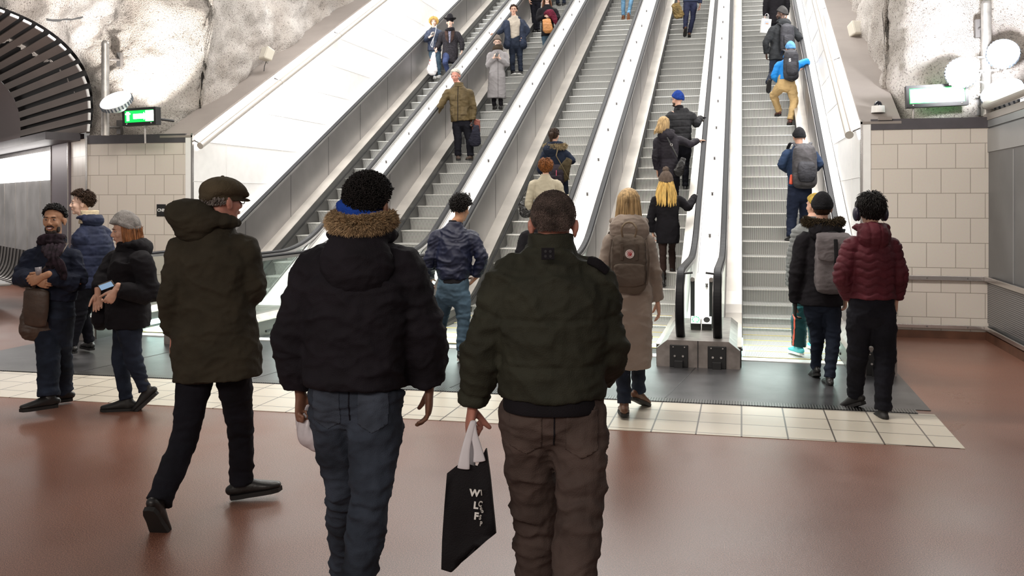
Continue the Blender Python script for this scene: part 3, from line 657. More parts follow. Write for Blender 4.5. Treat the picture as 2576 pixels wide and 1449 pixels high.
# right: pole with three floodlights
d0 = 11.0
def pole(px, y0, y1, d, r, label, brk, arm):
    a, b = pix(px, y0, d), pix(px, y1, d); E = empty('lamp_pole', b, label, 'lamp pole')
    bm = bmesh.new(); rod(bm, b, a, r, 24); tube(bm, [(a, r, r), (a+UP*0.01, r, r)], seg=24, sub=1); obj('pipe', bm, galv, E, smooth=False)
    for y in brk:
        q = pix(px, y, d); bm = bmesh.new(); w_ = pix(px+(35 if arm > 0.5 else -20), y, d+arm); box(bm, -0.035, 0.035, -0.02, 0.05, -0.11, 0.11, M=Matrix.Translation(w_)); rod(bm, q, w_, 0.018); obj('wall_bracket', bm, steel_dark, E)
    return E
P1 = pole(2481, 12, 292, d0, 0.058, 'tall galvanised pipe with three floodlights above the right wall corner', (72, 268), 0.14)
for y in (146, 180, 240):
    q = pix(2481, y, d0); bm = bmesh.new(); rod(bm, q-UP*0.02, q+UP*0.02, 0.075, 18); box(bm, -0.12, 0.12, -0.02, 0.02, -0.012, 0.012, M=Matrix.Translation(q+Vector((0, -0.08, 0)))); obj('clamp', bm, chrome, P1)
grpR = 'floodlights on the right pole'
flood('upper right floodlight on the right pole, tilted up beside the frame edge', pix(2524, 132, d0-0.25), (-0.38, 0.88, 0.28), 0.175, grpR)
flood('left floodlight on the right pole, hanging beside the exit sign', pix(2420, 182, d0-0.3), (-0.33, 0.92, 0.1), 0.175, grpR)
flood('lowest floodlight on the right pole, tilted over the wall corner', pix(2520, 229, d0-0.3), (-0.56, 0.45, 0.69), 0.235, grpR)
cb = bmesh.new(); path_rod(cb, [tuple(pix(a, b, d0-0.25)) for a, b in ((2452, 212), (2462, 198), (2470, 180), (2478, 200), (2492, 222), (2470, 206), (2440, 210))], 0.007, 8, 5)
tag(obj('lamp_cable', cb, mat('white_cable', (0.8, 0.8, 0.8), 0.5)), 'white cable looping between the floodlights of the right pole', 'cable')
# left: pole with one floodlight
P2_ = pole(265, 112, 341, 13.2, 0.055, 'galvanised pipe with one floodlight above the left tiled wall', (150, 320), 1.0)
flood('single oval-looking floodlight on the left pole, glowing towards the hall', pix(290, 251, 12.95), (-0.15, 0.6, 0.72), 0.225, 'floodlights on the left pole')
# added spots without fixtures, brightening patches of the rock
light('rock_fill_spot', 'SPOT', (2.62, 10.9, 3.1), (2.3, 12.6, 4.0), 320, (0.96, 0.97, 1.0), spot_size=1.7, spot_blend=0.5, shadow_soft_size=0.12)
light('rock_fill_spot', 'SPOT', tuple(pix(350, 300, 13.35)), tuple(pix(360, 110, 14.2)), 420, (1, 0.95, 0.88), spot_size=1.25, spot_blend=0.45, shadow_soft_size=0.08)
light('rock_fill_spot', 'SPOT', tuple(pix(150, 40, 12.4)), tuple(pix(70, -30, 13.9)), 500, (1, 0.96, 0.92), spot_size=1.3, spot_blend=0.6, shadow_soft_size=0.1)
# exit signs
green_lit = mat('exit_sign_green', (0.0, 0.35, 0.06), 0.4, emit=(0.005, 0.60, 0.06), estr=1.3)
white_lit = mat('exit_sign_white', (1, 1, 1), 0.4, emit=(0.93, 1, 0.96), estr=4.5)
def exit_sign(px, py, d, w, h, label, strong):
    c = pix(px, py, d); E = empty('exit_sign', c, label, 'exit sign')
    T = Matrix.Translation(c) @ Matrix.Rotation(-0.03, 4, 'Y')
    bm = bmesh.new(); b = 0.035
    for q in ((-w/2-b, w/2+b, -0.06, 0.06, h/2, h/2+b), (-w/2-b, w/2+b, -0.06, 0.06, -h/2-b*1.3, -h/2), (-w/2-b, -w/2, -0.06, 0.06, -h/2, h/2), (w/2, w/2+b, -0.06, 0.06, -h/2, h/2)): box(bm, *q, M=T)
    obj('frame', bm, blackm, E)
    obj('lit_face', mbox(-w/2, w/2, -0.045, 0.04, -h/2, h/2, M=T), green_lit, E)
    bm = bmesh.new()
    if strong:
        box(bm, -w/2+0.012, w/2-0.012, -0.05, -0.046, -h/2+0.012, h/2-0.012, M=T)
    else:
        box(bm, w/2-0.14, w/2-0.01, -0.05, -0.046, -h/2+0.01, h/2-0.01, M=T)          # door pictogram
        box(bm, -0.10, 0.07, -0.05, -0.046, -0.035, 0.035, M=T)                      # arrow shaft
        prism(bm, [(p[0], p[1]) for p in ((0.07, -0.055), (0.12, 0), (0.07, 0.055))], -0.05, -0.046, 'y'); 
        for v in bm.verts[-6:] if False else []: pass
        box(bm, -w/2+0.01, -w/2+0.09, -0.05, -0.046, 0.03, 0.05, M=T); box(bm, -w/2+0.03, -w/2+0.07, -0.05, -0.046, -0.06, 0.07, M=T)
    if not strong:
        for v in bm.verts:
            if (v.co-c).length > 3: v.co = T @ v.co
    obj('white_panel', bm, white_lit, E)
    for s in (-1, 1):
        bm = bmesh.new(); ellipsoid(bm, T @ Vector((s*(w/2-0.04), -0.062, -h/2-0.02)), (0.011, 0.008, 0.011), seg=8, rings=6); obj('screw', bm, chrome, E)
    bm = bmesh.new(); sx = -w/2+0.05 if strong else 0.03
    rod(bm, T @ Vector((sx, 0.03, -h/2-b)), T @ Vector((sx, 0.03, -h/2-0.30)), 0.013, 8); obj('stem', bm, galv, E)
    for yy in (0.12,):
        bm = bmesh.new(); rod(bm, T @ Vector((0, 0.05, 0)), T @ Vector((0, 0.75, 0)), 0.02, 8); obj('wall_arm', bm, blackm, E)
exit_sign(2355, 240, 10.98, 0.62, 0.185, 'glowing exit sign with black frame and thin green rim left of the three floodlights', True)
exit_sign(356, 293, 13.0, 0.48, 0.17, 'green and white emergency exit sign beside the left lamp pole', False)
# projector boxes on the copings and dome camera
cream = mat('cream_housing', (0.62, 0.58, 0.50), 0.45)
def proj(px, py, d, flip, label):
    c = pix(px, py, d); E = empty('loudspeaker', c, label, 'loudspeaker')
    T = Matrix.Translation(c) @ Matrix.Rotation(flip*0.5, 4, 'Z') @ Matrix.Rotation(-0.35, 4, 'X')
    bm = bmesh.new(); prism(bm, [(-0.10, -0.12), (0.06, -0.10), (0.06, 0.10), (-0.10, 0.12)], -0.10, 0.10); bmesh.ops.transform(bm, matrix=T, verts=bm.verts); obj('housing', bm, cream, E, bevel=0.02)
    bm = bmesh.new(); box(bm, -0.085, 0.085, -0.106, -0.100, -0.095, 0.095, M=T); obj('front_grille', bm, mat('cream_grille', (0.72, 0.69, 0.62), 0.5), E)
    bm = bmesh.new(); rod(bm, T @ Vector((flip*0.0, 0.04, 0)), T @ Vector((flip*0.17, 0.12, 0.02)), 0.022, 10); rod(bm, T @ Vector((flip*0.17, 0.12, -0.08)), T @ Vector((flip*0.17, 0.12, 0.08)), 0.02, 10); obj('bracket', bm, galv, E)
    bm = bmesh.new(); path_rod(bm, [tuple(T @ Vector((flip*0.1, 0.06, -0.08))), tuple(T @ Vector((flip*0.12, 0.07, -0.18))), tuple(T @ Vector((flip*0.12, 0.1, -0.30)))], 0.007, 6); obj('cable', bm, blackm, E)
proj(2152, 76, 14.1, 1, 'cream loudspeaker box above the right coping')
proj(674, 138, 15.9, -1, 'pale loudspeaker box above the left sloping coping')
c = pix(2197, 277, 11.75); c.z = coping_z(12.15)+0.03; c.y = 12.12; E = empty('dome_camera', c, 'white surveillance camera with black dome on the right coping end', 'camera')
bm = bmesh.new(); rod(bm, c, c+UP*0.085, 0.082, 24, 0.076); obj('base', bm, mat('camera_white', (0.78, 0.77, 0.75), 0.4), E)
bm = bmesh.new(); ellipsoid(bm, c+UP*0.09, (0.05, 0.05, 0.058)); obj('dome', bm, mat('black_dome', (0.01, 0.01, 0.015), 0.08), E, smooth=True)
struct('trim_15', mbox(1.62, 1.78, WY-0.04, WY+0.1, WT+0.115, WT+0.155), coping_m)
# small black sign on the left tiled wall
def letters(txt, size, M, m, name, parent, extrude=0.001, align='CENTER'):
    bold = 0.045 if 'printed' in name else 0.02
    cu = bpy.data.curves.new(name, 'FONT'); cu.body = txt; cu.size = size; cu.align_x = align; cu.align_y = 'CENTER'; cu.extrude = extrude
    cu.offset = size*bold
    o = bpy.data.objects.new('tmp', cu); COL.objects.link(o)
    dg = bpy.context.evaluated_depsgraph_get(); me = bpy.data.meshes.new_from_object(o.evaluated_get(dg)); bpy.data.objects.remove(o); bpy.data.curves.remove(cu)
    me.transform(M); me.name = name
    return link(name, me, m, parent)
k = (pix(405, 529, 1)-Vector((0, 0, CAMH))); t = (WY-0.012)/k.y; c = k*t+Vector((0, 0, CAMH))
E = empty('wall_sign', c, 'small square black sign with white lettering on the left tiled wall', 'sign')
obj('plate', mbox(c.x-0.075, c.x+0.075, WY-0.014, WY, c.z-0.09, c.z+0.09), blackm, E, bevel=0.003)
letters('CN8', 0.062, Matrix.Translation((c.x, WY-0.0155, c.z)) @ Matrix.Rotation(math.pi/2, 4, 'X'), mat('sign_white', (0.85, 0.85, 0.83), 0.5), 'lettering', E)
# ------------------------------------------------------------ people: builders
def remesh(bm, vox, smooth=2, name='tmp'):
    me = bpy.data.meshes.new(name); bm.to_mesh(me); bm.free()
    o = bpy.data.objects.new('tmp', me); COL2.objects.link(o)
    m = o.modifiers.new('r', 'REMESH'); m.mode = 'VOXEL'; m.voxel_size = vox
    if smooth: s = o.modifiers.new('s', 'SMOOTH'); s.factor = 0.6; s.iterations = smooth
    with bpy.context.temp_override(scene=_sc2, view_layer=VL2):
        dg = bpy.context.evaluated_depsgraph_get(); dg.update()
        out = bpy.data.meshes.new_from_object(o.evaluated_get(dg), depsgraph=dg)
    bpy.data.objects.remove(o); bpy.data.meshes.remove(me)
    out.name = name
    return out
_sc2 = bpy.data.scenes.new('workbench'); COL2 = _sc2.collection; VL2 = _sc2.view_layers[0]
def displace(me, fn):
    """move every vertex along its normal by fn(position, normal)"""
    nr = [Vector(n.vector) for n in me.vertex_normals]
    for v, n in zip(me.vertices, nr): v.co = v.co+n*fn(v.co, n)
def ridged(p): return 1-2*abs(noise.noise(p))
def seg_near(p, bones):
    """nearest bone: (distance along it, bone index, normalised distance)"""
    best = None
    for i, (a, b, r) in enumerate(bones):
        ab = b-a; t = max(0, min(1, (p-a).dot(ab)/ab.length_squared)); d = (p-(a+ab*t)).length/r
        if best is None or d < best[2]: best = (t*ab.length, i, d, t)
    return best
def folds(amp, seed, bones=None, quilt=None, vs=1.0, joint=None):
    """cloth folds; quilt = (spacing, depth, wave) adds stitched baffles across each bone"""
    sd = Vector((seed*3.7, seed*1.3, seed*2.1))
    def f(p, n):
        w = p+0.05*noise.noise_vector(p*5+sd)
        r1 = 1-abs(noise.noise(Vector((w.x*5+w.z*3, w.y*5, w.z*8.0))*vs+sd))*1.6; r2 = 1-abs(noise.noise(Vector((w.x*10-w.z*5, w.y*10, w.z*19))*vs+sd))*1.6
        d = amp*(1.1*max(0, r1)**2.4+0.6*max(0, r2)**2.4+0.3*noise.noise(p*38+sd))-amp*0.9
        if joint:
            for c, rad, k in joint:
                q = (p-c).length/rad
                if q < 2: d += k*math.exp(-q*q*2)*math.sin((p.z-c.z)*95+4*noise.noise(p*9+sd))
        if quilt and bones:
            s, i, dd, t = seg_near(p, bones); sp, dep, wave = quilt
            if wave: s = s+wave*math.sin((p.dot(RGT))*2*math.pi/0.13)
            g = abs(((s/sp) % 1)-0.5)*2                      # 1 at the stitch line
            d += dep*(0.35-1.15*math.exp(-((1-g)*sp/0.014)**2)-0.25*g*g)+dep*0.40*ridged(Vector((p.x*24, p.y*24, p.z*10))+sd)*(0.25+0.75*g)
        return d
    return f
def lerp(a, b, t): return a+(b-a)*t
def frame(fy, pitch=0.0):
    """unit vectors (right, forward, up) for a yaw in degrees counted left from the viewing direction"""
    a = math.radians(fy); F = FWD*math.cos(a)-RGT*math.sin(a); R = RGT*math.cos(a)+FWD*math.sin(a)
    p = math.radians(pitch); F2 = F*math.cos(p)+UP*math.sin(p); U2 = UP*math.cos(p)-F*math.sin(p)
    return R, F2, U2
def add_mesh(dst, src):
    bm = bmesh.new(); bm.from_mesh(dst); bm.from_mesh(src); bm.to_mesh(dst); bm.free(); bpy.data.meshes.remove(src)
def head_bm(bm, c, fr, k=1.0, female=False):
    R, F, U_ = fr; ax = (R, F, U_)
    def e(x, y, z, a, b, d, seg=18, rings=12): ellipsoid(bm, c+(R*x+F*y+U_*z)*k, (a*k, b*k, d*k), ax, seg, rings)
    e(0, -0.012, 0.042, 0.074, 0.094, 0.083, 24, 16)       # cranium
    e(0, 0.028, -0.012, 0.060 if not female else 0.057, 0.064, 0.088)
    e(0, 0.030, -0.060, 0.050 if not female else 0.044, 0.052, 0.050)                # jaw
    e(0, 0.068, -0.093, 0.023, 0.021, 0.019)               # chin
    e(0, 0.078, 0.034, 0.046, 0.016, 0.012)                # brow
    for s in (-1, 1):
        e(s*0.036, 0.062, -0.022, 0.021, 0.020, 0.023)     # cheek
        e(s*0.079, -0.010, -0.008, 0.009, 0.020, 0.034)    # ear
        e(s*0.086, -0.018, 0.003, 0.008, 0.013, 0.025)
        e(s*0.012, 0.098, -0.026, 0.010, 0.012, 0.009)     # nostril wing
    tube(bm, [(c+(F*0.082+U_*0.022)*k, 0.008*k, 0.010*k), (c+(F*0.096+U_*0.0)*k, 0.009*k, 0.011*k), (c+(F*0.108-U_*0.020)*k, 0.012*k, 0.012*k), (c+(F*0.098-U_*0.030)*k, 0.012*k, 0.009*k)], side=R, seg=10, sub=2)
    e(0, 0.088, -0.052, 0.022, 0.010, 0.006); e(0, 0.087, -0.062, 0.019, 0.010, 0.006)
def hand_me(W, dirn, palm, thumb, curl=0.35, k=1.0, vox=0.0038, spread=0.0, thumb_close=0.3):
    """hand from the wrist W along dirn; palm faces 'palm', the thumb sits on the side 'thumb'"""
    D = Vector(dirn).normalized(); P = Vector(palm); P = (P-D*P.dot(D)).normalized(); T = Vector(thumb); T = (T-D*T.dot(D)-P*T.dot(P)).normalized()
    bm = bmesh.new(); kk = k
    tube(bm, [(W-D*0.05*kk, 0.027*kk, 0.021*kk), (W, 0.026*kk, 0.018*kk), (W+D*0.03*kk, 0.034*kk, 0.016*kk), (W+D*0.065*kk, 0.041*kk, 0.015*kk), (W+D*0.092*kk+P*0.002, 0.040*kk, 0.012*kk)], side=T, seg=16, sub=3)
    ellipsoid(bm, W+(D*0.038+T*0.022+P*0.009)*kk, (0.018*kk, 0.030*kk, 0.014*kk), (T, D, P), 12, 8)
    for i, (off, L, r) in enumerate(((0.031, 0.074, 0.0088), (0.0105, 0.083, 0.0092), (-0.0105, 0.077, 0.0088), (-0.031, 0.060, 0.0078))):
        c0 = curl*(0.85+0.12*i); p = W+(D*0.082+T*off)*kk; d = (D+T*(spread*(off/0.03))).normalized(); ang = 0.0
        pts = [(p-d*0.01*kk, r*1.05*kk, r*1.05*kk)]; dv = d
        for j, fr_ in enumerate((0.42, 0.32, 0.26)):
            ang += c0*(0.8, 1.3, 1.0)[j]; dv = d*math.cos(ang)+P*math.sin(ang)
            q = p+dv*(L*fr_*kk)
            pts.append((lerp(p, q, 0.5), r*(0.98-0.08*j)*kk, r*(0.98-0.08*j)*kk)); pts.append((q, r*(1.0-0.09*j)*kk, r*(1.0-0.09*j)*kk)); p = q
        tube(bm, pts, side=T, seg=10, sub=2)
    p = W+(D*0.018+T*0.026+P*0.004)*kk; td = (D*0.72+T*0.62*(1-thumb_close)+P*(0.15+0.7*thumb_close)).normalized()
    t2 = (td+D*0.35-T*0.25*thumb_close+P*0.25*curl).normalized(); q = p+td*0.042*kk; s = q+t2*0.03*kk; u = s+(t2+P*0.2).normalized()*0.024*kk
    tube(bm, [(p, 0.0135*kk, 0.0135*kk), (q, 0.0115*kk, 0.0115*kk), (s, 0.0105*kk, 0.010*kk), (u, 0.0085*kk, 0.008*kk)], side=P, seg=10, sub=2)
    return remesh(bm, vox, 1, 'hand')
SKIN = {}
def skin_mat(key, c):
    if key not in SKIN: SKIN[key] = mat('skin_'+key, c, 0.5, var=0.10, vscale=30, bump=0.05, bscale=200)
    return SKIN[key]
skin_mat('fair', (0.62, 0.36, 0.26)); skin_mat('tan', (0.46, 0.24, 0.14)); skin_mat('ruddy', (0.50, 0.22, 0.165)); skin_mat('dark', (0.20, 0.095, 0.06)); skin_mat('deep', (0.09, 0.045, 0.03)); skin_mat('pale', (0.74, 0.50, 0.40))
def cloth(name, c, var=0.18, rough=0.85, bump=0.35, bscale=260, vscale=7, sheen=0.0, stretch=(1, 1, 1), spec=0.2):
    return mat(name, c, rough, 0, var=var, vscale=vscale, bump=bump, bscale=bscale, sheen=sheen, bstretch=stretch, spec=spec)
HL = {'short': (-0.62, 0.02, 0.50), 'buzz': (-0.66, 0.0, 0.56), 'low': (-0.80, -0.30, 0.45), 'beanie': (-0.50, -0.12, 0.30), 'bob': (-1.2, -0.55, 0.42)}
def cap_shell(c, fr, k, rad, thick, line, noise_amp=0.004, nscale=30, tall=0.0, seg=72, rings=52, seed=0, brim=0.0, swirl=False):
    """hair or knitted cap: a shell over the cranium which dives under the skin below the hair line"""
    R, F, U_ = fr; bm = bmesh.new(); ellipsoid(bm, (0, 0, 0), (1, 1, 1), None, seg, rings)
    zb, zm, zf = line; cc = c+(F*-0.012+U_*0.042)*k; sd = Vector((seed, seed*2.3, 0))
    for v in bm.verts:
        d = v.co.normalized(); x, y, z = d
        if y < -0.45: zl = zb
        elif y < 0.15: zl = zb+(zm-zb)*(y+0.45)/0.6
        elif y < 0.75: zl = zm+(zf-zm)*(y-0.15)/0.6
        else: zl = zf
        t = max(0.0, min(1.0, (z-zl)/0.10+0.5)); t = t*t*(3-2*t)
        base = Vector((x*rad[0], y*rad[1], z*(rad[2]+max(0, z)**2*tall)))
        if zb < -0.7 and y < 0.2 and z < 0: base = Vector((x*rad[0]*(1-0.08*z), y*rad[1], z*rad[2]*1.25))
        nn = noise.noise(d*nscale*0.35+sd)+0.6*noise.noise(d*nscale+sd)
        if swirl: nn += 0.8*math.sin(math.atan2(x, z+0.5)*46+3*noise.noise(d*6+sd))*0.4
        q = base*(1+t*thick/0.085)+d*(noise_amp*nn*t)
        if brim and z < zl+0.36: q += Vector((x, y, 0))*brim*t
        q = q*(0.86+0.14*t)
        v.co = cc+(R*q.x+F*q.y+U_*q.z)*k
    return bm
def curtain(c, fr, k, length, w0, w1, th, seed=0, back=0.06, drift=(0, 0), bottom_taper=1.0):
    """long hair falling behind the head"""
    R, F, U_ = fr; p0 = c+(U_*0.07-F*0.05)*k; r = []
    n = 5
    for i in range(n+1):
        t = i/n; p = p0-UP*(length*t)-F*(back*math.sin(min(1, t*1.6)*1.57))+R*(drift[0]*t*t)
        r.append((p, lerp(w0, w1, t)*(0.75+0.25*min(1, t*3)), th*(1-0.35*t)))
    bm = bmesh.new(); tube(bm, r, side=R, seg=56, sub=8, power=2.4)
    for v in bm.verts:
        a = (v.co-c).dot(R); rz = (v.co-c).dot(F); tz = (c.z-v.co.z)/max(length, 0.1)
        n_ = math.sin(a*310+5*noise.noise(Vector((a*30, seed, v.co.z*3))))+0.8*noise.noise(Vector((a*90, seed, v.co.z*6)))
        v.co += -F*0.0035*n_
        if tz > 0.75: v.co.z += 0.03*noise.noise(Vector((a*60, seed*2, 0)))*(tz-0.75)*4
    return bm
def hair_tufts(c, fr, k, line, n, L, seed=0, lift=0.35, flow='back', w=0.0035, rad=(0.078, 0.099, 0.090), curl=0.0, zmax=2.0):
    """short hair: many small pointed locks lying over the skull"""
    R, F, U_ = fr; zb, zm, zf = line; rnd = random.Random(seed); bm = bmesh.new(); cc = c+(F*-0.012+U_*0.042)*k; cnt = 0
    while cnt < n:
        d = Vector((rnd.gauss(0, 1), rnd.gauss(0, 1), rnd.gauss(0, 1))).normalized(); x, y, z = d
        zl = zb if y < -0.45 else (zb+(zm-zb)*(y+0.45)/0.6 if y < 0.15 else (zm+(zf-zm)*(y-0.15)/0.6 if y < 0.75 else zf))
        if z < zl+0.04 or z > zmax or (zmax < 1 and y > 0.05): continue
        cnt += 1; b = Vector((x*rad[0], y*rad[1], z*rad[2]))
        fl = {'back': Vector((0, -0.8, -0.5+0.2*z)), 'down': Vector((x*0.3, y*0.3, -1)), 'front': Vector((0.25, 0.9, 0.1)), 'curl': Vector((rnd.gauss(0, 1), rnd.gauss(0, 1), rnd.gauss(0, 1)))}[flow]
        if flow == 'back' and z < 0.2: fl = Vector((0, -0.5, -1))
        if flow == 'front' and (z < 0.35 or y < -0.2): fl = Vector((0, -0.2, -1))
        t = (fl-d*fl.dot(d)); t = (t.normalized() if t.length > 1e-3 else d.orthogonal())+Vector((rnd.gauss(0, .25), rnd.gauss(0, .25), rnd.gauss(0, .25)))
        l = L*rnd.uniform(0.6, 1.2)*(1.0 if z > 0 else 0.7); s_ = t.cross(d).normalized(); pts = []
        for j in range(4):
            q = j/3; pts.append(b+t.normalized()*l*q+d*(l*lift*math.sin(q*2.4)+0.004-(0 if flow == 'curl' else (l*q)**2/0.20))+s_*curl*math.sin(q*5))
        W_ = [w*1.2, w*1.3, w, 0.0004]; prev = None
        for p, ww in zip(pts, W_):
            g = cc+(R*p.x+F*p.y+U_*p.z)*k; sw = (R*s_.x+F*s_.y+U_*s_.z)*ww*k; dn = (R*d.x+F*d.y+U_*d.z)*ww*0.9*k
            ring = [bm.verts.new(g-sw), bm.verts.new(g+dn), bm.verts.new(g+sw)]
            if prev:
                for a in range(3): bm.faces.new((prev[a], prev[(a+1) % 3], ring[(a+1) % 3], ring[a]))
            prev = ring
    return bm
def strands(c, fr, k, length, n=70, spread=0.085, w=0.009, seed=0, back=0.05, drift=0.0, flare=0.02, part=0.0, wavy=0.006):
    """long hair: separate locks hanging from the crown down the back"""
    R, F, U_ = fr; rnd = random.Random(seed+5); bm = bmesh.new()
    for i in range(n):
        u = rnd.uniform(-1, 1); a = u*math.pi*0.62; dep = rnd.uniform(0.0, 1.0)
        p0 = c+(R*math.sin(a)*0.074-F*math.cos(a)*0.09+U_*(0.085-0.03*abs(u)+0.02*dep))*k
        L = length*rnd.uniform(0.82, 1.03)*(1-0.12*abs(u)); pts = []; ph = rnd.uniform(0, 6)
        side = math.copysign(part, u) if part else 0
        for j in range(7):
            t = j/6; bk = 0.025*math.sin(min(1.0, t*2.2)*1.57)+back*t
            p = p0-UP*(L*t)+(R*(math.sin(a)*(0.012+flare*t)+side*min(1, t*1.5)+drift*t*t)-F*(bk*max(0.25, math.cos(a))+0.012*dep))*k+R*wavy*math.sin(t*7+ph)*t
            rr = w*(0.75+0.5*math.sin(t*3.0))*(1.0 if t < 0.95 else 0.35)*k
            pts.append((p, rr, rr*0.6))
        tube(bm, pts, side=(R*math.cos(a)-F*math.sin(a)), seg=6, sub=2, cap=False)
    return bm
def cloth_patch(me, O, R, back, poly, off=0.003, name='pocket'):
    """copy the part of a garment inside a convex outline (x right, z up from O, metres) and lift it off the surface"""
    bm = bmesh.new(); bm.from_mesh(me); bm.normal_update()
    xs = [p[0] for p in poly]; zs = [p[1] for p in poly]
    rm = [f for f in bm.faces if f.normal.dot(back) < 0.15 or not (min(xs)-.03 < (f.calc_center_median()-O).dot(R) < max(xs)+.03) or not (min(zs)-.03 < (f.calc_center_median()-O).z < max(zs)+.03) or (f.calc_center_median()-O).dot(back) < -0.03]
    bmesh.ops.delete(bm, geom=rm, context='FACES'); n = len(poly); cx = sum(xs)/n; cz = sum(zs)/n
    for i in range(n):
        a, b = poly[i], poly[(i+1) % n]; nx, nz = b[1]-a[1], -(b[0]-a[0])
        if nx*(cx-a[0])+nz*(cz-a[1]) > 0: nx, nz = -nx, -nz
        bmesh.ops.bisect_plane(bm, geom=bm.verts[:]+bm.edges[:]+bm.faces[:], plane_co=O+R*a[0]+UP*a[1], plane_no=R*nx+UP*nz, clear_outer=True)
    bm.normal_update()
    for v in bm.verts: v.co += v.normal*off
    out = bpy.data.meshes.new(name); bm.to_mesh(out); bm.free(); return out
def tufts(path, rad, n, L, seed, out=None, spread=0.7):
    """fur: many small tapered tufts standing off a path"""
    rnd = random.Random(seed); bm = bmesh.new(); P = catmull([list(p) for p in path], 10)
    for _ in range(n):
        i = rnd.randrange(len(P)-1); c = Vector(P[i]).lerp(Vector(P[i+1]), rnd.random()); t = (Vector(P[i+1])-Vector(P[i])).normalized()
        a = rnd.uniform(0, 6.283); u = t.orthogonal().normalized(); v = t.cross(u); d = u*math.cos(a)+v*math.sin(a)
        b = c+d*rad*rnd.uniform(0.6, 1.0); dr = (d+t*rnd.uniform(-spread, spread)+Vector((0, 0, rnd.uniform(-0.5, 0.35)))).normalized()
        if out: dr = (dr+out*0.4).normalized()
        l = L*rnd.uniform(0.5, 1.15); w = L*0.10; e = dr.orthogonal().normalized(); g = dr.cross(e)
        q = [bm.verts.new(b+(e*math.cos(k*2.094)+g*math.sin(k*2.094))*w) for k in range(3)]; m = b+dr*l*0.6+Vector((0, 0, -0.06*l)); 
        q2 = [bm.verts.new(m+(e*math.cos(k*2.094)+g*math.sin(k*2.094))*w*0.7) for k in range(3)]; tip = bm.verts.new(b+dr*l+Vector((rnd.uniform(-.2, .2)*l, 0, -0.2*l)))
        for k in range(3):
            bm.faces.new((q[k], q[(k+1) % 3], q2[(k+1) % 3], q2[k])); bm.faces.new((q2[k], q2[(k+1) % 3], tip))
    core = bmesh.new(); 
    tube(bm, [(Vector(p), rad*0.9, rad*0.9) for p in P[::4]], seg=12, sub=1)
    return bm
def shoe(parent, A, yaw, pitch, m, sole_m, k=1.0, kind='shoe', L=0.28, K=None):
    """A = ankle joint 0.085 above the sole plane"""
    R, F, U_ = frame(yaw, pitch); base = A-U_*0.085*k
    def P(y, z, x=0): return base+(F*y+U_*z+R*x)*k
    bm = bmesh.new(); s = L/0.28
    tube(bm, [(P(-0.062*s, 0.050), 0.030*k, 0.030*k), (P(-0.03*s, 0.055), 0.036*k, 0.042*k), (P(0.03*s, 0.055), 0.038*k, 0.046*k), (P(0.09*s, 0.045), 0.043*k, 0.034*k), (P(0.145*s, 0.038), 0.046*k, 0.026*k), (P(0.19*s, 0.034), 0.034*k, 0.019*k)], side=R, seg=16, sub=3)
    top = 0.13 if kind == 'shoe' else 0.19
    up_ = (K-A).normalized() if K is not None else U_
    tube(bm, [(P(-0.012, 0.03), 0.036*k, 0.046*k), (P(-0.012, 0.075), 0.037*k, 0.046*k), (A+up_*(top-0.05)*k, 0.042*k, 0.046*k), (A+up_*(top-0.02)*k, 0.043*k, 0.047*k)], side=R, seg=16, sub=3, cap=False)
    me = remesh(bm, 0.0075 if k > 0.5 else 0.009, 1, 'shoe'); o = link('shoe' if kind == 'shoe' else 'boot', me, m, parent, True)
    out = [(-0.072, 0.0), (-0.066, 0.026), (-0.03, 0.036), (0.03, 0.037), (0.10, 0.045), (0.15, 0.047), (0.19, 0.036), (0.212, 0.0)]
    out = out+[(y, -x) for y, x in out[-2:0:-1]]; bm = bmesh.new(); vs = []
    for z in (0.0, 0.024):
        vs.append([bm.verts.new(P(y*s, z, x*1.02)) for y, x in out])
    n = len(out); bm.faces.new(vs[0]); bm.faces.new(vs[1][::-1])
    for i in range(n): bm.faces.new((vs[0][i], vs[1][i], vs[1][(i+1) % n], vs[0][(i+1) % n]))
    bmesh.ops.recalc_face_normals(bm, faces=bm.faces); so = obj('sole', bm, sole_m, o); 
    return o
sole_black = mat('black_rubber_sole', (0.012, 0.011, 0.011), 0.7); sole_white = mat('white_rubber_sole', (0.75, 0.74, 0.72), 0.6)
black_leather = mat('black_leather', (0.014, 0.013, 0.013), 0.38, bump=0.2, bscale=40, var=0.2)
brown_leather = mat('brown_leather', (0.11, 0.045, 0.022), 0.45, bump=0.2, bscale=40, var=0.25)
eye_w = mat('eye_white', (0.42, 0.38, 0.36), 0.4); eye_d = mat('eye_iris', (0.03, 0.015, 0.01), 0.2); lip_m = mat('lip', (0.38, 0.13, 0.11), 0.45); teeth_m = mat('teeth', (0.8, 0.78, 0.72), 0.3)
PEOPLE = {}
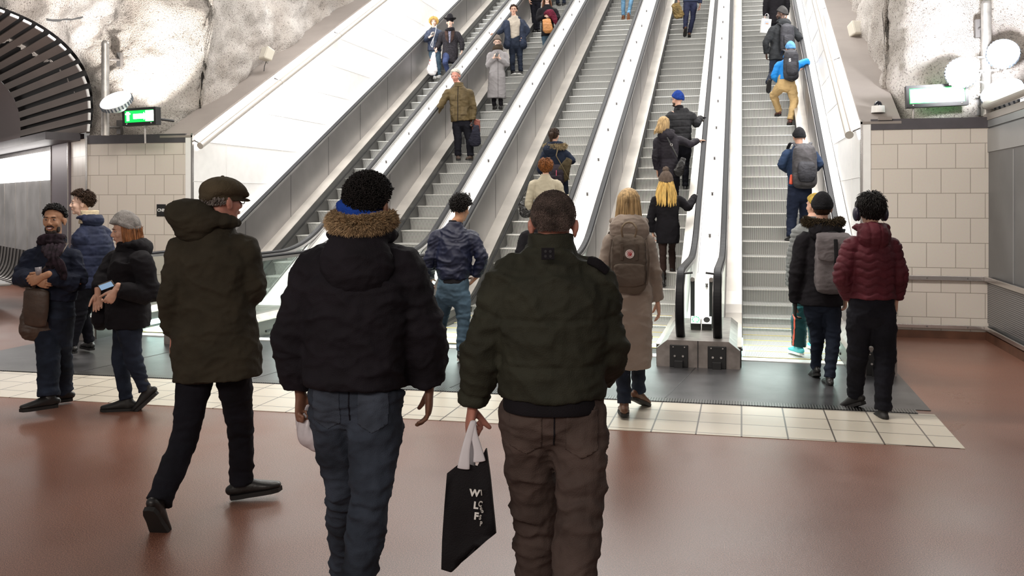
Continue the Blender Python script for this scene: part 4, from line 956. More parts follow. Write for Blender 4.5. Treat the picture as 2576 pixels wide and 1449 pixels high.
def person(label, J, d, yaw=0.0, hyaw=None, hpitch=0.0, k=1.0, skin='fair', hair=None, coat=None, pants=None, feet=None, hands=None, face=None, seed=1, vox=0.011, feetyaw=(5, -5), feetpitch=(0, 0), group=None, snap=None, hk=None):
    """one clothed figure; J = joints as (px, py[, depth offset]); anatomical L/R"""
    Pt = {n: pix(v[0], v[1], d+(v[2] if len(v) > 2 else 0)) for n, v in J.items()}
    hyaw = yaw if hyaw is None else hyaw; hk = k if hk is None else hk
    R, F, _ = frame(yaw); hf = frame(hyaw, hpitch)
    if snap is not None:          # lowest sole stands on height 'snap'
        pass
    lift_ = (Pt['H'].z-0.172*hk)-Pt['N'].z
    if lift_ > 0:
        Pt['N'] = Pt['N']+UP*lift_
        for q_ in ('SL', 'SR'): Pt[q_] = Pt[q_]+UP*lift_*0.45
    N_, P_, H_ = Pt['N'], Pt['P'], Pt['H']; ground = (Pt['AL']+Pt['AR'])/2; gz = min(Pt['AL'].z, Pt['AR'].z)-0.085*k
    E = empty('person', (P_.x, P_.y, gz), label, 'person', group)
    S = {'L': Pt['SL'], 'R': Pt['SR']}; Ej = {'L': Pt['EL'], 'R': Pt['ER']}; W = {'L': Pt['WL'], 'R': Pt['WR']}
    hip = {'L': P_-R*0.088*k, 'R': P_+R*0.088*k}; K = {'L': Pt['KL'], 'R': Pt['KR']}; A = {'L': Pt['AL'], 'R': Pt['AR']}
    # ---- body
    bm = bmesh.new(); head_bm(bm, H_, hf, hk, female=(k < 0.97))
    tube(bm, [(H_+(hf[1]*-0.02-hf[2]*0.03)*hk, 0.050*hk, 0.052*hk), (H_+(hf[1]*-0.012-hf[2]*0.095)*hk, 0.052*hk, 0.054*hk), (N_+UP*0.01, 0.062*k, 0.058*k), (lerp(N_, P_, 0.2), 0.12*k, 0.075*k), (lerp(N_, P_, 0.6), 0.10*k, 0.075*k), (P_, 0.125*k, 0.085*k), (P_-UP*0.05*k, 0.10*k, 0.08*k)], side=R, seg=18, sub=3)
    for s in 'LR':
        tube(bm, [(lerp(N_, S[s], 0.5)-UP*0.03, 0.04*k, 0.04*k), (S[s]-UP*0.005, 0.043*k, 0.043*k), (lerp(S[s], Ej[s], 0.5), 0.036*k, 0.038*k), (Ej[s], 0.030*k, 0.032*k), (lerp(Ej[s], W[s], 0.35), 0.031*k, 0.031*k), (W[s], 0.023*k, 0.021*k)], side=F, seg=12, sub=3)
        tube(bm, [(hip[s], 0.06*k, 0.065*k), (lerp(hip[s], K[s], 0.5), 0.055*k, 0.058*k), (K[s], 0.040*k, 0.042*k), (lerp(K[s], A[s], 0.35), 0.038*k, 0.042*k), (lerp(A[s], K[s], 0.22), 0.026*k, 0.03*k)], side=R, seg=12, sub=3)
    me = remesh(bm, max(0.0055, vox*0.62), 2, 'body')
    hands = hands or {}
    for s in 'LR':
        h = hands.get(s, {})
        if h is None: continue
        sg = 1 if s == 'R' else -1
        dirn = h.get('dir') or (W[s]-Ej[s]).normalized()
        add_mesh(me, hand_me(W[s]+Vector(dirn).normalized()*0.012, dirn, h.get('palm') or -R*sg, h.get('thumb') or F, h.get('curl', 0.35), k*1.02, 0.0036 if d < 8 else 0.0055, h.get('spread', 0.0), h.get('tc', 0.3)))
    gl = [s for s in 'LR' if hands.get(s) and hands[s].get('glove')]
    link('body', me, SKIN[skin], E, True)
    for s in gl:
        h = hands[s]; sg = 1 if s == 'R' else -1; dirn = h.get('dir') or (W[s]-Ej[s]).normalized()
        gm = hand_me(W[s]+Vector(dirn).normalized()*0.006, dirn, h.get('palm') or -R*sg, h.get('thumb') or F, h.get('curl', 0.35), k*1.12, 0.005, h.get('spread', 0.0), h.get('tc', 0.3))
        link('glove', gm, h['glove'], E, True)
    # ---- face
    if face is not None:
        fR, fF, fU = hf; ax = (fR, fF, fU)
        def fe(nm, pts, m):
            b2 = bmesh.new()
            for x, y, z, a, b_, c_ in pts: ellipsoid(b2, H_+(fR*x+fF*y+fU*z)*hk, (a*hk, b_*hk, c_*hk), ax, 12, 8)
            return obj(nm, b2, m, E, True)
        for s in (-1, 1):
            e = fe('eye', [(s*0.030, 0.0785, 0.012, 0.0125, 0.009, 0.0056)], eye_w); b2 = bmesh.new(); ellipsoid(b2, H_+(fR*s*0.030+fF*0.0855+fU*0.0118)*hk, (0.0062*hk, 0.003*hk, 0.0056*hk), ax, 10, 6); obj('iris', b2, eye_d, e, True)
            fe('eyebrow', [(s*0.022, 0.0915, 0.032, 0.011, 0.005, 0.0034), (s*0.036, 0.0870, 0.033, 0.012, 0.005, 0.003)], face.get('brow', eye_d))
        if face.get('smile'):
            fe('lips', [(0, 0.0945, -0.051, 0.021, 0.006, 0.0042), (0, 0.0935, -0.066, 0.018, 0.006, 0.0045), (-0.021, 0.090, -0.053, 0.006, 0.004, 0.003), (0.021, 0.090, -0.053, 0.006, 0.004, 0.003)], lip_m)
            fe('teeth', [(0, 0.0955, -0.058, 0.017, 0.0045, 0.0045)], teeth_m)
        else: fe('lips', [(0, 0.0955, -0.0535, 0.019, 0.0045, 0.0035), (0, 0.0945, -0.0605, 0.016, 0.005, 0.004)], lip_m)
        if face.get('beard'):
            b2 = bmesh.new(); B = face['beard']
            for x, y, z, a, b_, c_ in ((0, 0.072, -0.095, 0.030, 0.024, 0.018), (-0.024, 0.060, -0.090, 0.02, 0.028, 0.018), (0.024, 0.060, -0.090, 0.02, 0.028, 0.018), (-0.047, 0.032, -0.066, 0.010, 0.030, 0.028), (0.047, 0.032, -0.066, 0.010, 0.030, 0.028)): ellipsoid(b2, H_+(fR*x+fF*y+fU*z)*hk, (a*hk, b_*hk, c_*hk), ax, 14, 8)
            tube(b2, [(H_+(fR*x+fF*y+fU*z)*hk, 0.0045*hk, 0.0065*hk) for x, y, z in ((-0.027, 0.084, -0.050), (-0.014, 0.0935, -0.041), (0, 0.097, -0.040), (0.014, 0.0935, -0.041), (0.027, 0.084, -0.050))], side=fF, seg=8, sub=3)
            obj('beard', b2, B, E, True)
        if face.get('stubble'):
            pass
    if face is not None and face.get('glasses'):
        fR, fF, fU = hf; b2 = bmesh.new()
        for s in (-1, 1):
            path_rod(b2, [H_+(fR*(s*0.031+0.024*math.cos(a))+fF*(0.104-0.006*abs(math.cos(a)))+fU*(0.008+0.018*math.sin(a)))*hk for a in [2*math.pi*q/16 for q in range(17)]], 0.0022*hk, 6)
            rod(b2, H_+(fR*s*0.056+fF*0.100+fU*0.014)*hk, H_+(fR*s*0.079+fF*0.0+fU*0.010)*hk, 0.002*hk, 6)
        rod(b2, H_+(fR*-0.009+fF*0.106+fU*0.01)*hk, H_+(fR*0.009+fF*0.106+fU*0.01)*hk, 0.002*hk, 6); obj('glasses', b2, blackm, E)
    # ---- hair, hats
    if hair:
        for it in (hair if isinstance(hair, list) else [hair]):
            ty = it['t']; m = it['m']; fR, fF, fU = hf
            if ty == 'cap':
                bm = cap_shell(H_, hf, hk, it.get('rad', (0.077, 0.098, 0.088)), it.get('th', 0.010), it.get('line', HL['short']), it.get('na', 0.004), it.get('ns', 34), it.get('tall', 0), seed=seed, brim=it.get('brim', 0), swirl=it.get('swirl', False), seg=72 if d < 9 else 48, rings=52 if d < 9 else 34)
                obj(it.get('name', 'hair'), bm, m, E, True)
            elif ty == 'curtain':
                obj('long_hair', strands(H_, hf, hk, it['len'], it.get('n', 90 if d < 13 else 60), 0.085, it.get('w', 0.010), seed, it.get('back', 0.05), it.get('drift', 0.0), it.get('flare', 0.03), it.get('part', 0.0), it.get('wavy', 0.005)), m, E, True)
            elif ty == 'locks':
                obj('hair_locks', hair_tufts(H_, hf, hk, it.get('line', HL['short']), int(it.get('n', 1200)*(1 if d < 11 else 0.45)), it.get('L', 0.03), seed, it.get('lift', 0.35), it.get('flow', 'back'), it.get('w', 0.0035 if d < 11 else 0.006), it.get('rad', (0.079, 0.100, 0.091)), it.get('curl', 0), it.get('zmax', 2.0)), m, E, True)
            elif ty == 'ball':
                c = H_+(fR*it['at'][0]+fF*it['at'][1]+fU*it['at'][2])*hk; bm = bmesh.new(); ellipsoid(bm, c, tuple(x*hk for x in it['r']), (fR, fF, fU), 24, 16)
                for v in bm.verts: v.co += (v.co-c)*(0.22*noise.noise(v.co*70))
                obj(it.get('name', 'hair'), bm, m, E, True)
            elif ty == 'tail':
                bm = bmesh.new(); tube(bm, [(H_+(fR*x+fF*y+fU*z)*hk, r*hk, r*hk*0.8) for x, y, z, r in it['pts']], side=fR, seg=16, sub=5)
                for v in bm.verts: v.co += fF*0.003*math.sin(v.co.dot(fR)*500)
                obj('ponytail', bm, m, E, True)
            elif ty == 'fedora':
                b2 = bmesh.new(); c = H_+fU*0.082*hk; tube(b2, [(c-fU*0.004*hk, 0.155*hk, 0.165*hk), (c+fU*0.004*hk, 0.155*hk, 0.165*hk)], side=fR, seg=28, sub=1, cap=False)
                for v in b2.verts: v.co += fU*0.09*((v.co-c).dot(fR)/0.15)**2*hk*0.35
                h = obj('hat', b2, m, E, True); b2 = bmesh.new(); tube(b2, [(c-fU*0.01*hk, 0.092*hk, 0.108*hk), (c+fU*0.04*hk, 0.090*hk, 0.106*hk), (c+fU*0.072*hk, 0.078*hk, 0.096*hk)], side=fR, seg=24, sub=3, power=2.3); obj('crown', b2, m, h, True)
            elif ty == 'flatcap':
                b2 = bmesh.new(); c = H_+(fU*0.060)*hk; fF = fF*0.86; fR = fR*0.93
                tube(b2, [(c+(fF*-0.108-fU*0.035)*hk, 0.060*hk, 0.030*hk), (c+(fF*-0.07-fU*0.0)*hk, 0.102*hk, 0.056*hk), (c+(fF*0.0+fU*0.012)*hk, 0.122*hk, 0.062*hk), (c+(fF*0.07+fU*0.002)*hk, 0.108*hk, 0.048*hk), (c+(fF*0.125-fU*0.022)*hk, 0.078*hk, 0.022*hk)], side=fR, seg=32, sub=6)
                tube(b2, [(c+(fF*0.0-fU*0.055)*hk, 0.087*hk, 0.106*hk), (c+(fF*0.0-fU*0.01)*hk, 0.090*hk, 0.110*hk)], side=fR, seg=28, sub=2, cap=False)
                me = remesh(b2, 0.005, 2, 'flat_cap')
                def pleat(p, n):
                    q = p-c; a = math.atan2(q.dot(fR), -q.dot(fF)+0.02); t = max(0, q.dot(fU)+0.02)/0.06
                    return -0.004*math.exp(-((math.sin(a*4))/0.22)**2)*min(1, t)+0.0015*noise.noise(p*60)
                displace(me, pleat); h = link('flat_cap', me, m, E, True)
                b2 = bmesh.new(); ellipsoid(b2, c+(fF*0.125-fU*0.045)*hk, (0.072*hk, 0.044*hk, 0.007*hk), (fR, (fF-fU*0.25).normalized(), (fU+fF*0.25).normalized()), 20, 8); obj('peak', b2, m, h, True)
                b2 = bmesh.new(); ellipsoid(b2, c+(fU*0.073)*hk, (0.011*hk, 0.011*hk, 0.006*hk), (fR, fF, fU), 12, 8); obj('button', b2, m, h, True)
    # ---- coat
    bones = [(lerp(S['L'], S['R'], 0.5), P_-UP*0.4, 0.20)]+[(S[s], Ej[s], 0.085) for s in 'LR']+[(Ej[s], W[s], 0.07) for s in 'LR']
    if coat:
        c = coat; hem = pix(*c['hem'][:2], d+(c['hem'][2] if len(c['hem']) > 2 else 0)); sw = (S['R']-S['L']).length/2
        wc, ww, wh, wz = c.get('w', (0.19, 0.175, 0.19, 0.19)); tc, tw, th, tz = c.get('t', (0.135, 0.125, 0.14, 0.14)); ar = c.get('arm', (0.078, 0.066, 0.052))
        SM = lerp(S['L'], S['R'], 0.5); bk = c.get('back', 0.0)
        bm = bmesh.new(); nk = c.get('neck', 0.075)
        rings = [(N_+UP*0.035*k, nk*k, nk*k*0.95), (N_-UP*0.015*k, max(nk*1.35, sw*0.55), nk*1.25*k), (SM+UP*0.02*k, sw*0.94, tc*0.80), (lerp(SM, P_, 0.16)-F*bk*0.5, max(sw*0.98, wc), tc), (lerp(SM, P_, 0.38)-F*bk, wc, tc*1.04), (lerp(SM, P_, 0.70), ww, tw), (lerp(SM, P_, 0.98), wh, th)]
        if (hem.z < P_.z-0.05): rings += [(lerp(P_, hem, 0.5), lerp(wh, wz, 0.5), lerp(th, tz, 0.5)), (hem, wz, tz)]
        else: rings[-1] = (hem, wz, tz)
        tube(bm, rings, side=R, seg=30, sub=4, power=2.3, cap=False)
        body_part = bm
        if c.get('sleeves', True):
            for s in 'LR':
                sg = 1 if s == 'R' else -1
                tube(bm, [(lerp(S[s], SM, 0.35)-UP*0.02, ar[0]*0.9, ar[0]*0.9), (S[s]-UP*0.015, ar[0], ar[0]), (lerp(S[s], Ej[s], 0.5), lerp(ar[0], ar[1], 0.55), lerp(ar[0], ar[1], 0.55)), (Ej[s], ar[1], ar[1]), (lerp(Ej[s], W[s], 0.5), lerp(ar[1], ar[2], 0.45)*1.03, lerp(ar[1], ar[2], 0.45)*1.03), (lerp(Ej[s], W[s], 0.94), ar[2], ar[2])], side=F, seg=20, sub=4, cap=False)
        me = remesh(bm, vox, c.get('smooth', 4), 'jacket')
        jt = [(Ej[s], ar[1]*1.6, c.get('jf', 0.006)) for s in 'LR']
        displace(me, folds(c.get('amp', 0.007), seed, bones, c.get('quilt'), c.get('vs', 1.0), jt))
        pats = [(nm, m_, cloth_patch(me, N_, R, -F, pl, of, nm)) for nm, m_, pl, of in c.get('patches', [])]+[(nm, m_, cloth_patch(me, N_, R, F, pl, of, nm)) for nm, m_, pl, of in c.get('fpatches', [])]
        o = link(c.get('name', 'jacket'), me, c['m'], E, True)
        for nm, m_, pm in pats:
            po_ = link(nm, pm, m_, o, True); so_ = po_.modifiers.new('thick', 'SOLIDIFY'); so_.thickness = 0.003; so_.offset = -1
        PEOPLE[label] = (E, o)
        if c.get('band'):          # knitted hem band
            bm = bmesh.new(); tube(bm, [(hem+UP*0.01, wz*0.93, tz*0.93), (hem-UP*0.028, wz*0.955, tz*0.95), (hem-UP*0.042, wz*0.94, tz*0.93)], side=R, seg=36, sub=3, power=2.3, cap=False); obj('hem_band', bm, c['band'], o, True)
        if c.get('collar'):
            cm, hgt, rr = c['collar']; bm = bmesh.new(); tube(bm, [(N_-UP*0.035*k, rr*1.25, rr*1.15), (N_+UP*hgt*0.45, rr*1.02, rr*1.02), (N_+UP*hgt, rr*0.98, rr*0.98)], side=R, seg=30, sub=5, cap=False)
            me = remesh(bm, vox*0.7, 2, 'collar'); displace(me, folds(0.004, seed+3, vs=1.6)); link('collar', me, cm, o, True)
        if c.get('hood'):          # lying hood: thick roll behind the neck
            h = c['hood']; hc = N_-F*h.get('b', 0.10)+UP*h.get('u', 0.02)+R*h.get('x', 0); w_, d_, t_ = h.get('size', (0.14, 0.10, 0.09)); bm = bmesh.new()
            tl = math.radians(h.get('tilt', 0)); Rt = R*math.cos(tl)+UP*math.sin(tl); Ut = UP*math.cos(tl)-R*math.sin(tl)
            for q in range(9):
                a = math.radians(-95+q*190/8); p = N_+UP*h.get('ru', 0.03)-F*(math.cos(a)*h.get('ring', 0.105)-0.015)+Rt*(math.sin(a)*h.get('ring', 0.105)*1.1); ellipsoid(bm, p, (h.get('rt', 0.05)*(1-0.45*(abs(q-4)/4)**2),)*3, None, 14, 10)
            ellipsoid(bm, hc-UP*t_*0.35, (w_, d_, t_*1.15), (Rt, F, Ut), 22, 14); ellipsoid(bm, hc-UP*t_*1.0, (w_*0.72, d_*0.7, t_*0.95), (Rt, F, Ut), 22, 14)
            me = remesh(bm, vox*0.8, 3, 'hood'); displace(me, folds(h.get('amp', 0.006), seed+5, [(hc+Rt*-0.2, hc+Rt*0.2, 0.1)], h.get('quilt'), 1.3)); ho = link('hood', me, h.get('m', c['m']), o, True)
            if h.get('fur'):
                f = h['fur']; rr = f.get('ring', 0.125); pts = []
                for q in range(11):
                    a = math.radians(-f.get('arc', 105)+q*2*f.get('arc', 105)/10); pts.append(N_+UP*(f.get('u', 0.07))+Rt*(math.sin(a)*rr*f.get('wx', 1.15))-F*(math.cos(a)*rr*0.95)-UP*(0.02*math.cos(a)))
                obj('fur_trim', tufts(pts, f.get('r', 0.03), f.get('n', 2200), f.get('L', 0.045), seed, out=-F*0.5), f['m'], ho, False)
        if c.get('scarf'):
            bm = bmesh.new(); sm, rr, th_ = c['scarf']
            for q, (dz, r2) in enumerate(((0.0, 1.0), (0.035, 0.93))):
                pts = [(N_+UP*(c.get('scarf_up', 0.02)+dz+0.02*math.cos(a+q))+R*math.sin(a)*rr*r2*1.05+F*(math.cos(a)*rr*r2+0.012), th_, th_*0.8) for a in [2*math.pi*t/12+0.1 for t in range(13)]]
                tube(bm, pts, side=UP, seg=14, sub=2)
            me = remesh(bm, vox*0.7, 2, 'scarf'); displace(me, folds(0.005, seed+9, vs=2.2)); link('scarf', me, sm, E, True)
    # ---- trousers
    if pants:
        c = pants; r1, r2, r3, r4 = c.get('r', (0.092, 0.068, 0.062, 0.058)); bm = bmesh.new(); wb = c.get('hip', 0.165)
        tube(bm, [(P_+UP*0.13*k, wb*0.90, 0.115*k), (P_+UP*0.02, wb, 0.125*k), (P_-UP*0.08*k, wb*0.99, 0.12*k)], side=R, seg=26, sub=4, power=2.3)
        for s in 'LR':
            hp = hip[s]-UP*0.05*k; an = A[s]+UP*c.get('up', 0.0)
            tube(bm, [(hp, r1*0.95, r1*1.15), (lerp(hp, K[s], 0.35), r1, r1*1.02), (lerp(hp, K[s], 0.75), lerp(r1, r2, 0.7), lerp(r1, r2, 0.75)), (K[s], r2, r2*1.03), (lerp(K[s], an, 0.35), r3*1.03, r3*1.12), (lerp(K[s], an, 0.75), r4*0.98, r4*1.02), (lerp(K[s], an, 0.985), r4, r4*1.12)], side=R, seg=20, sub=4, cap=False)
        me = remesh(bm, vox, 3, 'trousers')
        jt = [(K[s]-F*0.03, 0.11, c.get('jf', 0.006)) for s in 'LR']+[(A[s]+UP*0.09, 0.10, c.get('jf', 0.006)*1.1) for s in 'LR']
        displace(me, folds(c.get('amp', 0.006), seed+20, None, None, 1.0, jt)); pats = [(nm, m_, cloth_patch(me, P_, R, -F, pl, of, nm)) for nm, m_, pl, of in c.get('patches', [])]
        tr = link('trousers', me, c['m'], E, True)
        for nm, m_, pm in pats:
            po_ = link(nm, pm, m_, tr, True); so_ = po_.modifiers.new('thick', 'SOLIDIFY'); so_.thickness = 0.003; so_.offset = -1
    if feet:
        for i, s in enumerate('LR'):
            fm, sm, kind = feet if not isinstance(feet[0], (list, tuple)) else feet[i]
            shoe(E, A[s], yaw+feetyaw[i], feetpitch[i], fm, sm, k, kind, K=K[s])
    return E, dict(N=N_, P=P_, H=H_, S=S, E=Ej, W=W, A=A, K=K, R=R, F=F, hf=hf, d=d)
def sdepth(px, py):
    """depth at which a sole seen at a pixel stands on an escalator tread"""
    best = None; d = 8.0
    while d < 34:
        p = pix(px, py, d); 
        if p.z < nose(p.y)-0.10: return d
        d += 0.02
    return d
# ------------------------------------------------------------ carried things
def pack(label, c, fr, w, h, dp, m, m2=None, style='round', group=None, emblem=None, wearer=None, strap_m=None):
    """backpack: c = centre of its back panel; fr = (right, forward, up) of the wearer"""
    R, F, _ = fr; B = -F; m2 = m2 or m; strap_m = strap_m or m2
    E = empty('backpack', c-UP*h/2, label, 'backpack', group)
    def P(x, y, z): return c+R*x+B*y+UP*z
    bm = bmesh.new(); pw = 4.5 if style != 'round' else 3.0
    tube(bm, [(P(0, dp*0.45, -h/2), w*0.46, dp*0.46), (P(0, dp*0.5, -h/2+0.03), w*0.5, dp*0.52), (P(0, dp*0.5, 0), w*0.5, dp*0.52), (P(0, dp*0.46, h/2-0.07), w*0.47, dp*0.46), (P(0, dp*0.38, h/2-0.012), w*(0.38 if style == 'round' else 0.45), dp*0.34)], side=R, seg=36, sub=5, power=pw)
    me = remesh(bm, 0.009, 2, 'bag_body'); displace(me, folds(0.005, w*50, vs=1.4)); link('bag_body', me, m, E, True)
    bm = bmesh.new()
    if style == 'square':
        tube(bm, [(P(0, dp*1.02, -h/2+0.02), w*0.40, dp*0.16), (P(0, dp*1.06, -h/2+0.06), w*0.43, dp*0.18), (P(0, dp*1.04, -h/2+h*0.44), w*0.43, dp*0.15)], side=R, seg=30, sub=4, power=5)
    elif style == 'flap':
        tube(bm, [(P(0, dp*1.02, h*0.02), w*0.30, 0.010), (P(0, dp*1.04, h*0.07), w*0.48, 0.012), (P(0, dp*1.02, h*0.32), w*0.52, 0.014), (P(0, dp*0.82, h*0.47), w*0.50, 0.02), (P(0, dp*0.4, h*0.52), w*0.46, 0.02)], side=R, seg=30, sub=4, power=5)
    else:
        tube(bm, [(P(0, dp*1.0, -h*0.42), w*0.30, dp*0.18), (P(0, dp*1.1, -h*0.3), w*0.37, dp*0.24), (P(0, dp*1.08, -h*0.05), w*0.36, dp*0.2), (P(0, dp*0.98, h*0.06), w*0.30, dp*0.10)], side=R, seg=26, sub=4, power=3)
    me = remesh(bm, 0.008, 2, 'front_pocket'); displace(me, folds(0.004, 7, vs=2)); link('flap' if style == 'flap' else 'front_pocket', me, m2, E, True)
    for s in (-1, 1):
        bm = bmesh.new(); tube(bm, [(P(s*w*0.22, 0.02, h*0.42), 0.024, 0.008), (P(s*w*0.32, -0.02, h*0.56), 0.026, 0.009), (P(s*w*0.42, -0.10, h*0.60), 0.027, 0.010), (P(s*w*0.46, -0.20, h*0.46), 0.026, 0.009)], side=R, seg=12, sub=5, power=3); obj('shoulder_strap', bm, strap_m, E, True)
    if style == 'round':
        for s in (-1, 1):
            bm = bmesh.new(); path_rod(bm, [P(s*w*0.40, dp*0.9, -h*0.35), P(s*w*0.44, dp*0.7, 0.0), P(s*w*0.34, dp*0.85, h*0.3)], 0.006, 6, 6); obj('compression_strap', bm, strap_m, E)
    bm = bmesh.new(); path_rod(bm, [P(-0.04, dp*0.4, h*0.49), P(-0.035, dp*0.4, h*0.56), P(0.035, dp*0.4, h*0.56), P(0.04, dp*0.4, h*0.49)], 0.008, 8, 6); obj('grab_handle', bm, strap_m, E, True)
    return E, P
def bag(name, label, cat, c, fr, w, h, dp, m, power=4.0, taper=0.85, sag=0.0, group=None, amp=0.006, tilt=0.0, vox=0.008):
    R, F, _ = fr; E = empty(name, c-UP*h/2, label, cat, group); R2 = R*math.cos(tilt)+UP*math.sin(tilt); U2 = UP*math.cos(tilt)-R*math.sin(tilt); bm = bmesh.new()
    tube(bm, [(c-U2*h/2, w*0.42, dp*0.42), (c-U2*h*0.38, w*0.5, dp*0.5), (c, w*0.5*(1+taper)/2, dp*0.48), (c+U2*h*0.42, w*0.5*taper, dp*0.30), (c+U2*h/2, w*0.49*taper, dp*0.2)], side=R2, seg=32, sub=5, power=power)
    me = remesh(bm, vox, 2, 'bag_body'); displace(me, folds(amp, w*90, vs=1.8)); link('bag_body', me, m, E, True)
    return E
# ------------------------------------------------------------ cloth colours
navy_puffer = cloth('navy_puffer', (0.018, 0.024, 0.055), 0.3, 0.6)
navy_sheen = cloth('navy_satin', (0.007, 0.010, 0.032), 0.2, 0.45, spec=0.4)
near_black = cloth('black_cloth', (0.0085, 0.0075, 0.010), 0.3)
black_parka = cloth('black_parka_cloth', (0.011, 0.009, 0.013), 0.3, 0.8)
olive_parka = cloth('olive_parka_cloth', (0.036, 0.030, 0.020), 0.25, 0.85)
olive_quilt = cloth('olive_quilt_cloth', (0.029, 0.0295, 0.0205), 0.3, 0.75)
olive_coat = cloth('waxed_olive_cloth', (0.085, 0.060, 0.026), 0.35, 0.6)
maroon_puffer = cloth('maroon_puffer_cloth', (0.085, 0.014, 0.022), 0.3, 0.6)
beige_wool = cloth('beige_wool', (0.27, 0.22, 0.185), 0.12, 0.95, sheen=0.2)
cream_coat = cloth('cream_trench', (0.46, 0.41, 0.31), 0.1, 0.85)
grey_coat = cloth('pale_grey_wool', (0.30, 0.285, 0.29), 0.12, 0.95)
grey_puffer = cloth('light_grey_puffer', (0.19, 0.20, 0.20), 0.3, 0.5)
blue_shell = cloth('bright_blue_shell', (0.015, 0.22, 0.62), 0.15, 0.5)
navy_wool = cloth('navy_wool', (0.022, 0.040, 0.085), 0.25)
charcoal = cloth('charcoal_cloth', (0.030, 0.030, 0.033), 0.3)
denim_dark = cloth('dark_denim', (0.016, 0.022, 0.038), 0.55, 0.85, vscale=5)
denim_mid = cloth('mid_denim', (0.034, 0.043, 0.062), 0.6, 0.85, vscale=4)
denim_blue = cloth('washed_denim', (0.055, 0.092, 0.130), 0.6, 0.85, vscale=4)
denim_light = cloth('light_denim', (0.17, 0.34, 0.52), 0.4, 0.85, vscale=5)
brown_twill = cloth('brown_twill', (0.074, 0.053, 0.047), 0.25, 0.85)
tan_chino = cloth('tan_chino', (0.52, 0.36, 0.17), 0.12, 0.85)
suit_navy = cloth('navy_suit', (0.022, 0.026, 0.060), 0.2, 0.7)
teal_track = cloth('teal_track_cloth', (0.003, 0.032, 0.036), 0.2, 0.6)
black_jean = cloth('black_jean', (0.0075, 0.0075, 0.012), 0.4)
scarf_blue = cloth('blue_knit_scarf', (0.012, 0.055, 0.33), 0.3, 0.9, 0.6, 160)
scarf_dark = cloth('dark_striped_scarf', (0.022, 0.014, 0.020), 0.9, 0.9, vscale=26)
scarf_brown = cloth('brown_knit_scarf', (0.065, 0.048, 0.035), 0.4, 0.95, 0.7, 150)
fur_tan = cloth('tan_fur', (0.36, 0.25, 0.145), 0.6, 0.9, vscale=60)
fur_dark = cloth('dark_brown_fur', (0.045, 0.032, 0.018), 0.8, 0.9, vscale=60)
fur_pale = cloth('pale_beige_fur', (0.30, 0.235, 0.14), 0.7, 0.9, vscale=50)
def hairm(n, c, var=0.5): return mat(n, c, 0.55, 0, var=var, vscale=60, vstretch=(1, 1, 0.08), bump=0.5, bscale=160, bstretch=(1, 1, 0.14), spec=0.25)
h_black = hairm('black_hair', (0.008, 0.006, 0.006)); h_brown = hairm('dark_brown_hair', (0.035, 0.018, 0.010)); h_grey = mat('cropped_grey_brown_hair', (0.135, 0.098, 0.086), 0.8, var=0.6, vscale=26, bump=0.8, bscale=300)
h_white = hairm('white_hair', (0.62, 0.58, 0.52), 0.25); h_blonde = hairm('golden_blonde_hair', (0.66, 0.42, 0.13), 0.55); h_ash = hairm('ash_blonde_hair', (0.40, 0.27, 0.13), 0.6); h_red = hairm('auburn_hair', (0.19, 0.065, 0.016), 0.6); h_curl = hairm('auburn_curls', (0.22, 0.085, 0.03), 0.6)
def knit(n, c): return cloth(n, c, 0.35, 0.95, 0.9, 130, 20)
k_grey = knit('heather_grey_knit', (0.27, 0.255, 0.245)); k_black = knit('black_knit', (0.010, 0.010, 0.012)); k_blue = knit('royal_blue_knit', (0.010, 0.035, 0.19)); k_taupe = knit('taupe_knit', (0.12, 0.088, 0.07)); k_lblue = knit('light_blue_knit', (0.12, 0.30, 0.55)); k_grb = knit('greybrown_knit', (0.16, 0.13, 0.11)); k_mustard = knit('mustard_knit', (0.50, 0.34, 0.07))
BEANIE = dict(t='cap', name='beanie', th=0.017, line=HL['beanie'], na=0.002, ns=20, tall=0.012, brim=0.006, rad=(0.078, 0.099, 0.090))
def beanie(m, **kw): return {**BEANIE, 'm': m, **kw}
denim_pocket = cloth('mid_denim_pocket', (0.040, 0.049, 0.068), 0.5, 0.85, vscale=6)
twill_pocket = cloth('brown_twill_pocket', (0.080, 0.058, 0.051), 0.25, 0.85)
olive_pocket = cloth('waxed_olive_pocket', (0.095, 0.068, 0.032), 0.3, 0.6)
grp = 'people crossing the station hall'; grd = 'people riding the escalators'
WS = cloth('white_nothing', (0.8, 0.8, 0.8))
black_shoe = (black_leather, sole_black, 'shoe'); black_boot = (black_leather, sole_black, 'boot'); brown_shoe = (brown_leather, sole_black, 'shoe'); white_shoe = (mat('white_canvas_shoe', (0.75, 0.74, 0.73), 0.6), sole_white, 'shoe')
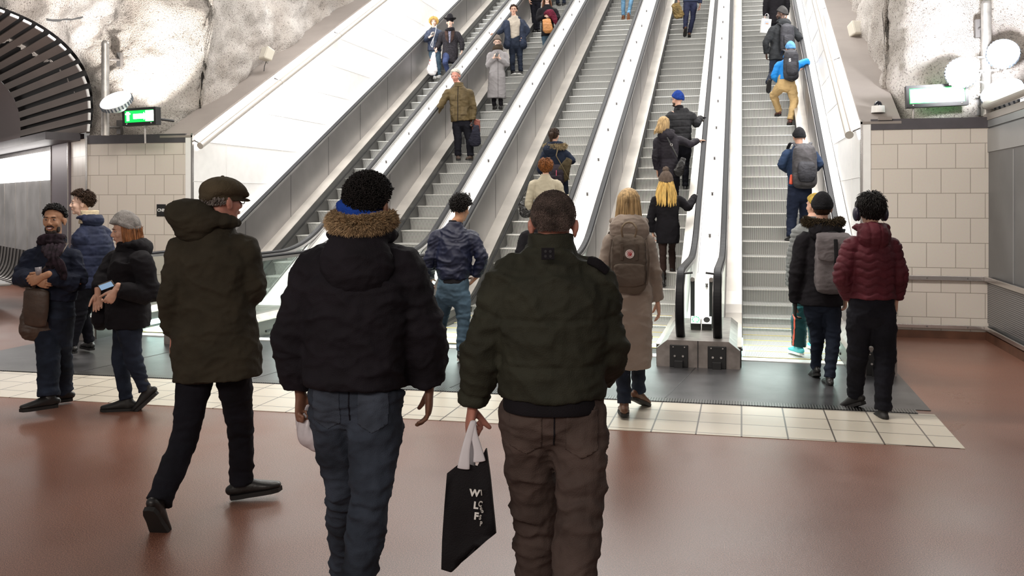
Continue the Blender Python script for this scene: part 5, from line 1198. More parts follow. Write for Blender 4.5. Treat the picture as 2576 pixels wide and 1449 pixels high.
# ------------------------------------------------------------ foreground, left to right
# man in a flat cap
_, cap = person('man in olive brown parka, dark flat cap and glasses striding between the two women', dict(H=(560, 508), N=(540, 568), SL=(462, 618), SR=(612, 620), EL=(436, 738, -.05), WL=(438, 842, .03), ER=(634, 728), WR=(604, 745, .28), P=(542, 860), KL=(462, 1110, -.02), AL=(398, 1268, -.22), KR=(606, 1090, .2), AR=(608, 1212, .28)), 4.75, yaw=-12, hyaw=-40, seed=2, vox=0.009,
    skin='ruddy', hair=[dict(t='cap', m=hairm('grey_hair', (0.16, 0.14, 0.13)), th=0.004, line=HL['short'], rad=(0.073, 0.090, 0.074)), dict(t='locks', m=hairm('grey_hair', (0.16, 0.14, 0.13)), n=350, L=0.02, line=(-0.62, -0.4, 0.9), zmax=-0.15), dict(t='flatcap', m=cloth('brown_tweed', (0.075, 0.058, 0.036), 0.4, bump=0.6, bscale=180))], face=dict(glasses=True),
    coat=dict(m=olive_parka, name='parka', hem=(548, 950), w=(0.205, 0.21, 0.235, 0.232), t=(0.15, 0.155, 0.17, 0.17), arm=(0.084, 0.078, 0.062), amp=0.010, hood=dict(b=0.075, u=0.075, x=-0.085, size=(0.155, 0.10, 0.085), ring=0.105, rt=0.048, tilt=-14, ru=0.045)),
    pants=dict(m=black_jean, r=(0.092, 0.070, 0.066, 0.066), hip=0.16), feet=(black_leather, sole_black, 'boot'), feetyaw=(8, -62), feetpitch=(-52, 6), hands=dict(L=dict(curl=0.5), R=dict(curl=0.5)), group=grp)
# man in black parka with fur hood
fur_E, fur = person('broad man in black parka with tan fur hood trim and bright blue scarf', dict(H=(930, 524, 0.02), N=(912, 592), SL=(806, 672), SR=(1004, 668), EL=(742, 848, .02), WL=(756, 985, .05), ER=(1062, 836, .02), WR=(1080, 972, .06), P=(895, 950), KL=(868, 1235, .16), AL=(866, 1435, .45), KR=(932, 1255, -.08), AR=(886, 1560, -.12)), 3.5, yaw=-3, hyaw=-24, seed=4, vox=0.0085,
    skin='dark', hair=[dict(t='cap', m=h_black, th=0.006, line=(-0.62, -0.1, 0.5), na=0.002, ns=60), dict(t='locks', m=h_black, n=4500, L=0.012, w=0.0022, flow='curl', line=(-0.62, -0.1, 0.5), rad=(0.081, 0.101, 0.093), lift=0.7)],
    coat=dict(m=black_parka, name='parka', hem=(895, 968), w=(0.215, 0.205, 0.205, 0.2), t=(0.165, 0.165, 0.17, 0.165), arm=(0.100, 0.094, 0.066), amp=0.012, neck=0.085, scarf_up=0.055, scarf=(scarf_blue, 0.076, 0.038),
              hood=dict(b=0.095, u=-0.065, size=(0.145, 0.10, 0.12), ring=0.10, rt=0.045, ru=0.0, fur=dict(m=fur_tan, ring=0.145, wx=0.68, r=0.026, n=15000, L=0.026, u=0.062, arc=100))),
    pants=dict(m=denim_mid, r=(0.106, 0.080, 0.070, 0.068), hip=0.172, amp=0.011, jf=0.009, patches=[('back_pocket', denim_pocket, [(-0.145, -0.02), (-0.145, -0.15), (-0.09, -0.18), (-0.035, -0.15), (-0.035, -0.02)], 0.003), ('back_pocket', denim_pocket, [(0.035, -0.02), (0.035, -0.15), (0.09, -0.18), (0.145, -0.15), (0.145, -0.02)], 0.003), ('seam', black_jean, [(-0.002, 0.03), (0.003, 0.03), (0.003, -0.14), (-0.002, -0.14)], 0.002)]), feet=black_shoe, hands=dict(L=dict(curl=1.15, tc=0.9, palm=RGT*0.4-FWD*0.2, thumb=FWD), R=dict(curl=0.35, palm=-RGT, thumb=FWD-RGT*0.3, spread=0.05, dir=Vector((-0.05, 0.1, -1)))), group=grp)
# man in olive quilted jacket
grey_E, gry = person('grey cropped haired man in dark olive quilted jacket and brown trousers', dict(H=(1392, 570), N=(1386, 640), SL=(1284, 684), SR=(1490, 684), EL=(1212, 885), WL=(1190, 1018, .05), ER=(1528, 882, .02), WR=(1520, 945, .24), P=(1390, 985), KL=(1346, 1290, .14), AL=(1352, 1575, .28), KR=(1462, 1280, -.05), AR=(1425, 1640, -.1)), 3.1, yaw=0, hyaw=-4, seed=6, vox=0.008,
    skin='ruddy', hk=0.93, hair=[dict(t='cap', m=h_grey, th=0.002, line=(-0.66, 0.05, 0.5), na=0.0008, ns=120, rad=(0.0765, 0.0965, 0.086)), dict(t='locks', m=h_grey, n=9000, L=0.0055, w=0.0009, lift=0.5, line=(-0.66, 0.05, 0.5), rad=(0.0765, 0.0965, 0.086))],
    coat=dict(m=olive_quilt, hem=(1390, 995), w=(0.195, 0.185, 0.185, 0.178), t=(0.145, 0.155, 0.16, 0.15), arm=(0.078, 0.072, 0.052), amp=0.012, quilt=(0.152, 0.006, 0), collar=(olive_quilt, 0.072, 0.080), band=near_black, neck=0.085),
    pants=dict(m=brown_twill, r=(0.098, 0.084, 0.078, 0.078), hip=0.172, amp=0.011, jf=0.012, patches=[('back_pocket', twill_pocket, [(-0.145, -0.04), (-0.145, -0.17), (-0.09, -0.195), (-0.04, -0.17), (-0.04, -0.04)], 0.003), ('back_pocket', twill_pocket, [(0.04, -0.04), (0.04, -0.17), (0.09, -0.195), (0.145, -0.17), (0.145, -0.04)], 0.003), ('seam', near_black, [(-0.002, 0.03), (0.003, 0.03), (0.003, -0.16), (-0.002, -0.16)], 0.002)]), feet=black_shoe, hands=dict(L=dict(curl=1.25, tc=0.9, palm=RGT*0.6+FWD*0.1, thumb=FWD), R=dict(curl=0.6)), group=grp)
# ------------------------------------------------------------ middle distance, left
person('smiling man in navy jacket and dark scarf with clasped hands at the far left', dict(H=(136, 556), N=(134, 600), SR=(86, 642), SL=(182, 645), ER=(55, 698, -.05), WR=(84, 702, -.27), EL=(196, 712, -.05), WL=(112, 694, -.30), P=(132, 765), KR=(122, 888, -.08), AR=(122, 1000, -.16), KL=(152, 885, .1), AL=(160, 985, .22)), 7.2, yaw=160, hyaw=186, seed=8, vox=0.010,
    skin='tan', hair=[dict(t='cap', m=h_black, th=0.008, line=(-0.6, 0.12, 0.62)), dict(t='locks', m=h_black, n=1300, L=0.022, line=(-0.6, 0.12, 0.62), flow='front')], face=dict(smile=True, beard=mat('black_beard', (0.018, 0.010, 0.008), 0.8), brow=h_black),
    coat=dict(m=cloth('navy_wool_jacket', (0.013, 0.017, 0.034), 0.3), hem=(130, 745), w=(0.195, 0.20, 0.20, 0.195), t=(0.135, 0.15, 0.155, 0.145), arm=(0.080, 0.074, 0.058), scarf_up=-0.04, scarf=(scarf_dark, 0.085, 0.032), amp=0.013),
    pants=dict(m=denim_dark, r=(0.105, 0.085, 0.080, 0.078), hip=0.18, amp=0.008), feet=black_shoe, feetyaw=(-35, -30), k=0.97, hands=dict(R=dict(curl=0.5, dir=RGT*0.8-FWD*0.2-UP*0.25, palm=-FWD*-1, thumb=UP), L=dict(curl=0.45, dir=-RGT*0.9-FWD*0.1-UP*0.35, palm=FWD, thumb=UP)), group=grp)
person('young man with dark quiff in navy puffer with cream hood lining, looking left', dict(H=(205, 513), N=(226, 556), SL=(204, 592, -.15), SR=(258, 586, .12), EL=(206, 655, -.1), WL=(200, 710, .0), ER=(268, 650, .15), WR=(232, 715, .2), P=(228, 700), KL=(202, 790, .0), AL=(180, 868, .05), KR=(210, 790, .2), AR=(226, 860, .3)), 9.6, yaw=52, hyaw=112, seed=9, vox=0.011,
    skin='pale', hair=[dict(t='cap', m=h_brown, th=0.008, line=(-0.6, 0.15, 0.58)), dict(t='locks', m=h_brown, n=1500, L=0.040, line=(-0.6, 0.15, 0.58), flow='front', lift=0.6)], face=dict(brow=h_brown),
    coat=dict(m=navy_puffer, hem=(228, 722), w=(0.20, 0.19, 0.19, 0.19), t=(0.15, 0.15, 0.15, 0.15), arm=(0.095, 0.085, 0.065), quilt=(0.11, 0.008, 0), hood=dict(b=0.07, u=0.02, size=(0.12, 0.08, 0.06), rt=0.038, m=navy_puffer), collar=(cloth('cream_fleece', (0.62, 0.52, 0.36)), 0.105, 0.092)),
    pants=dict(m=black_jean), feet=black_shoe, hands=dict(L=dict(), R=dict()), group=grp)
wE, wm = person('woman in black hooded coat and grey beanie walking left with a ticket', dict(H=(314, 582), N=(332, 624), SR=(290, 650, .18), SL=(358, 655, -.16), EL=(376, 742, -.16), WL=(292, 728, -.34), ER=(262, 700, .1), WR=(246, 735, -.05), P=(322, 785), KL=(336, 905, -.05), AL=(366, 985, -.02), KR=(302, 900, .08), AR=(318, 1008, -.02)), 7.2, yaw=112, hyaw=122, hpitch=-8, seed=11, vox=0.010, k=0.93,
    skin='fair', hair=[dict(t='curtain', m=h_curl, len=0.20, w0=0.085, w1=0.09, th=0.06, back=0.04), dict(t='ball', m=h_curl, name='curls', at=(0, -0.10, -0.075), r=(0.075, 0.045, 0.06)), dict(t='locks', m=h_curl, n=700, L=0.032, flow='curl', curl=0.01, line=(-1.2, -0.9, 2.0), lift=0.5, rad=(0.085, 0.118, 0.12), zmax=-0.22), beanie(k_grey, tall=0.02, th=0.024)], face=dict(brow=h_brown),
    coat=dict(m=near_black, name='coat', hem=(322, 822), w=(0.185, 0.185, 0.20, 0.205), t=(0.15, 0.16, 0.17, 0.17), arm=(0.090, 0.078, 0.060), hood=dict(b=0.07, u=0.02, size=(0.13, 0.09, 0.08), ring=0.10), scarf_up=-0.03, scarf=(near_black, 0.085, 0.034)),
    pants=dict(m=denim_dark, r=(0.092, 0.066, 0.055, 0.050), hip=0.16), feet=(mat('black_sneaker', (0.012, 0.012, 0.012), 0.6), sole_black, 'boot'), feetyaw=(-20, -12), feetpitch=(-42, 0), hands=dict(L=dict(curl=0.8, dir=-RGT*0.3-FWD*0.2-UP*0.6, palm=-RGT*0.6+FWD*0.6, thumb=UP+FWD*0.2), R=dict(curl=0.4, dir=-UP)), group=grp)
# ------------------------------------------------------------ middle distance, centre and right
person('dark haired man in navy satin jacket and washed jeans, one hand on his hip', dict(H=(1160, 527), N=(1146, 566), SL=(1100, 594), SR=(1186, 594), EL=(1080, 655), WL=(1082, 700, .2), ER=(1213, 650, -.02), WR=(1198, 698, .04), P=(1140, 722), KL=(1112, 800, .22), AL=(1102, 862, .50), KR=(1166, 800, .0), AR=(1160, 885, -.02)), 9.35, yaw=-6, hyaw=-30, hpitch=-12, seed=13, vox=0.010,
    skin='tan', hair=[dict(t='cap', m=h_black, th=0.012, line=(-0.72, -0.05, 0.5), na=0.003, ns=28), dict(t='locks', m=h_black, n=1300, L=0.04, flow='curl', lift=0.6, line=(-0.7, 0.0, 0.5), rad=(0.084, 0.105, 0.098))],
    coat=dict(m=navy_sheen, hem=(1141, 702), w=(0.19, 0.18, 0.17, 0.16), t=(0.145, 0.14, 0.135, 0.13), arm=(0.078, 0.070, 0.052), amp=0.014, band=near_black, collar=(near_black, 0.05, 0.072)),
    pants=dict(m=denim_blue, r=(0.095, 0.072, 0.060, 0.056), hip=0.165, amp=0.007), feet=(black_leather, sole_white, 'shoe'), hands=dict(R=dict(curl=0.6, dir=-RGT*0.6-UP*0.6+FWD*0.3), L=dict()), group=grp)
blE, bl = person('blonde woman in long beige hooded wool coat with a backpack and brown boots', dict(H=(1581, 518), N=(1581, 566), SL=(1540, 602), SR=(1624, 602), EL=(1520, 690, .02), WL=(1524, 760, .12), ER=(1645, 688), WR=(1654, 758, .05), P=(1584, 745), KL=(1566, 885), AL=(1570, 1018, -.08), KR=(1604, 875, .1), AR=(1606, 985, .22)), 7.0, yaw=-3, hyaw=-3, seed=15, vox=0.0095, k=0.96,
    skin='fair', hair=[dict(t='cap', m=h_ash, th=0.016, line=HL['bob'], na=0.002), dict(t='curtain', m=h_ash, len=0.27, n=230, w=0.007, back=0.0, flare=0.02)],
    coat=dict(m=beige_wool, name='wool_coat', hem=(1584, 925), w=(0.165, 0.158, 0.175, 0.170), t=(0.125, 0.125, 0.14, 0.15), arm=(0.074, 0.062, 0.050), amp=0.007, hood=dict(b=0.085, u=0.01, size=(0.155, 0.09, 0.11), ring=0.12, rt=0.04)),
    pants=dict(m=denim_dark, r=(0.085, 0.066, 0.060, 0.058), hip=0.15), feet=(brown_leather, sole_black, 'boot'), feetyaw=(-2, -35), feetpitch=(-4, -22), hands=dict(R=dict(curl=0.3), L=dict()), group=grp)
person('fair haired person in pale grey puffer, teal track trousers and turquoise trainers', dict(H=(2050, 519), N=(2040, 556), SL=(2012, 578), SR=(2082, 578), EL=(1996, 650), WL=(1990, 725, .05), ER=(2092, 650), WR=(2090, 730), P=(2042, 730), KL=(2010, 805), AL=(2010, 872, .02), KR=(2050, 800, .2), AR=(2052, 860, .35)), 9.6, yaw=5, hyaw=28, seed=17, vox=0.011, k=0.98,
    skin='fair', hair=[dict(t='cap', m=k_mustard, th=0.014, line=HL['short'])],
    coat=dict(m=grey_puffer, hem=(2042, 735), w=(0.19, 0.185, 0.185, 0.18), t=(0.15, 0.15, 0.15, 0.15), arm=(0.082, 0.072, 0.056), quilt=(0.05, 0.010, 0), amp=0.004, collar=(grey_puffer, 0.05, 0.085)),
    pants=dict(m=teal_track, r=(0.095, 0.085, 0.080, 0.078), hip=0.17, patches=[('red_stripe', mat('coral_red_stripe', (0.60, 0.09, 0.05), 0.6), [(-0.208, -0.25), (-0.198, -0.25), (-0.194, -0.62), (-0.204, -0.62)], 0.003)]), feet=(mat('turquoise_trainer', (0.08, 0.50, 0.55), 0.5), sole_white, 'shoe'), hands=dict(L=dict(curl=0.4), R=dict()), group=grp)
bkE, bk = person('person in black coat, black beanie and dark fur hood with a grey flap backpack', dict(H=(2068, 525), N=(2070, 572), SL=(2022, 602), SR=(2118, 602), EL=(2004, 690), WL=(2000, 765, .08), ER=(2134, 680), WR=(2128, 745), P=(2066, 735), KL=(2056, 845, .12), AL=(2052, 925, .32), KR=(2096, 850, .02), AR=(2086, 952, -.02)), 8.2, yaw=-4, hyaw=-14, seed=19, vox=0.010, k=0.97,
    skin='fair', hair=[dict(t='cap', m=h_brown, th=0.008, line=HL['bob']), beanie(k_black, tall=0.010, th=0.018)],
    coat=dict(m=near_black, name='coat', hem=(2066, 768), w=(0.175, 0.17, 0.18, 0.19), t=(0.13, 0.13, 0.14, 0.15), arm=(0.080, 0.068, 0.054), hood=dict(b=0.085, u=0.0, size=(0.15, 0.09, 0.10), ring=0.115, rt=0.042, fur=dict(m=fur_dark, ring=0.13, r=0.032, n=2600, L=0.034, u=0.055))),
    pants=dict(m=denim_dark, r=(0.086, 0.066, 0.056, 0.052), hip=0.155), feet=black_boot, feetyaw=(0, -5), feetpitch=(-18, 0), hands=dict(L=dict(curl=0.5, glove=black_leather), R=dict(curl=0.5)), group=grp)
rdE, rd = person('man in maroon wavy quilted puffer and black cargo trousers wearing headphones', dict(H=(2190, 533), N=(2190, 582), SL=(2144, 614), SR=(2240, 614), EL=(2119, 692, -.03), WL=(2136, 752, .06), ER=(2262, 692, -.03), WR=(2254, 752, .06), P=(2192, 765), KL=(2158, 885, .08), AL=(2150, 995, .28), KR=(2226, 895, .0), AR=(2220, 1036, -.05)), 7.0, yaw=-2, hyaw=-2, seed=21, vox=0.0095,
    skin='fair', hair=[dict(t='cap', m=h_black, th=0.014, line=HL['low'], na=0.003, ns=40), dict(t='locks', m=h_black, n=2200, L=0.045, flow='down', lift=0.35, line=(-0.82, -0.3, 0.5), rad=(0.086, 0.107, 0.100))],
    coat=dict(m=maroon_puffer, hem=(2192, 750), w=(0.178, 0.17, 0.18, 0.180), t=(0.14, 0.135, 0.14, 0.14), arm=(0.076, 0.070, 0.054), quilt=(0.062, 0.007, 0.012), amp=0.004, hood=dict(b=0.08, u=0.0, size=(0.125, 0.09, 0.095), ring=0.105, rt=0.042, quilt=(0.075, 0.006, 0))),
    pants=dict(m=black_jean, r=(0.098, 0.082, 0.072, 0.066), hip=0.168, amp=0.008), feet=(mat('black_trainer', (0.014, 0.013, 0.013), 0.6), sole_black, 'boot'), feetyaw=(28, -4), feetpitch=(-24, -6), hands=dict(L=dict(curl=0.5), R=dict(curl=0.5)), group=grp)
# ------------------------------------------------------------ escalator riders
def rider(label, J, feet_px, **kw):
    d = sdepth(*feet_px); kw.setdefault('group', grd); kw.setdefault('vox', 0.0125)
    return person(label, J, d, **kw)
person('dark clothed rider low on the middle escalator, nearly hidden by the grey haired man', dict(H=(1368, 540), N=(1362, 570), SL=(1322, 592), SR=(1400, 592), EL=(1305, 645), WL=(1310, 690, .1), ER=(1412, 650), WR=(1410, 690), P=(1360, 680), KL=(1350, 735), AL=(1350, 785), KR=(1375, 735), AR=(1375, 785)), sdepth(1360, 800), yaw=0, seed=31, vox=0.0125, skin='fair', hair=[dict(t='cap', m=h_brown, th=0.012, line=HL['low'])], coat=dict(m=near_black, hem=(1360, 700), w=(0.19, 0.18, 0.18, 0.18), arm=(0.085, 0.07, 0.055)), pants=dict(m=black_jean), feet=black_shoe, hands=dict(L=dict(), R=dict()), group=grd)
crE, cr = rider('woman with short auburn hair in cream trench coat going up the middle escalator', dict(H=(1373, 423), N=(1372, 446), SL=(1343, 462), SR=(1402, 462), EL=(1330, 508), WL=(1334, 545, .12), ER=(1416, 505), WR=(1432, 497, .2), P=(1374, 540), KL=(1362, 600), AL=(1362, 652), KR=(1386, 600), AR=(1386, 652)), (1373, 665), yaw=-4, seed=33, k=0.95,
    hair=[dict(t='cap', m=h_red, th=0.018, line=HL['bob'], na=0.005, ns=26), dict(t='locks', m=h_red, n=2600, L=0.06, flow='down', lift=0.35, line=(-1.0, -0.5, 0.45), rad=(0.090, 0.110, 0.104))], coat=dict(m=cream_coat, name='trench_coat', hem=(1373, 605), w=(0.175, 0.16, 0.175, 0.19), t=(0.12, 0.12, 0.13, 0.15), arm=(0.080, 0.066, 0.056), collar=(cream_coat, 0.05, 0.07), patches=[('storm_flap', cream_coat, [(-0.15, -0.04), (0.15, -0.04), (0.15, -0.30), (-0.15, -0.30)], 0.006)]), pants=dict(m=black_jean), feet=black_shoe, hands=dict(L=dict(curl=1.0), R=dict(curl=0.5)))
nvE, nv = rider('woman with a brown ponytail in navy coat with pale fur hood on the middle escalator', dict(H=(1394, 343), N=(1397, 367), SL=(1374, 386), SR=(1417, 384), EL=(1360, 425), WL=(1372, 440, .2), ER=(1440, 405), WR=(1422, 388, .2), P=(1402, 455), KL=(1390, 515), AL=(1390, 565), KR=(1414, 515), AR=(1414, 565)), (1402, 578), yaw=-10, hyaw=-24, seed=35, k=0.95,
    hair=[dict(t='cap', m=h_brown, th=0.008, line=HL['low']), dict(t='locks', m=h_brown, n=1500, L=0.05, flow='back', lift=0.1, line=(-0.7, -0.2, 0.5)), dict(t='tail', m=h_brown, pts=((0, -0.10, 0.06, 0.022), (0, -0.125, 0.04, 0.035), (-0.01, -0.12, -0.02, 0.032), (-0.02, -0.10, -0.10, 0.018)))],
    coat=dict(m=cloth('navy_duffle', (0.012, 0.018, 0.036)), name='coat', hem=(1402, 500), w=(0.17, 0.17, 0.18, 0.19), t=(0.13, 0.13, 0.14, 0.14), arm=(0.082, 0.070, 0.055), hood=dict(b=0.09, u=-0.03, x=-0.05, size=(0.15, 0.08, 0.09), fur=dict(m=fur_pale, ring=0.14, r=0.028, n=1300, L=0.045, u=0.0, arc=95))), pants=dict(m=black_jean), feet=black_shoe, hands=dict(L=dict(), R=dict(curl=0.7)))
poE, po = rider('woman with long golden hair under a pompom hat, black coat and boots, fourth escalator', dict(H=(1675, 458), N=(1679, 484), SL=(1650, 502), SR=(1708, 502), EL=(1637, 550), WL=(1642, 585, .08), ER=(1730, 522, .02), WR=(1750, 492, .22), P=(1680, 572), KL=(1668, 640), AL=(1668, 706, .02), KR=(1690, 625, .2), AR=(1692, 690, .38)), (1670, 722), yaw=-2, seed=37, k=0.95,
    hair=[dict(t='curtain', m=h_blonde, len=0.44, n=170, back=0.05, flare=0.06, part=0.02, w=0.011), beanie(k_taupe, tall=0.012, th=0.032), dict(t='ball', name='pompom', m=k_taupe, at=(0, -0.01, 0.190), r=(0.050, 0.050, 0.050))],
    coat=dict(m=near_black, name='coat', hem=(1680, 612), w=(0.165, 0.155, 0.175, 0.165), t=(0.125, 0.125, 0.14, 0.14), arm=(0.074, 0.062, 0.050)), pants=dict(m=cloth('sheer_black_tights', (0.03, 0.016, 0.013)), r=(0.075, 0.052, 0.052, 0.046), hip=0.15), feet=((black_leather, sole_black, 'boot')), hands=dict(L=dict(), R=dict(curl=0.5, glove=black_leather, dir=FWD*0.7+RGT*0.5+UP*0.1, palm=-UP, thumb=-RGT)))
blkE, blk = rider('blonde woman in black hooded jacket reaching right for the handrail, fourth escalator', dict(H=(1668, 313), N=(1676, 336), SL=(1655, 352), SR=(1706, 350), EL=(1649, 395), WL=(1653, 428, .06), ER=(1736, 362, .05), WR=(1757, 353, .18), P=(1682, 425), KL=(1674, 485), AL=(1676, 545), KR=(1698, 485, .05), AR=(1700, 545, .05)), (1684, 558), yaw=-12, hyaw=18, seed=39, k=0.97,
    hair=[dict(t='cap', m=h_ash, th=0.010, line=HL['bob']), dict(t='curtain', m=h_ash, len=0.25, n=120, drift=-0.05, back=0.0)],
    coat=dict(m=cloth('charcoal_black_shell', (0.018, 0.015, 0.021), 0.3, 0.6), hem=(1682, 445), w=(0.165, 0.145, 0.165, 0.175), t=(0.125, 0.12, 0.13, 0.14), arm=(0.074, 0.062, 0.048), quilt=(0.16, 0.004, 0), hood=dict(b=0.075, u=0.0, size=(0.14, 0.085, 0.09))), pants=dict(m=black_jean, r=(0.085, 0.062, 0.055, 0.052)), feet=black_shoe, hands=dict(L=dict(), R=dict(curl=0.3, dir=RGT*0.9+FWD*0.4, palm=-UP, thumb=FWD)))
rider('man in royal blue beanie and black quilted vest, gloved hand on the rail', dict(H=(1704, 252), N=(1708, 273), SL=(1686, 287), SR=(1738, 287), EL=(1683, 322), WL=(1688, 350, .1), ER=(1752, 312, .0), WR=(1764, 295, .15), P=(1714, 358), KL=(1702, 415), AL=(1702, 470), KR=(1724, 415), AR=(1724, 470)), (1714, 482), yaw=-6, hyaw=38, seed=41,
    hair=[beanie(k_blue, tall=0.018, th=0.02)], face=dict(glasses=True, beard=h_brown), coat=dict(m=cloth('black_quilt_vest', (0.016, 0.016, 0.018), 0.3, 0.6), hem=(1714, 368), w=(0.18, 0.17, 0.175, 0.17), t=(0.14, 0.135, 0.14, 0.14), arm=(0.074, 0.062, 0.050), quilt=(0.115, 0.013, 0), collar=(near_black, 0.06, 0.075)), pants=dict(m=black_jean), feet=black_shoe, hands=dict(L=dict(), R=dict(curl=0.45, glove=near_black, dir=RGT*0.7+FWD*0.4-UP*0.1, palm=-UP, thumb=FWD)))
suE, su = rider('man in navy suit trousers and brown shoes, cut by the frame on the fourth escalator', dict(H=(1741, -118), N=(1741, -98), SL=(1716, -84), SR=(1762, -84), EL=(1708, -50), WL=(1706, -5, .1), ER=(1764, -45), WR=(1761, 12, .05), P=(1737, 0), KL=(1725, 48, -.1), AL=(1724, 72, -.25), KR=(1743, 45), AR=(1734, 84)), (1733, 96), yaw=-6, seed=43,
    hair=[dict(t='cap', m=h_brown)], coat=dict(m=cloth('slate_blue_blazer', (0.035, 0.045, 0.085), 0.2, 0.7), hem=(1737, 6), w=(0.19, 0.175, 0.19, 0.195), arm=(0.075, 0.065, 0.052)), pants=dict(m=suit_navy, r=(0.090, 0.066, 0.062, 0.060)), feet=brown_shoe, feetpitch=(-38, -10), hands=dict(L=dict(curl=1.0), R=dict(curl=0.5)))
rider('person in light jeans and tan soled shoes at the top edge of the middle escalator', dict(H=(1578, -138), N=(1578, -122), SL=(1560, -110), SR=(1598, -110), EL=(1556, -80), WL=(1557, -52), ER=(1600, -80), WR=(1600, -52), P=(1577, -42), KL=(1568, 2), AL=(1568, 40), KR=(1588, 0, -.1), AR=(1581, 38, -.25)), (1570, 50), yaw=-4, seed=45,
    hair=[dict(t='cap', m=h_brown)], coat=dict(m=navy_wool, hem=(1577, -40), w=(0.18, 0.17, 0.18, 0.18), arm=(0.075, 0.065, 0.05)), pants=dict(m=denim_light, r=(0.090, 0.064, 0.058, 0.056), amp=0.008), feet=(mat('tan_suede_shoe', (0.20, 0.075, 0.03), 0.7), mat('tan_sole', (0.30, 0.12, 0.05), 0.6), 'shoe'), feetpitch=(0, -55), hands=dict(L=dict(), R=dict()))
# descending riders, second escalator
olE, ol = rider('white haired older man in waxed olive jacket coming down with two bags', dict(H=(1146, 192), N=(1154, 220), SR=(1127, 234), SL=(1181, 234), ER=(1110, 264, -.05), WR=(1093, 290, .0), EL=(1191, 272), WL=(1190, 304, -.05), P=(1160, 300), KR=(1152, 350), AR=(1152, 393), KL=(1181, 350), AL=(1184, 393)), (1167, 404), yaw=176, hyaw=168, hpitch=-16, seed=51,
    skin='ruddy', hk=1.05, hair=[dict(t='cap', m=h_white, th=0.012, line=(-0.6, 0.1, 0.62)), dict(t='locks', m=h_white, n=2200, L=0.03, flow='back', line=(-0.6, 0.1, 0.6))], face=dict(brow=h_white), coat=dict(m=olive_coat, hem=(1160, 306), w=(0.20, 0.20, 0.20, 0.20), t=(0.15, 0.155, 0.16, 0.155), arm=(0.082, 0.070, 0.056), amp=0.010, collar=(olive_coat, 0.055, 0.092), fpatches=[('zip', near_black, [(-0.006, -0.03), (0.006, -0.03), (0.006, -0.72), (-0.006, -0.72)], 0.003)]+[('chest_pocket', olive_pocket, [(s*0.05, -0.20), (s*0.05, -0.30), (s*0.15, -0.30), (s*0.15, -0.20)], 0.006) for s in (-1, 1)]+[('hip_pocket', olive_pocket, [(s*0.06, -0.44), (s*0.06, -0.60), (s*0.18, -0.60), (s*0.18, -0.44)], 0.007) for s in (-1, 1)]), pants=dict(m=black_jean, r=(0.098, 0.080, 0.074, 0.070), hip=0.175), feet=(mat('dark_brown_suede', (0.05, 0.03, 0.02), 0.8), sole_black, 'shoe'), feetyaw=(-15, 12), hands=dict(R=dict(curl=0.4, glove=black_leather, dir=-RGT*0.5-UP*0.5+FWD*0.3, palm=-UP, thumb=RGT), L=dict(curl=1.1, glove=black_leather)))
gcE, gc = rider('woman in long pale grey coat, brown scarf and grey beanie looking at her phone', dict(H=(1251, 107), N=(1252, 128), SR=(1234, 139), SL=(1270, 139), ER=(1229, 165), WR=(1243, 145, -.22), EL=(1275, 162), WL=(1256, 146, -.22), P=(1250, 190), KR=(1243, 235), AR=(1243, 266), KL=(1259, 235), AL=(1260, 266)), (1251, 276), yaw=184, hyaw=180, hpitch=-14, seed=53, k=0.95,
    skin='pale', hair=[beanie(k_grb, tall=0.03, th=0.018)], face=dict(glasses=True), coat=dict(m=grey_coat, name='wool_coat', hem=(1249, 248), w=(0.165, 0.165, 0.19, 0.215), t=(0.13, 0.13, 0.15, 0.17), arm=(0.080, 0.072, 0.058), scarf=(scarf_brown, 0.085, 0.045), fpatches=[('placket', cloth('grey_wool_edge', (0.12, 0.11, 0.115)), [(-0.004, -0.05), (0.006, -0.05), (0.006, -1.2), (-0.004, -1.2)], 0.002)]), pants=dict(m=near_black, r=(0.08, 0.058, 0.052, 0.05)), feet=black_boot, feetyaw=(-8, 8), hands=dict(R=dict(curl=0.7, dir=RGT*0.5-FWD*0.3+UP*0.3, palm=UP+FWD, thumb=RGT), L=dict(curl=0.7, dir=-RGT*0.5-FWD*0.3+UP*0.3, palm=UP+FWD, thumb=-RGT)))
rider('man in glasses with open navy coat over a beige jumper, hand on the left rail', dict(H=(1292, 26), N=(1294, 44), SR=(1273, 55), SL=(1314, 55), ER=(1263, 74), WR=(1249, 84, .0), EL=(1326, 78), WL=(1319, 92, -.05), P=(1297, 108), KR=(1289, 148), AR=(1290, 180), KL=(1308, 148), AL=(1310, 180)), (1300, 190), yaw=182, hyaw=176, seed=55,
    hair=[dict(t='cap', m=h_brown, th=0.012, line=(-0.6, 0.1, 0.62)), dict(t='locks', m=h_brown, n=1500, L=0.035, flow='front', line=(-0.6, 0.1, 0.6))], face=dict(glasses=True), coat=dict(m=cloth('beige_jumper', (0.42, 0.37, 0.31)), name='jumper', hem=(1297, 96), w=(0.145, 0.14, 0.145, 0.14), t=(0.13, 0.13, 0.13, 0.12), sleeves=False), pants=dict(m=denim_dark, r=(0.088, 0.066, 0.062, 0.060)), feet=(black_leather, sole_white, 'shoe'), feetyaw=(-18, 18), hands=dict(R=dict(curl=0.4, dir=-RGT+FWD*0.2, palm=-UP, thumb=-FWD), L=dict(curl=0.4)))
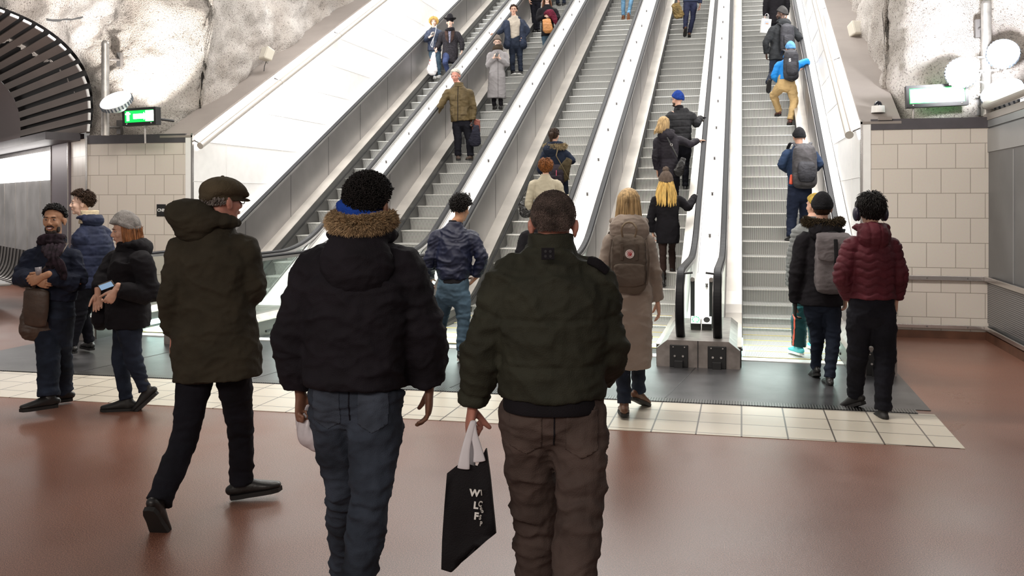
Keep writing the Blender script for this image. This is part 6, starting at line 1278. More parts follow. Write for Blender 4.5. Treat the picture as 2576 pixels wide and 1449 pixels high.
rider('person in black standing at the top edge of the second escalator, head out of frame', dict(H=(1345, -78), N=(1346, -62), SR=(1330, -50), SL=(1364, -50), ER=(1325, -25), WR=(1331, 0, -.1), EL=(1368, -25), WL=(1366, 0), P=(1347, -2), KR=(1342, 38), AR=(1345, 76), KL=(1353, 38), AL=(1354, 76)), (1349, 86), yaw=180, seed=57, k=0.97,
    hair=[dict(t='cap', m=h_brown)], face={}, coat=dict(m=near_black, hem=(1347, 5), w=(0.17, 0.165, 0.17, 0.17), arm=(0.075, 0.064, 0.05)), pants=dict(m=black_jean, r=(0.075, 0.060, 0.056, 0.054), hip=0.15), feet=black_shoe, hands=dict(R=dict(curl=0.4), L=dict()))
mrE, mr = rider('long haired woman in black jacket hugging a maroon scarf, tan handbag at her side', dict(H=(1376, -2), N=(1377, 15), SR=(1359, 27), SL=(1396, 27), ER=(1354, 48), WR=(1372, 40, -.22), EL=(1404, 46), WL=(1384, 42, -.24), P=(1378, 78), KR=(1371, 115), AR=(1372, 146), KL=(1388, 115), AL=(1389, 146)), (1380, 156), yaw=180, seed=59, k=0.95,
    skin='pale', hair=[dict(t='cap', m=h_brown, th=0.012, line=HL['low']), dict(t='curtain', m=hairm('chestnut_hair', (0.12, 0.05, 0.025)), len=0.38, n=110, back=-0.12, flare=0.05)], face={}, coat=dict(m=near_black, hem=(1378, 92), w=(0.16, 0.155, 0.17, 0.17), arm=(0.078, 0.068, 0.054)), pants=dict(m=denim_blue, r=(0.082, 0.06, 0.054, 0.05)), feet=black_shoe, hands=dict(R=dict(curl=0.5), L=dict(curl=0.5)))
rider('person in dark jeans and black shoes highest on the second escalator, cut by the frame', dict(H=(1411, -142), N=(1411, -128), SR=(1396, -117), SL=(1427, -117), ER=(1392, -92), WR=(1394, -70), EL=(1431, -92), WL=(1429, -70), P=(1411, -60), KR=(1403, -25), AR=(1403, 10), KL=(1418, -25), AL=(1419, 10)), (1411, 19), yaw=180, seed=61,
    hair=[dict(t='cap', m=h_brown)], face={}, coat=dict(m=charcoal, hem=(1411, -55), w=(0.17, 0.165, 0.17, 0.17), arm=(0.075, 0.064, 0.05)), pants=dict(m=denim_dark), feet=black_shoe, feetyaw=(-15, 15), hands=dict(R=dict(), L=dict()))
# leftmost escalator couple
coE, co = rider('blonde woman in navy puffer with earphone cord, phone in hand, leftmost escalator', dict(H=(1091, 57), N=(1093, 72), SR=(1080, 81), SL=(1106, 81), ER=(1070, 100), WR=(1082, 92, -.25), EL=(1110, 102), WL=(1101, 118, -.1), P=(1093, 126), KR=(1092, 162), AR=(1093, 192), KL=(1104, 162), AL=(1106, 190)), (1098, 202), yaw=176, hyaw=186, seed=63, k=0.93,
    skin='pale', hair=[dict(t='cap', m=h_blonde, th=0.014, line=(-1.0, -0.45, 0.6), na=0.005), dict(t='locks', m=h_blonde, n=2600, L=0.07, flow='down', lift=0.4, line=(-1.0, -0.5, 0.55), rad=(0.088, 0.108, 0.100))], face={}, coat=dict(m=cloth('slate_navy_puffer', (0.035, 0.045, 0.075), 0.4, 0.5), hem=(1093, 130), w=(0.175, 0.165, 0.175, 0.175), arm=(0.085, 0.075, 0.058), quilt=(0.08, 0.008, 0)), pants=dict(m=denim_blue, r=(0.078, 0.058, 0.052, 0.048), hip=0.15), feet=white_shoe, feetyaw=(-10, 10), hands=dict(R=dict(curl=0.8, dir=RGT*0.5+UP*0.4, palm=UP, thumb=RGT), L=dict(curl=1.0)))
htE, ht = rider('man in black brimmed hat, long dark coat and scarf beside the blonde woman', dict(H=(1132, 57), N=(1132, 76), SR=(1113, 86), SL=(1151, 86), ER=(1104, 108), WR=(1098, 122, -.1), EL=(1162, 108), WL=(1162, 128, .0), P=(1133, 130), KR=(1120, 158, -.3), AR=(1128, 186, -.1), KL=(1146, 162), AL=(1150, 190)), (1138, 202), yaw=180, hyaw=178, seed=65, k=1.0,
    skin='pale', hair=[dict(t='cap', m=h_brown, th=0.006), dict(t='fedora', m=near_black)], face=dict(brow=h_brown), coat=dict(m=cloth('dark_herringbone', (0.022, 0.020, 0.024), 0.6, 0.9, vscale=40), name='overcoat', hem=(1130, 158), w=(0.19, 0.185, 0.20, 0.205), t=(0.14, 0.14, 0.15, 0.16), arm=(0.082, 0.068, 0.054), scarf_up=-0.04, scarf=(near_black, 0.095, 0.036), fpatches=[('shirt_front', cloth('pale_pinstripe', (0.15, 0.15, 0.20), 0.8, vscale=60), [(-0.035, -0.04), (0.035, -0.04), (0.012, -0.36), (-0.012, -0.36)], 0.003), ('fur_lapel', cloth('brown_fur_lapel', (0.040, 0.022, 0.018), 0.8), [(0.05, -0.03), (0.12, -0.05), (0.10, -0.25), (0.03, -0.36)], 0.012), ('fur_lapel', cloth('brown_fur_lapel', (0.040, 0.022, 0.018), 0.8), [(-0.05, -0.03), (-0.12, -0.05), (-0.10, -0.25), (-0.03, -0.36)], 0.012)]), pants=dict(m=cloth('navy_jeans', (0.035, 0.050, 0.12), 0.4)), feet=black_shoe, hands=dict(R=dict(curl=1.0), L=dict(curl=0.4)))
# rightmost escalator
rider('person in long black coat at the top edge of the rightmost escalator', dict(H=(1953, -48), N=(1953, -30), SL=(1932, -17), SR=(1975, -17), EL=(1926, 12), WL=(1924, 42, .05), ER=(1981, 12), WR=(1978, 40), P=(1953, 45), KL=(1944, 85), AL=(1944, 122), KR=(1962, 85), AR=(1962, 122)), (1953, 132), yaw=0, seed=71,
    hair=[dict(t='cap', m=h_black)], coat=dict(m=near_black, name='coat', hem=(1953, 62), w=(0.19, 0.18, 0.19, 0.20), arm=(0.08, 0.068, 0.054)), pants=dict(m=black_jean), feet=black_shoe, hands=dict(L=dict(curl=1.0), R=dict()))
dbE, db = rider('bearded man in dark parka and beanie looking left, high on the rightmost escalator', dict(H=(1966, 37), N=(1970, 58), SL=(1944, 74), SR=(1992, 72), EL=(1927, 108), WL=(1928, 136, .12), ER=(2012, 98), WR=(2008, 84, .12), P=(1958, 134), KL=(1942, 185, .0), AL=(1932, 208, -.25), KR=(1968, 180, .1), AR=(1972, 226, .1)), (1962, 240), yaw=6, hyaw=62, seed=73,
    skin='deep', hair=[beanie(cloth('striped_grey_knit', (0.035, 0.033, 0.033), 0.5), tall=0.03, th=0.022)], face=dict(beard=h_black), coat=dict(m=cloth('grey_black_parka', (0.026, 0.028, 0.031), 0.3), name='parka', hem=(1958, 152), w=(0.19, 0.18, 0.195, 0.20), t=(0.14, 0.14, 0.15, 0.15), arm=(0.085, 0.074, 0.058), hood=dict(b=0.085, u=0.0, size=(0.14, 0.09, 0.08))), pants=dict(m=denim_dark, r=(0.085, 0.066, 0.062, 0.058)), feet=(mat('worn_black_boot', (0.03, 0.025, 0.022), 0.7), sole_black, 'boot'), feetpitch=(-72, 0), hands=dict(L=dict(curl=0.5), R=dict(curl=0.7, glove=near_black)))
blE2, blu = rider('person in bright blue hooded jacket and tan trousers leaning on the right rail', dict(H=(1988, 124), N=(1988, 146), SL=(1960, 162), SR=(2014, 160), EL=(1948, 190, .05), WL=(1956, 205, .15), ER=(2030, 156, .0), WR=(2022, 166, .2), P=(1978, 208), KL=(1946, 240, .25), AL=(1960, 280, .42), KR=(1998, 255, .02), AR=(1988, 302, .0)), (1988, 314), yaw=-4, hyaw=-2, seed=75,
    hair=[beanie(k_lblue, tall=0.012)], coat=dict(m=blue_shell, hem=(1980, 202), w=(0.185, 0.175, 0.175, 0.175), t=(0.14, 0.135, 0.14, 0.14), arm=(0.080, 0.070, 0.054), hood=dict(b=0.06, u=0.03, size=(0.12, 0.08, 0.07))), pants=dict(m=tan_chino, r=(0.105, 0.080, 0.072, 0.066), hip=0.175, amp=0.008), feet=(mat('red_brown_shoe', (0.10, 0.03, 0.02), 0.5), sole_black, 'shoe'), hands=dict(L=dict(), R=dict(curl=0.5)))
nbE, nb = rider('man in navy jacket, black beanie and big charcoal backpack, lowest rider on the rightmost escalator', dict(H=(2010, 347), N=(2010, 370), SL=(1982, 386), SR=(2042, 386), EL=(1968, 415, .02), WL=(1984, 430, .2), ER=(2060, 412, .0), WR=(2052, 425, .2), P=(2012, 478), KL=(1992, 545, .08), AL=(1990, 596, .0), KR=(2024, 545, .2), AR=(2022, 590, .35)), (2004, 612), yaw=0, hyaw=-2, seed=77,
    hair=[beanie(k_black, tall=0.016)], coat=dict(m=navy_wool, hem=(2012, 470), w=(0.19, 0.18, 0.185, 0.185), t=(0.14, 0.14, 0.14, 0.14), arm=(0.084, 0.072, 0.056), collar=(navy_wool, 0.05, 0.078)), pants=dict(m=cloth('navy_work_trousers', (0.014, 0.020, 0.042)), r=(0.100, 0.080, 0.076, 0.072), hip=0.18), feet=black_shoe, hands=dict(L=dict(), R=dict(curl=0.5)))
# ------------------------------------------------------------ worn and carried things
def backof(s, px, py, off=0.16): return pix(px, py, s['d'])-s['F']*off
grey_pack = cloth('grey_brown_canvas', (0.105, 0.082, 0.066), 0.15, 0.85); pack_dark = cloth('dark_pack_nylon', (0.030, 0.030, 0.036), 0.35, 0.5); pack_char = cloth('charcoal_pack_nylon', (0.055, 0.052, 0.056), 0.4, 0.5); pack_grey = cloth('mid_grey_pack_cloth', (0.14, 0.125, 0.13), 0.2, 0.85); strap_b = cloth('black_webbing', (0.015, 0.015, 0.017))
fr = frame(0)
E, P = pack('grey brown square backpack with round white and red badge on the beige coat', backof(bl, 1576, 655, 0.13), (bl['R'], bl['F'], UP), 0.27, 0.36, 0.13, grey_pack, style='square')
c = P(0.004, 0.13*1.06, 0.065); bm = bmesh.new(); B_ = -bl['F']; rod(bm, c-B_*0.004, c+B_*0.004, 0.033, 28); bd = obj('badge', bm, mat('badge_white', (0.75, 0.68, 0.66), 0.5), E)
bm = bmesh.new(); rod(bm, c+B_*0.004, c+B_*0.0055, 0.0165, 24); obj('badge_centre', bm, mat('badge_red', (0.42, 0.02, 0.03), 0.5), bd)
# curled fox mark: a pale crescent in the red centre, and the ring lettering
bm = bmesh.new(); path_rod(bm, [c+B_*0.0062+bl['R']*(0.009*math.cos(a))+UP*(0.009*math.sin(a)) for a in [0.6+q*0.42 for q in range(11)]], 0.0017, 6); obj('badge_emblem', bm, mat('badge_white', (0.75, 0.68, 0.66)), bd)
Rb = bl['R']
for txt, a0, up in (('FJÄLLRÄVEN', 148, 1), ('KÅNKEN', 222, -1)):
    n = len(txt)
    for i, ch in enumerate(txt):
        a = math.radians(a0-i*(116/(n-1))) if up > 0 else math.radians(a0+i*(96/(n-1)))
        p = c+B_*0.0045+Rb*(0.0245*math.cos(a))+UP*(0.0245*math.sin(a)); ro = a-math.pi/2 if up > 0 else a+math.pi/2
        X = (Rb*math.cos(ro)+UP*math.sin(ro)); Y = (UP*math.cos(ro)-Rb*math.sin(ro)); Z = X.cross(Y)
        Mx = Matrix((list(X)+[0], list(Y)+[0], list(Z)+[0], [0, 0, 0, 1])).transposed(); Mx.translation = p
        letters(ch, 0.0095, Mx, mat('badge_red', (0.42, 0.02, 0.03)), 'badge_letter', bd, 0.0004)
for s in (-1, 1):
    bm = bmesh.new(); path_rod(bm, [P(s*0.045, 0.10, 0.19), P(s*0.055, 0.13, 0.25), P(s*0.03, 0.12, 0.29), P(0, 0.12, 0.30)], 0.0075, 8, 6); obj('carry_handle', bm, cloth('tan_webbing', (0.22, 0.17, 0.12)), E)
    bm = bmesh.new(); tube(bm, [(P(s*0.055, 0.145, 0.14), 0.011, 0.003), (P(s*0.055, 0.142, 0.02), 0.011, 0.003)], side=bl['R'], seg=8, sub=2); obj('front_strap', bm, grey_pack, E)
    bm = bmesh.new(); path_rod(bm, [P(s*0.128, 0.09, 0.17), P(s*0.145, 0.12, 0.05), P(s*0.14, 0.11, -0.1), P(s*0.13, 0.12, -0.165)], 0.008, 8, 6); obj('side_strap', bm, grey_pack, E)
bm = bmesh.new(); tube(bm, [(P(-0.125, 0.135, -0.10), 0.008, 0.006), (P(-0.13, 0.14, -0.18), 0.010, 0.006)], seg=8); obj('tassel', bm, mat('magenta_tassel', (0.30, 0.05, 0.25), 0.8), E)
E, P = pack('large grey flap backpack with dark centre strap on the black coat', backof(bk, 2080, 655, 0.13), (bk['R'], bk['F'], UP), 0.31, 0.46, 0.13, pack_grey, style='flap', strap_m=strap_b)
bm = bmesh.new(); tube(bm, [(P(0, 0.15, 0.20), 0.017, 0.004), (P(0, 0.165, 0.04), 0.017, 0.004), (P(0, 0.150, -0.02), 0.017, 0.004)], side=bk['R'], seg=10, sub=4, power=3); obj('centre_strap', bm, strap_b, E)
E, P = pack('big charcoal backpack with straps on the navy jacket, lowest on the right', backof(nb, 2012, 416, 0.14), (nb['R'], nb['F'], UP), 0.36, 0.56, 0.17, pack_char, pack_dark)
bm = bmesh.new(); tube(bm, [(P(-0.19, 0.06, -0.16), 0.020, 0.015), (P(-0.20, 0.07, -0.28), 0.028, 0.016)], side=nb['R'], seg=10); obj('orange_pouch', bm, mat('orange_red_pouch', (0.55, 0.07, 0.03), 0.6), E, True)
E, P = pack('black oval backpack with pale letter marks on the bright blue jacket', backof(blu, 1983, 166, 0.15), (blu['R'], blu['F'], UP), 0.29, 0.50, 0.15, pack_dark, pack_dark)
B_ = -blu['F']; X, Y = blu['R'], UP; Mx = Matrix((list(X)+[0], list(Y)+[0], list(X.cross(Y))+[0], [0, 0, 0, 1])).transposed(); Mx.translation = P(-0.05, 0.20, 0.06); letters('S', 0.085, Mx, mat('pale_print', (0.55, 0.55, 0.58), 0.5), 'printed_letter', E, 0.004)
for s in (-1, 1):
    bm = bmesh.new(); path_rod(bm, [P(s*0.10, 0.08, -0.24), P(s*0.06, 0.10, -0.31), P(0.02, 0.10, -0.34)], 0.007, 6, 4); obj('hanging_strap', bm, strap_b, E)
pack('worn black backpack on the dark parka of the bearded man', backof(db, 1970, 98, 0.15), (db['R'], db['F'], UP), 0.30, 0.50, 0.14, pack_dark, pack_dark)
E, P = pack('small charcoal backpack on the back of the ponytailed woman', backof(nv, 1405, 442, 0.15), (nv['R'], nv['F'], UP), 0.24, 0.30, 0.12, cloth('dark_purple_pack', (0.028, 0.022, 0.030)), style='square')
bm = bmesh.new(); tube(bm, [(P(-0.0, 0.135, 0.08), 0.006, 0.003), (P(-0.0, 0.14, -0.07), 0.006, 0.003)], side=nv['R'], seg=8); obj('pink_tab', bm, mat('pink_tab', (0.5, 0.08, 0.15), 0.6), E)
# headphones
h = rd['H']; R, F, U3 = rd['hf']; E = empty('headphones', h, 'black over-ear headphones on the dark hair above the maroon puffer', 'headphones')
bm = bmesh.new(); tube(bm, [(h+R*0.112*math.sin(a)+U3*(0.025+0.112*math.cos(a)), 0.014, 0.006) for a in [math.radians(-95+q*190/12) for q in range(13)]], side=F, seg=10, sub=2); obj('headband', bm, blackm, E, True)
for s in (-1, 1):
    bm = bmesh.new(); ellipsoid(bm, h+R*s*0.110-U3*0.016, (0.024, 0.044, 0.056), (R, F, U3), 20, 14); cu = obj('ear_cup', bm, mat('dark_headphone_shell', (0.02, 0.018, 0.035), 0.35), E, True)
    bm = bmesh.new(); ellipsoid(bm, h+R*s*0.092-U3*0.016, (0.014, 0.046, 0.056), (R, F, U3), 20, 12); obj('ear_pad', bm, blackm, cu, True)
# black and white tote of the grey haired man
hp = pix(1190, 1048, 3.12); tote_m = cloth('black_tote_cloth', (0.010, 0.009, 0.011), 0.3, 0.7)
def TP(px, py, dd=0.0): return pix(px, py, 3.12+dd)
E = empty('shopping_bag', TP(1150, 1430), 'slanting black fabric shopping bag with white lettering and white handles', 'bag')
out = [(1124, 1192), (1162, 1162), (1200, 1175), (1222, 1128), (1232, 1200), (1240, 1290), (1246, 1342), (1200, 1372), (1150, 1425), (1134, 1440), (1110, 1432), (1112, 1360), (1118, 1270)]
bm = bmesh.new(); A = [bm.verts.new(TP(x, y, 0.0)) for x, y in out]; Bv = [bm.verts.new(TP(x+3, y-2, 0.07)) for x, y in out]
# two side panels and bottom; the top stays open
fa = bm.faces.new(A); fb = bm.faces.new(Bv[::-1]); n = len(out)
for i in range(n):
    if i in (0, 1, 2): continue
    bm.faces.new((A[i], Bv[i], Bv[(i+1) % n], A[(i+1) % n]))
bmesh.ops.triangulate(bm, faces=[fa, fb]); bmesh.ops.subdivide_edges(bm, edges=bm.edges, cuts=3, use_grid_fill=True); bmesh.ops.recalc_face_normals(bm, faces=bm.faces)
for v in bm.verts: v.co += FWD*(0.010*noise.noise(v.co*9)+0.005*noise.noise(v.co*24))
bb = obj('bag_body', bm, tote_m, E, True)
wh = mat('white_cotton_tape', (0.68, 0.66, 0.70), 0.7, var=0.1)
for pts, dd in ((((1166, 1178), (1172, 1130), (1183, 1085), (1190, 1062)), -0.012), (((1206, 1160), (1202, 1130), (1192, 1090), (1190, 1062)), -0.008), (((1180, 1170), (1186, 1130), (1188, 1095), (1192, 1060)), 0.055), (((1200, 1150), (1197, 1120), (1192, 1090), (1190, 1062)), 0.075)):
    bm = bmesh.new(); tube(bm, [(TP(x, y, dd*(1-i/3.2)), (0.022, 0.015, 0.012, 0.010)[i], 0.0035) for i, (x, y) in enumerate(pts)], side=RGT, seg=10, sub=4, power=3); obj('handle', bm, wh, E, True)
pr = mat('white_print', (0.8, 0.8, 0.78), 0.6)
def on_tote(px, py): return TP(px, py, -0.018)
for txt, px, py, sz in (('W', 1194, 1241, 0.026), ('L', 1197, 1272, 0.026), ('F', 1198, 1299, 0.026)):
    X, Y = (RGT*0.99-UP*0.1).normalized(), (UP*0.99+RGT*0.1).normalized(); Mx = Matrix((list(X)+[0], list(Y)+[0], list(X.cross(Y))+[0], [0, 0, 0, 1])).transposed(); Mx.translation = on_tote(px, py); letters(txt, sz*1.25, Mx, pr, 'printed_letter', bb, 0.0008)
for txt, px, py, sz, rot in (('I', 1211, 1240, 0.026, -0.1), ('C', 1208, 1268, 0.026, 0.3), ('S', 1212, 1284, 0.026, -0.4), ('S', 1208, 1302, 0.022, 0.2), ('P', 1210, 1318, 0.022, 0.1)):
    X, Y = (RGT*math.cos(rot)-UP*math.sin(rot))*0.7, (UP*math.cos(rot)+RGT*math.sin(rot)); Mx = Matrix((list(X)+[0], list(Y)+[0], list(X.cross(Y))+[0], [0, 0, 0, 1])).transposed(); Mx.translation = on_tote(px, py); letters(txt, sz, Mx, mat('grey_print', (0.45, 0.44, 0.42), 0.6), 'printed_letter', bb, 0.0008)
bm = bmesh.new(); tube(bm, [(pix(1482, 655, 3.03), 0.014, 0.006), (pix(1504, 663, 3.02), 0.016, 0.007), (pix(1526, 682, 3.03), 0.014, 0.006)], side=UP, seg=10, sub=4, power=3); obj('shoulder_tab', bm, near_black, grey_E, True)
# fabric patch on the olive jacket
gy = grey_E; c = pix(1374, 632, 3.1)-FWD*0.148
bm = bmesh.new(); box(bm, -0.021, 0.021, -0.003, 0.003, -0.019, 0.019, M=Matrix.Translation(c) @ Matrix.Rotation(YAW, 4, 'Z') @ Matrix.Rotation(-0.22, 4, 'X')); pt = obj('back_patch', bm, near_black, gy)
Y = (UP*0.976+FWD*0.2).normalized()
for i in range(4):
    q = c-FWD*0.0042+RGT*(-0.008+0.016*(i % 2))+Y*(0.008-0.016*(i//2)); bm = bmesh.new(); rod(bm, q, q-FWD*0.0012, 0.005, 8); obj('patch_emblem', bm, charcoal, pt)
# plastic bag of the fur hood man
pl = mat('frosted_plastic_bag', (0.62, 0.58, 0.62), 0.35, var=0.2, vscale=10, bump=0.4, bscale=14, spec=0.6); c = pix(786, 1060, 3.58)
E = empty('plastic_bag', c-UP*0.1, 'sagging translucent white plastic carrier bag beside the dark jeans', 'bag')
bm = bmesh.new(); tube(bm, [(pix(768, 1008, 3.58), 0.018, 0.018), (pix(768, 1035, 3.58), 0.032, 0.03), (pix(780, 1065, 3.58), 0.052, 0.05), (pix(790, 1092, 3.58), 0.060, 0.055), (pix(800, 1110, 3.58), 0.042, 0.04)], side=RGT, seg=26, sub=5)
me = remesh(bm, 0.007, 2, 'bag_body')
displace(me, lambda p, n: 0.006*math.sin(math.atan2((p-c).dot(RGT), (p-c).dot(FWD))*9+p.z*12)*max(0, min(1, (p.z-c.z+0.06)/0.1))+0.005*ridged(p*14)); link('bag_body', me, pl, E, True)
bm = bmesh.new(); ellipsoid(bm, pix(800, 1098, 3.57), (0.045, 0.04, 0.025)); obj('yellow_contents', bm, mat('pale_yellow_contents', (0.55, 0.52, 0.10), 0.5), E, True)
# satchel of the smiling man
c = pix(96, 775, 7.12); leather = mat('brown_satchel_leather', (0.07, 0.045, 0.033), 0.5, var=0.3, bump=0.3, bscale=30)
E = bag('satchel', 'slouchy brown leather shoulder satchel hanging beside the smiling man', 'bag', c, frame(200), 0.24, 0.42, 0.12, leather, tilt=0.1)
bm = bmesh.new(); tube(bm, [(pix(84, 725, 7.02), 0.014, 0.004), (pix(100, 690, 6.98), 0.014, 0.004), (pix(150, 640, 6.98), 0.014, 0.004), (pix(168, 612, 7.1), 0.014, 0.004)], side=RGT, seg=8, sub=5); obj('shoulder_strap', bm, leather, E, True)
bm = bmesh.new(); tube(bm, [(pix(92, 735, 7.02), 0.10, 0.03), (pix(90, 780, 7.02), 0.10, 0.03), (pix(88, 815, 7.03), 0.085, 0.022)], side=RGT, seg=16, sub=4); obj('flap', bm, leather, E, True)
# bottle in clasped hands, ticket
bm = bmesh.new(); rod(bm, pix(98, 692, 6.90), pix(96, 672, 6.90), 0.020, 16, 0.024); tag(obj('cup', bm, mat('translucent_cup', (0.35, 0.33, 0.36), 0.2, alpha=0.8), None, True), 'small clear cup held in the clasped hands of the smiling man', 'cup')
T = Matrix.Translation((wm['W']['L']-RGT*0.055-FWD*0.03+UP*0.035)) @ Matrix.Rotation(YAW, 4, 'Z') @ Matrix.Rotation(-0.35, 4, 'Y') @ Matrix.Rotation(0.5, 4, 'X')
E = empty('phone', (wm['W']['L']-RGT*0.055-FWD*0.03+UP*0.035), 'pale blue phone in the raised hand of the woman in the grey beanie', 'phone')
obj('body', mbox(-0.062, 0.052, -0.006, 0.006, -0.026, 0.026, M=T), mat('phone_shell', (0.12, 0.10, 0.08), 0.4), E, bevel=0.004)
obj('screen', mbox(-0.055, 0.045, -0.0075, -0.0058, -0.022, 0.022, M=T), mat('pale_blue_screen', (0.25, 0.42, 0.62), 0.3, emit=(0.35, 0.55, 0.8), estr=0.35), E)
E = bag('handbag', 'black handbag held low by the woman with the phone at left', 'bag', pix(252, 775, 7.3), frame(110), 0.24, 0.26, 0.12, near_black)
# bags on the escalators
E = bag('handbag', 'crumpled shiny black handbag on the arm of the cream trench coat', 'bag', pix(1321, 524, cr['d']+0.05), frame(0), 0.20, 0.20, 0.12, black_leather, sag=1, amp=0.012, tilt=0.2)
for s in (-1, 1):
    bm = bmesh.new(); path_rod(bm, [pix(1312+s*6, 512, cr['d']), pix(1322+s*4, 490, cr['d']), pix(1330, 478, cr['d']), pix(1334, 492, cr['d'])], 0.007, 6, 5); obj('handle', bm, black_leather, E)
E = bag('shoulder_bag', 'large olive brown shoulder bag on the side of the ponytailed woman', 'bag', pix(1420, 425, nv['d']-0.2), frame(0), 0.27, 0.34, 0.12, cloth('olive_canvas', (0.055, 0.042, 0.022), 0.3), taper=0.45, tilt=-0.45)
bm = bmesh.new(); path_rod(bm, [pix(1399, 392, nv['d']-0.26), pix(1404, 372, nv['d']-0.16), pix(1408, 366, nv['d']-0.02)], 0.009, 6, 4); path_rod(bm, [pix(1399, 392, nv['d']-0.26), pix(1418, 425, nv['d']-0.29), pix(1432, 452, nv['d']-0.26)], 0.008, 6, 4); obj('strap', bm, cloth('olive_strap', (0.12, 0.09, 0.05)), E)
E = bag('crossbody_bag', 'small black leather crossbody bag at the hip of the blonde in black', 'bag', pix(1712, 418, blk['d']-0.16), frame(0), 0.17, 0.26, 0.09, black_leather, tilt=-0.35, taper=0.6)
bm = bmesh.new(); tube(bm, [(pix(1704, 395, blk['d']-0.2), 0.012, 0.004), (pix(1692, 372, blk['d']-0.19), 0.012, 0.004), (pix(1678, 346, blk['d']-0.18), 0.012, 0.004)], side=RGT, seg=8, sub=4); obj('strap', bm, black_leather, E)
bm = bmesh.new(); path_rod(bm, [pix(1689, 364, blk['d']-0.2)+RGT*0.018*math.cos(a)+UP*0.018*math.sin(a) for a in [q*math.pi/6 for q in range(13)]], 0.004, 6); obj('ring', bm, chrome, E)
E = bag('tote_bag', 'olive and tan leather bag carried by the suited man at the frame top', 'bag', pix(1704, 26, su['d']-0.1), frame(0), 0.26, 0.34, 0.14, cloth('olive_tan_leather', (0.20, 0.14, 0.055), 0.5, 0.5), amp=0.02, tilt=0.3)
E = bag('plastic_bag', 'bulging white plastic carrier bag held between the couple on the leftmost escalator', 'bag', pix(1089, 158, ht['d']-0.25), frame(180), 0.27, 0.46, 0.20, mat('white_plastic', (0.85, 0.83, 0.85), 0.35, var=0.05), power=2.2, taper=0.35, amp=0.006, tilt=0.1, vox=0.011)
bm = bmesh.new(); ellipsoid(bm, pix(1082, 152, ht['d']-0.355), (0.014, 0.006, 0.02)); ellipsoid(bm, pix(1080, 161, ht['d']-0.355), (0.012, 0.006, 0.012)); obj('red_print', bm, mat('red_print', (0.7, 0.1, 0.08), 0.5), E)
E = bag('shopping_bag', 'black cloth shopping bag in the gloved hand of the white haired man', 'bag', pix(1196, 340, ol['d']-0.12), frame(180), 0.26, 0.36, 0.12, cloth('navy_black_bag', (0.016, 0.016, 0.026)), taper=0.5, power=3, tilt=0.12)
bm = bmesh.new(); rod(bm, pix(1191, 312, ol['d']-0.1), pix(1192, 318, ol['d']-0.1), 0.02, 10); obj('handle', bm, cloth('navy_black_bag', (0.016, 0.016, 0.026)), E)
E = bag('paper_bag', 'reddish brown shopping bag behind the black cloth bag of the white haired man', 'bag', pix(1187, 318, ol['d']+0.10), frame(180), 0.33, 0.26, 0.12, mat('red_brown_paper', (0.22, 0.055, 0.035), 0.6, var=0.15), taper=1.0, power=6)
X, Y = -frame(180)[0]*-1, UP; X = RGT; Mx = Matrix((list(X)+[0], list(Y)+[0], list(X.cross(Y))+[0], [0, 0, 0, 1])).transposed(); Mx.translation = pix(1171, 306, ol['d']+0.02); letters('AI', 0.05, Mx, mat('white_print', (0.8, 0.8, 0.78)), 'printed_letters', E, 0.002)
E = bag('handbag', 'boxy tan leather handbag held below the maroon scarf', 'bag', pix(1377, 64, mr['d']-0.3), frame(180), 0.26, 0.30, 0.13, mat('tan_leather', (0.46, 0.20, 0.06), 0.45, var=0.15), taper=0.8, power=6, tilt=-0.15)
bm = bmesh.new(); tube(bm, [(pix(1372, 34, mr['d']-0.3), 0.05, 0.05), (pix(1384, 32, mr['d']-0.32), 0.10, 0.07), (pix(1394, 45, mr['d']-0.3), 0.08, 0.06), (pix(1400, 62, mr['d']-0.28), 0.04, 0.04)], side=UP, seg=18, sub=4); me = remesh(bm, 0.011, 2, 'scarf'); displace(me, folds(0.012, 5, vs=2)); tag(link('scarf', me, cloth('maroon_wool', (0.11, 0.012, 0.028), 0.3), None, True), 'bundled maroon scarf hugged by the long haired woman on the second escalator', 'scarf')
for nm, lab, p, mt in (('phone', 'black phone held by the blonde woman on the leftmost escalator', pix(1089, 85, co['d']-0.33), blackm), ('phone', 'black phone in both hands of the woman in the pale grey coat', pix(1250, 138, gc['d']-0.32), blackm)):
    E = empty(nm, p, lab, 'phone'); T = Matrix.Translation(p) @ Matrix.Rotation(-0.9, 4, 'X'); obj('body', mbox(-0.036, 0.036, -0.005, 0.005, -0.07, 0.07, M=T), mt, E, bevel=0.006)
E = empty('paper_bag', pix(1927, 66, 21.0), 'white paper shopping bag with printed picture beside the black coat, top right', 'bag')
dd = sdepth(1953, 132)-0.1; T = Matrix.Translation(pix(1926, 66, dd)) @ Matrix.Rotation(YAW, 4, 'Z') @ Matrix.Rotation(0.12, 4, 'Y')
E.location = pix(1926, 66, dd)-UP*0.17
obj('bag_body', mbox(-0.11, 0.11, -0.05, 0.05, -0.17, 0.17, M=T), mat('white_paper', (0.82, 0.81, 0.80), 0.6), E)
obj('printed_picture', mbox(-0.05, 0.05, -0.053, -0.0505, 0.03, 0.11, M=T), mat('picture_grey', (0.45, 0.5, 0.6), 0.5), E); obj('picture_detail', mbox(-0.02, 0.045, -0.055, -0.0532, 0.045, 0.065, M=T), mat('picture_orange', (0.7, 0.3, 0.1), 0.5), E)
for s in (-1, 1): bm = bmesh.new(); path_rod(bm, [T @ Vector((s*0.05, 0, 0.17)), T @ Vector((s*0.04, 0, 0.27)), T @ Vector((0, 0, 0.31))], 0.005, 6, 4); obj('handle', bm, wh, E)
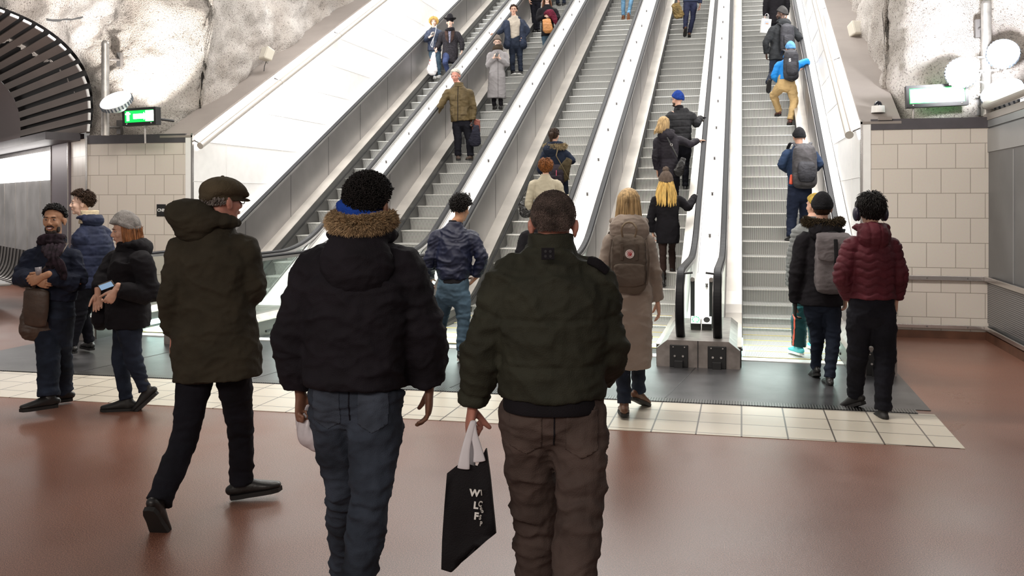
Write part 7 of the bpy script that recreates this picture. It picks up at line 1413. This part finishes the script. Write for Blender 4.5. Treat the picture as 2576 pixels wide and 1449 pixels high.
# open navy coat over the beige jumper
def open_coat(px_l, px_r, ytop, yhem, d, m):
    E = bpy.data.objects[[o.name for o in bpy.data.objects if o.get('label', '').startswith('man in glasses with open navy coat')][0]]; bm = bmesh.new()
    cx = 1296
    for s, xs in ((-1, px_l), (1, px_r)):
        tube(bm, [(pix(cx+s*15, ytop, d), 0.06, 0.09), (pix(cx+s*19, 68, d-0.02), 0.085, 0.14), (pix(cx+s*18, 92, d), 0.085, 0.15), (pix(cx+s*20, yhem, d), 0.10, 0.16)], side=RGT, seg=18, sub=4)
    tube(bm, [(pix(cx, ytop+3, d+0.05), 0.17, 0.08), (pix(cx, 80, d+0.07), 0.20, 0.09), (pix(cx, yhem, d+0.08), 0.22, 0.09)], side=RGT, seg=20, sub=4)
    for a, b, c_ in (((1274, 57), (1263, 75), (1252, 84)), ((1314, 57), (1327, 77), (1319, 90))): tube(bm, [(pix(*a, d), 0.082, 0.082), (pix(*b, d), 0.072, 0.072), (pix(*c_, d-0.02), 0.055, 0.055)], side=FWD, seg=16, sub=4)
    for s in (-1, 1): ellipsoid(bm, pix(cx+s*9, 47, d+0.02), (0.06, 0.09, 0.05))
    me = remesh(bm, 0.0125, 3, 'coat'); displace(me, folds(0.009, 77)); link('coat', me, m, E, True)
open_coat(1270, 1322, 55, 114, sdepth(1300, 190), cloth('navy_parka', (0.024, 0.032, 0.055), 0.3))
bm = bmesh.new(); dd = co['d']-0.2; path_rod(bm, [pix(1098, 62, dd+0.1), pix(1096, 78, dd), pix(1090, 100, dd-0.05), pix(1088, 118, dd-0.05), pix(1084, 112, dd-0.05), pix(1090, 96, dd-0.07)], 0.006, 6, 6); tag(obj('earphone_cord', bm, mat('white_cord', (0.8, 0.8, 0.8)), None), 'white earphone cord hanging down the navy puffer on the leftmost escalator', 'cord')
sm_ = [o for o in bpy.data.objects if o.get('label', '').startswith('smiling man')][0]
for pts in (((150, 618, 7.06), (140, 640, 6.98), (128, 668, 6.96), (118, 690, 6.96)), ((118, 620, 7.06), (132, 645, 6.97), (150, 668, 6.96), (160, 700, 6.97))):
    bm = bmesh.new(); tube(bm, [(pix(*p), 0.05-0.006*i, 0.016) for i, p in enumerate(pts)], side=RGT, seg=18, sub=5, power=3)
    me = remesh(bm, 0.007, 1, 'scarf_end'); displace(me, lambda p, n: 0.005*math.sin(p.dot(RGT)*190+p.z*60)); link('scarf_end', me, scarf_dark, sm_, True)
bpy.data.scenes.remove(_sc2)
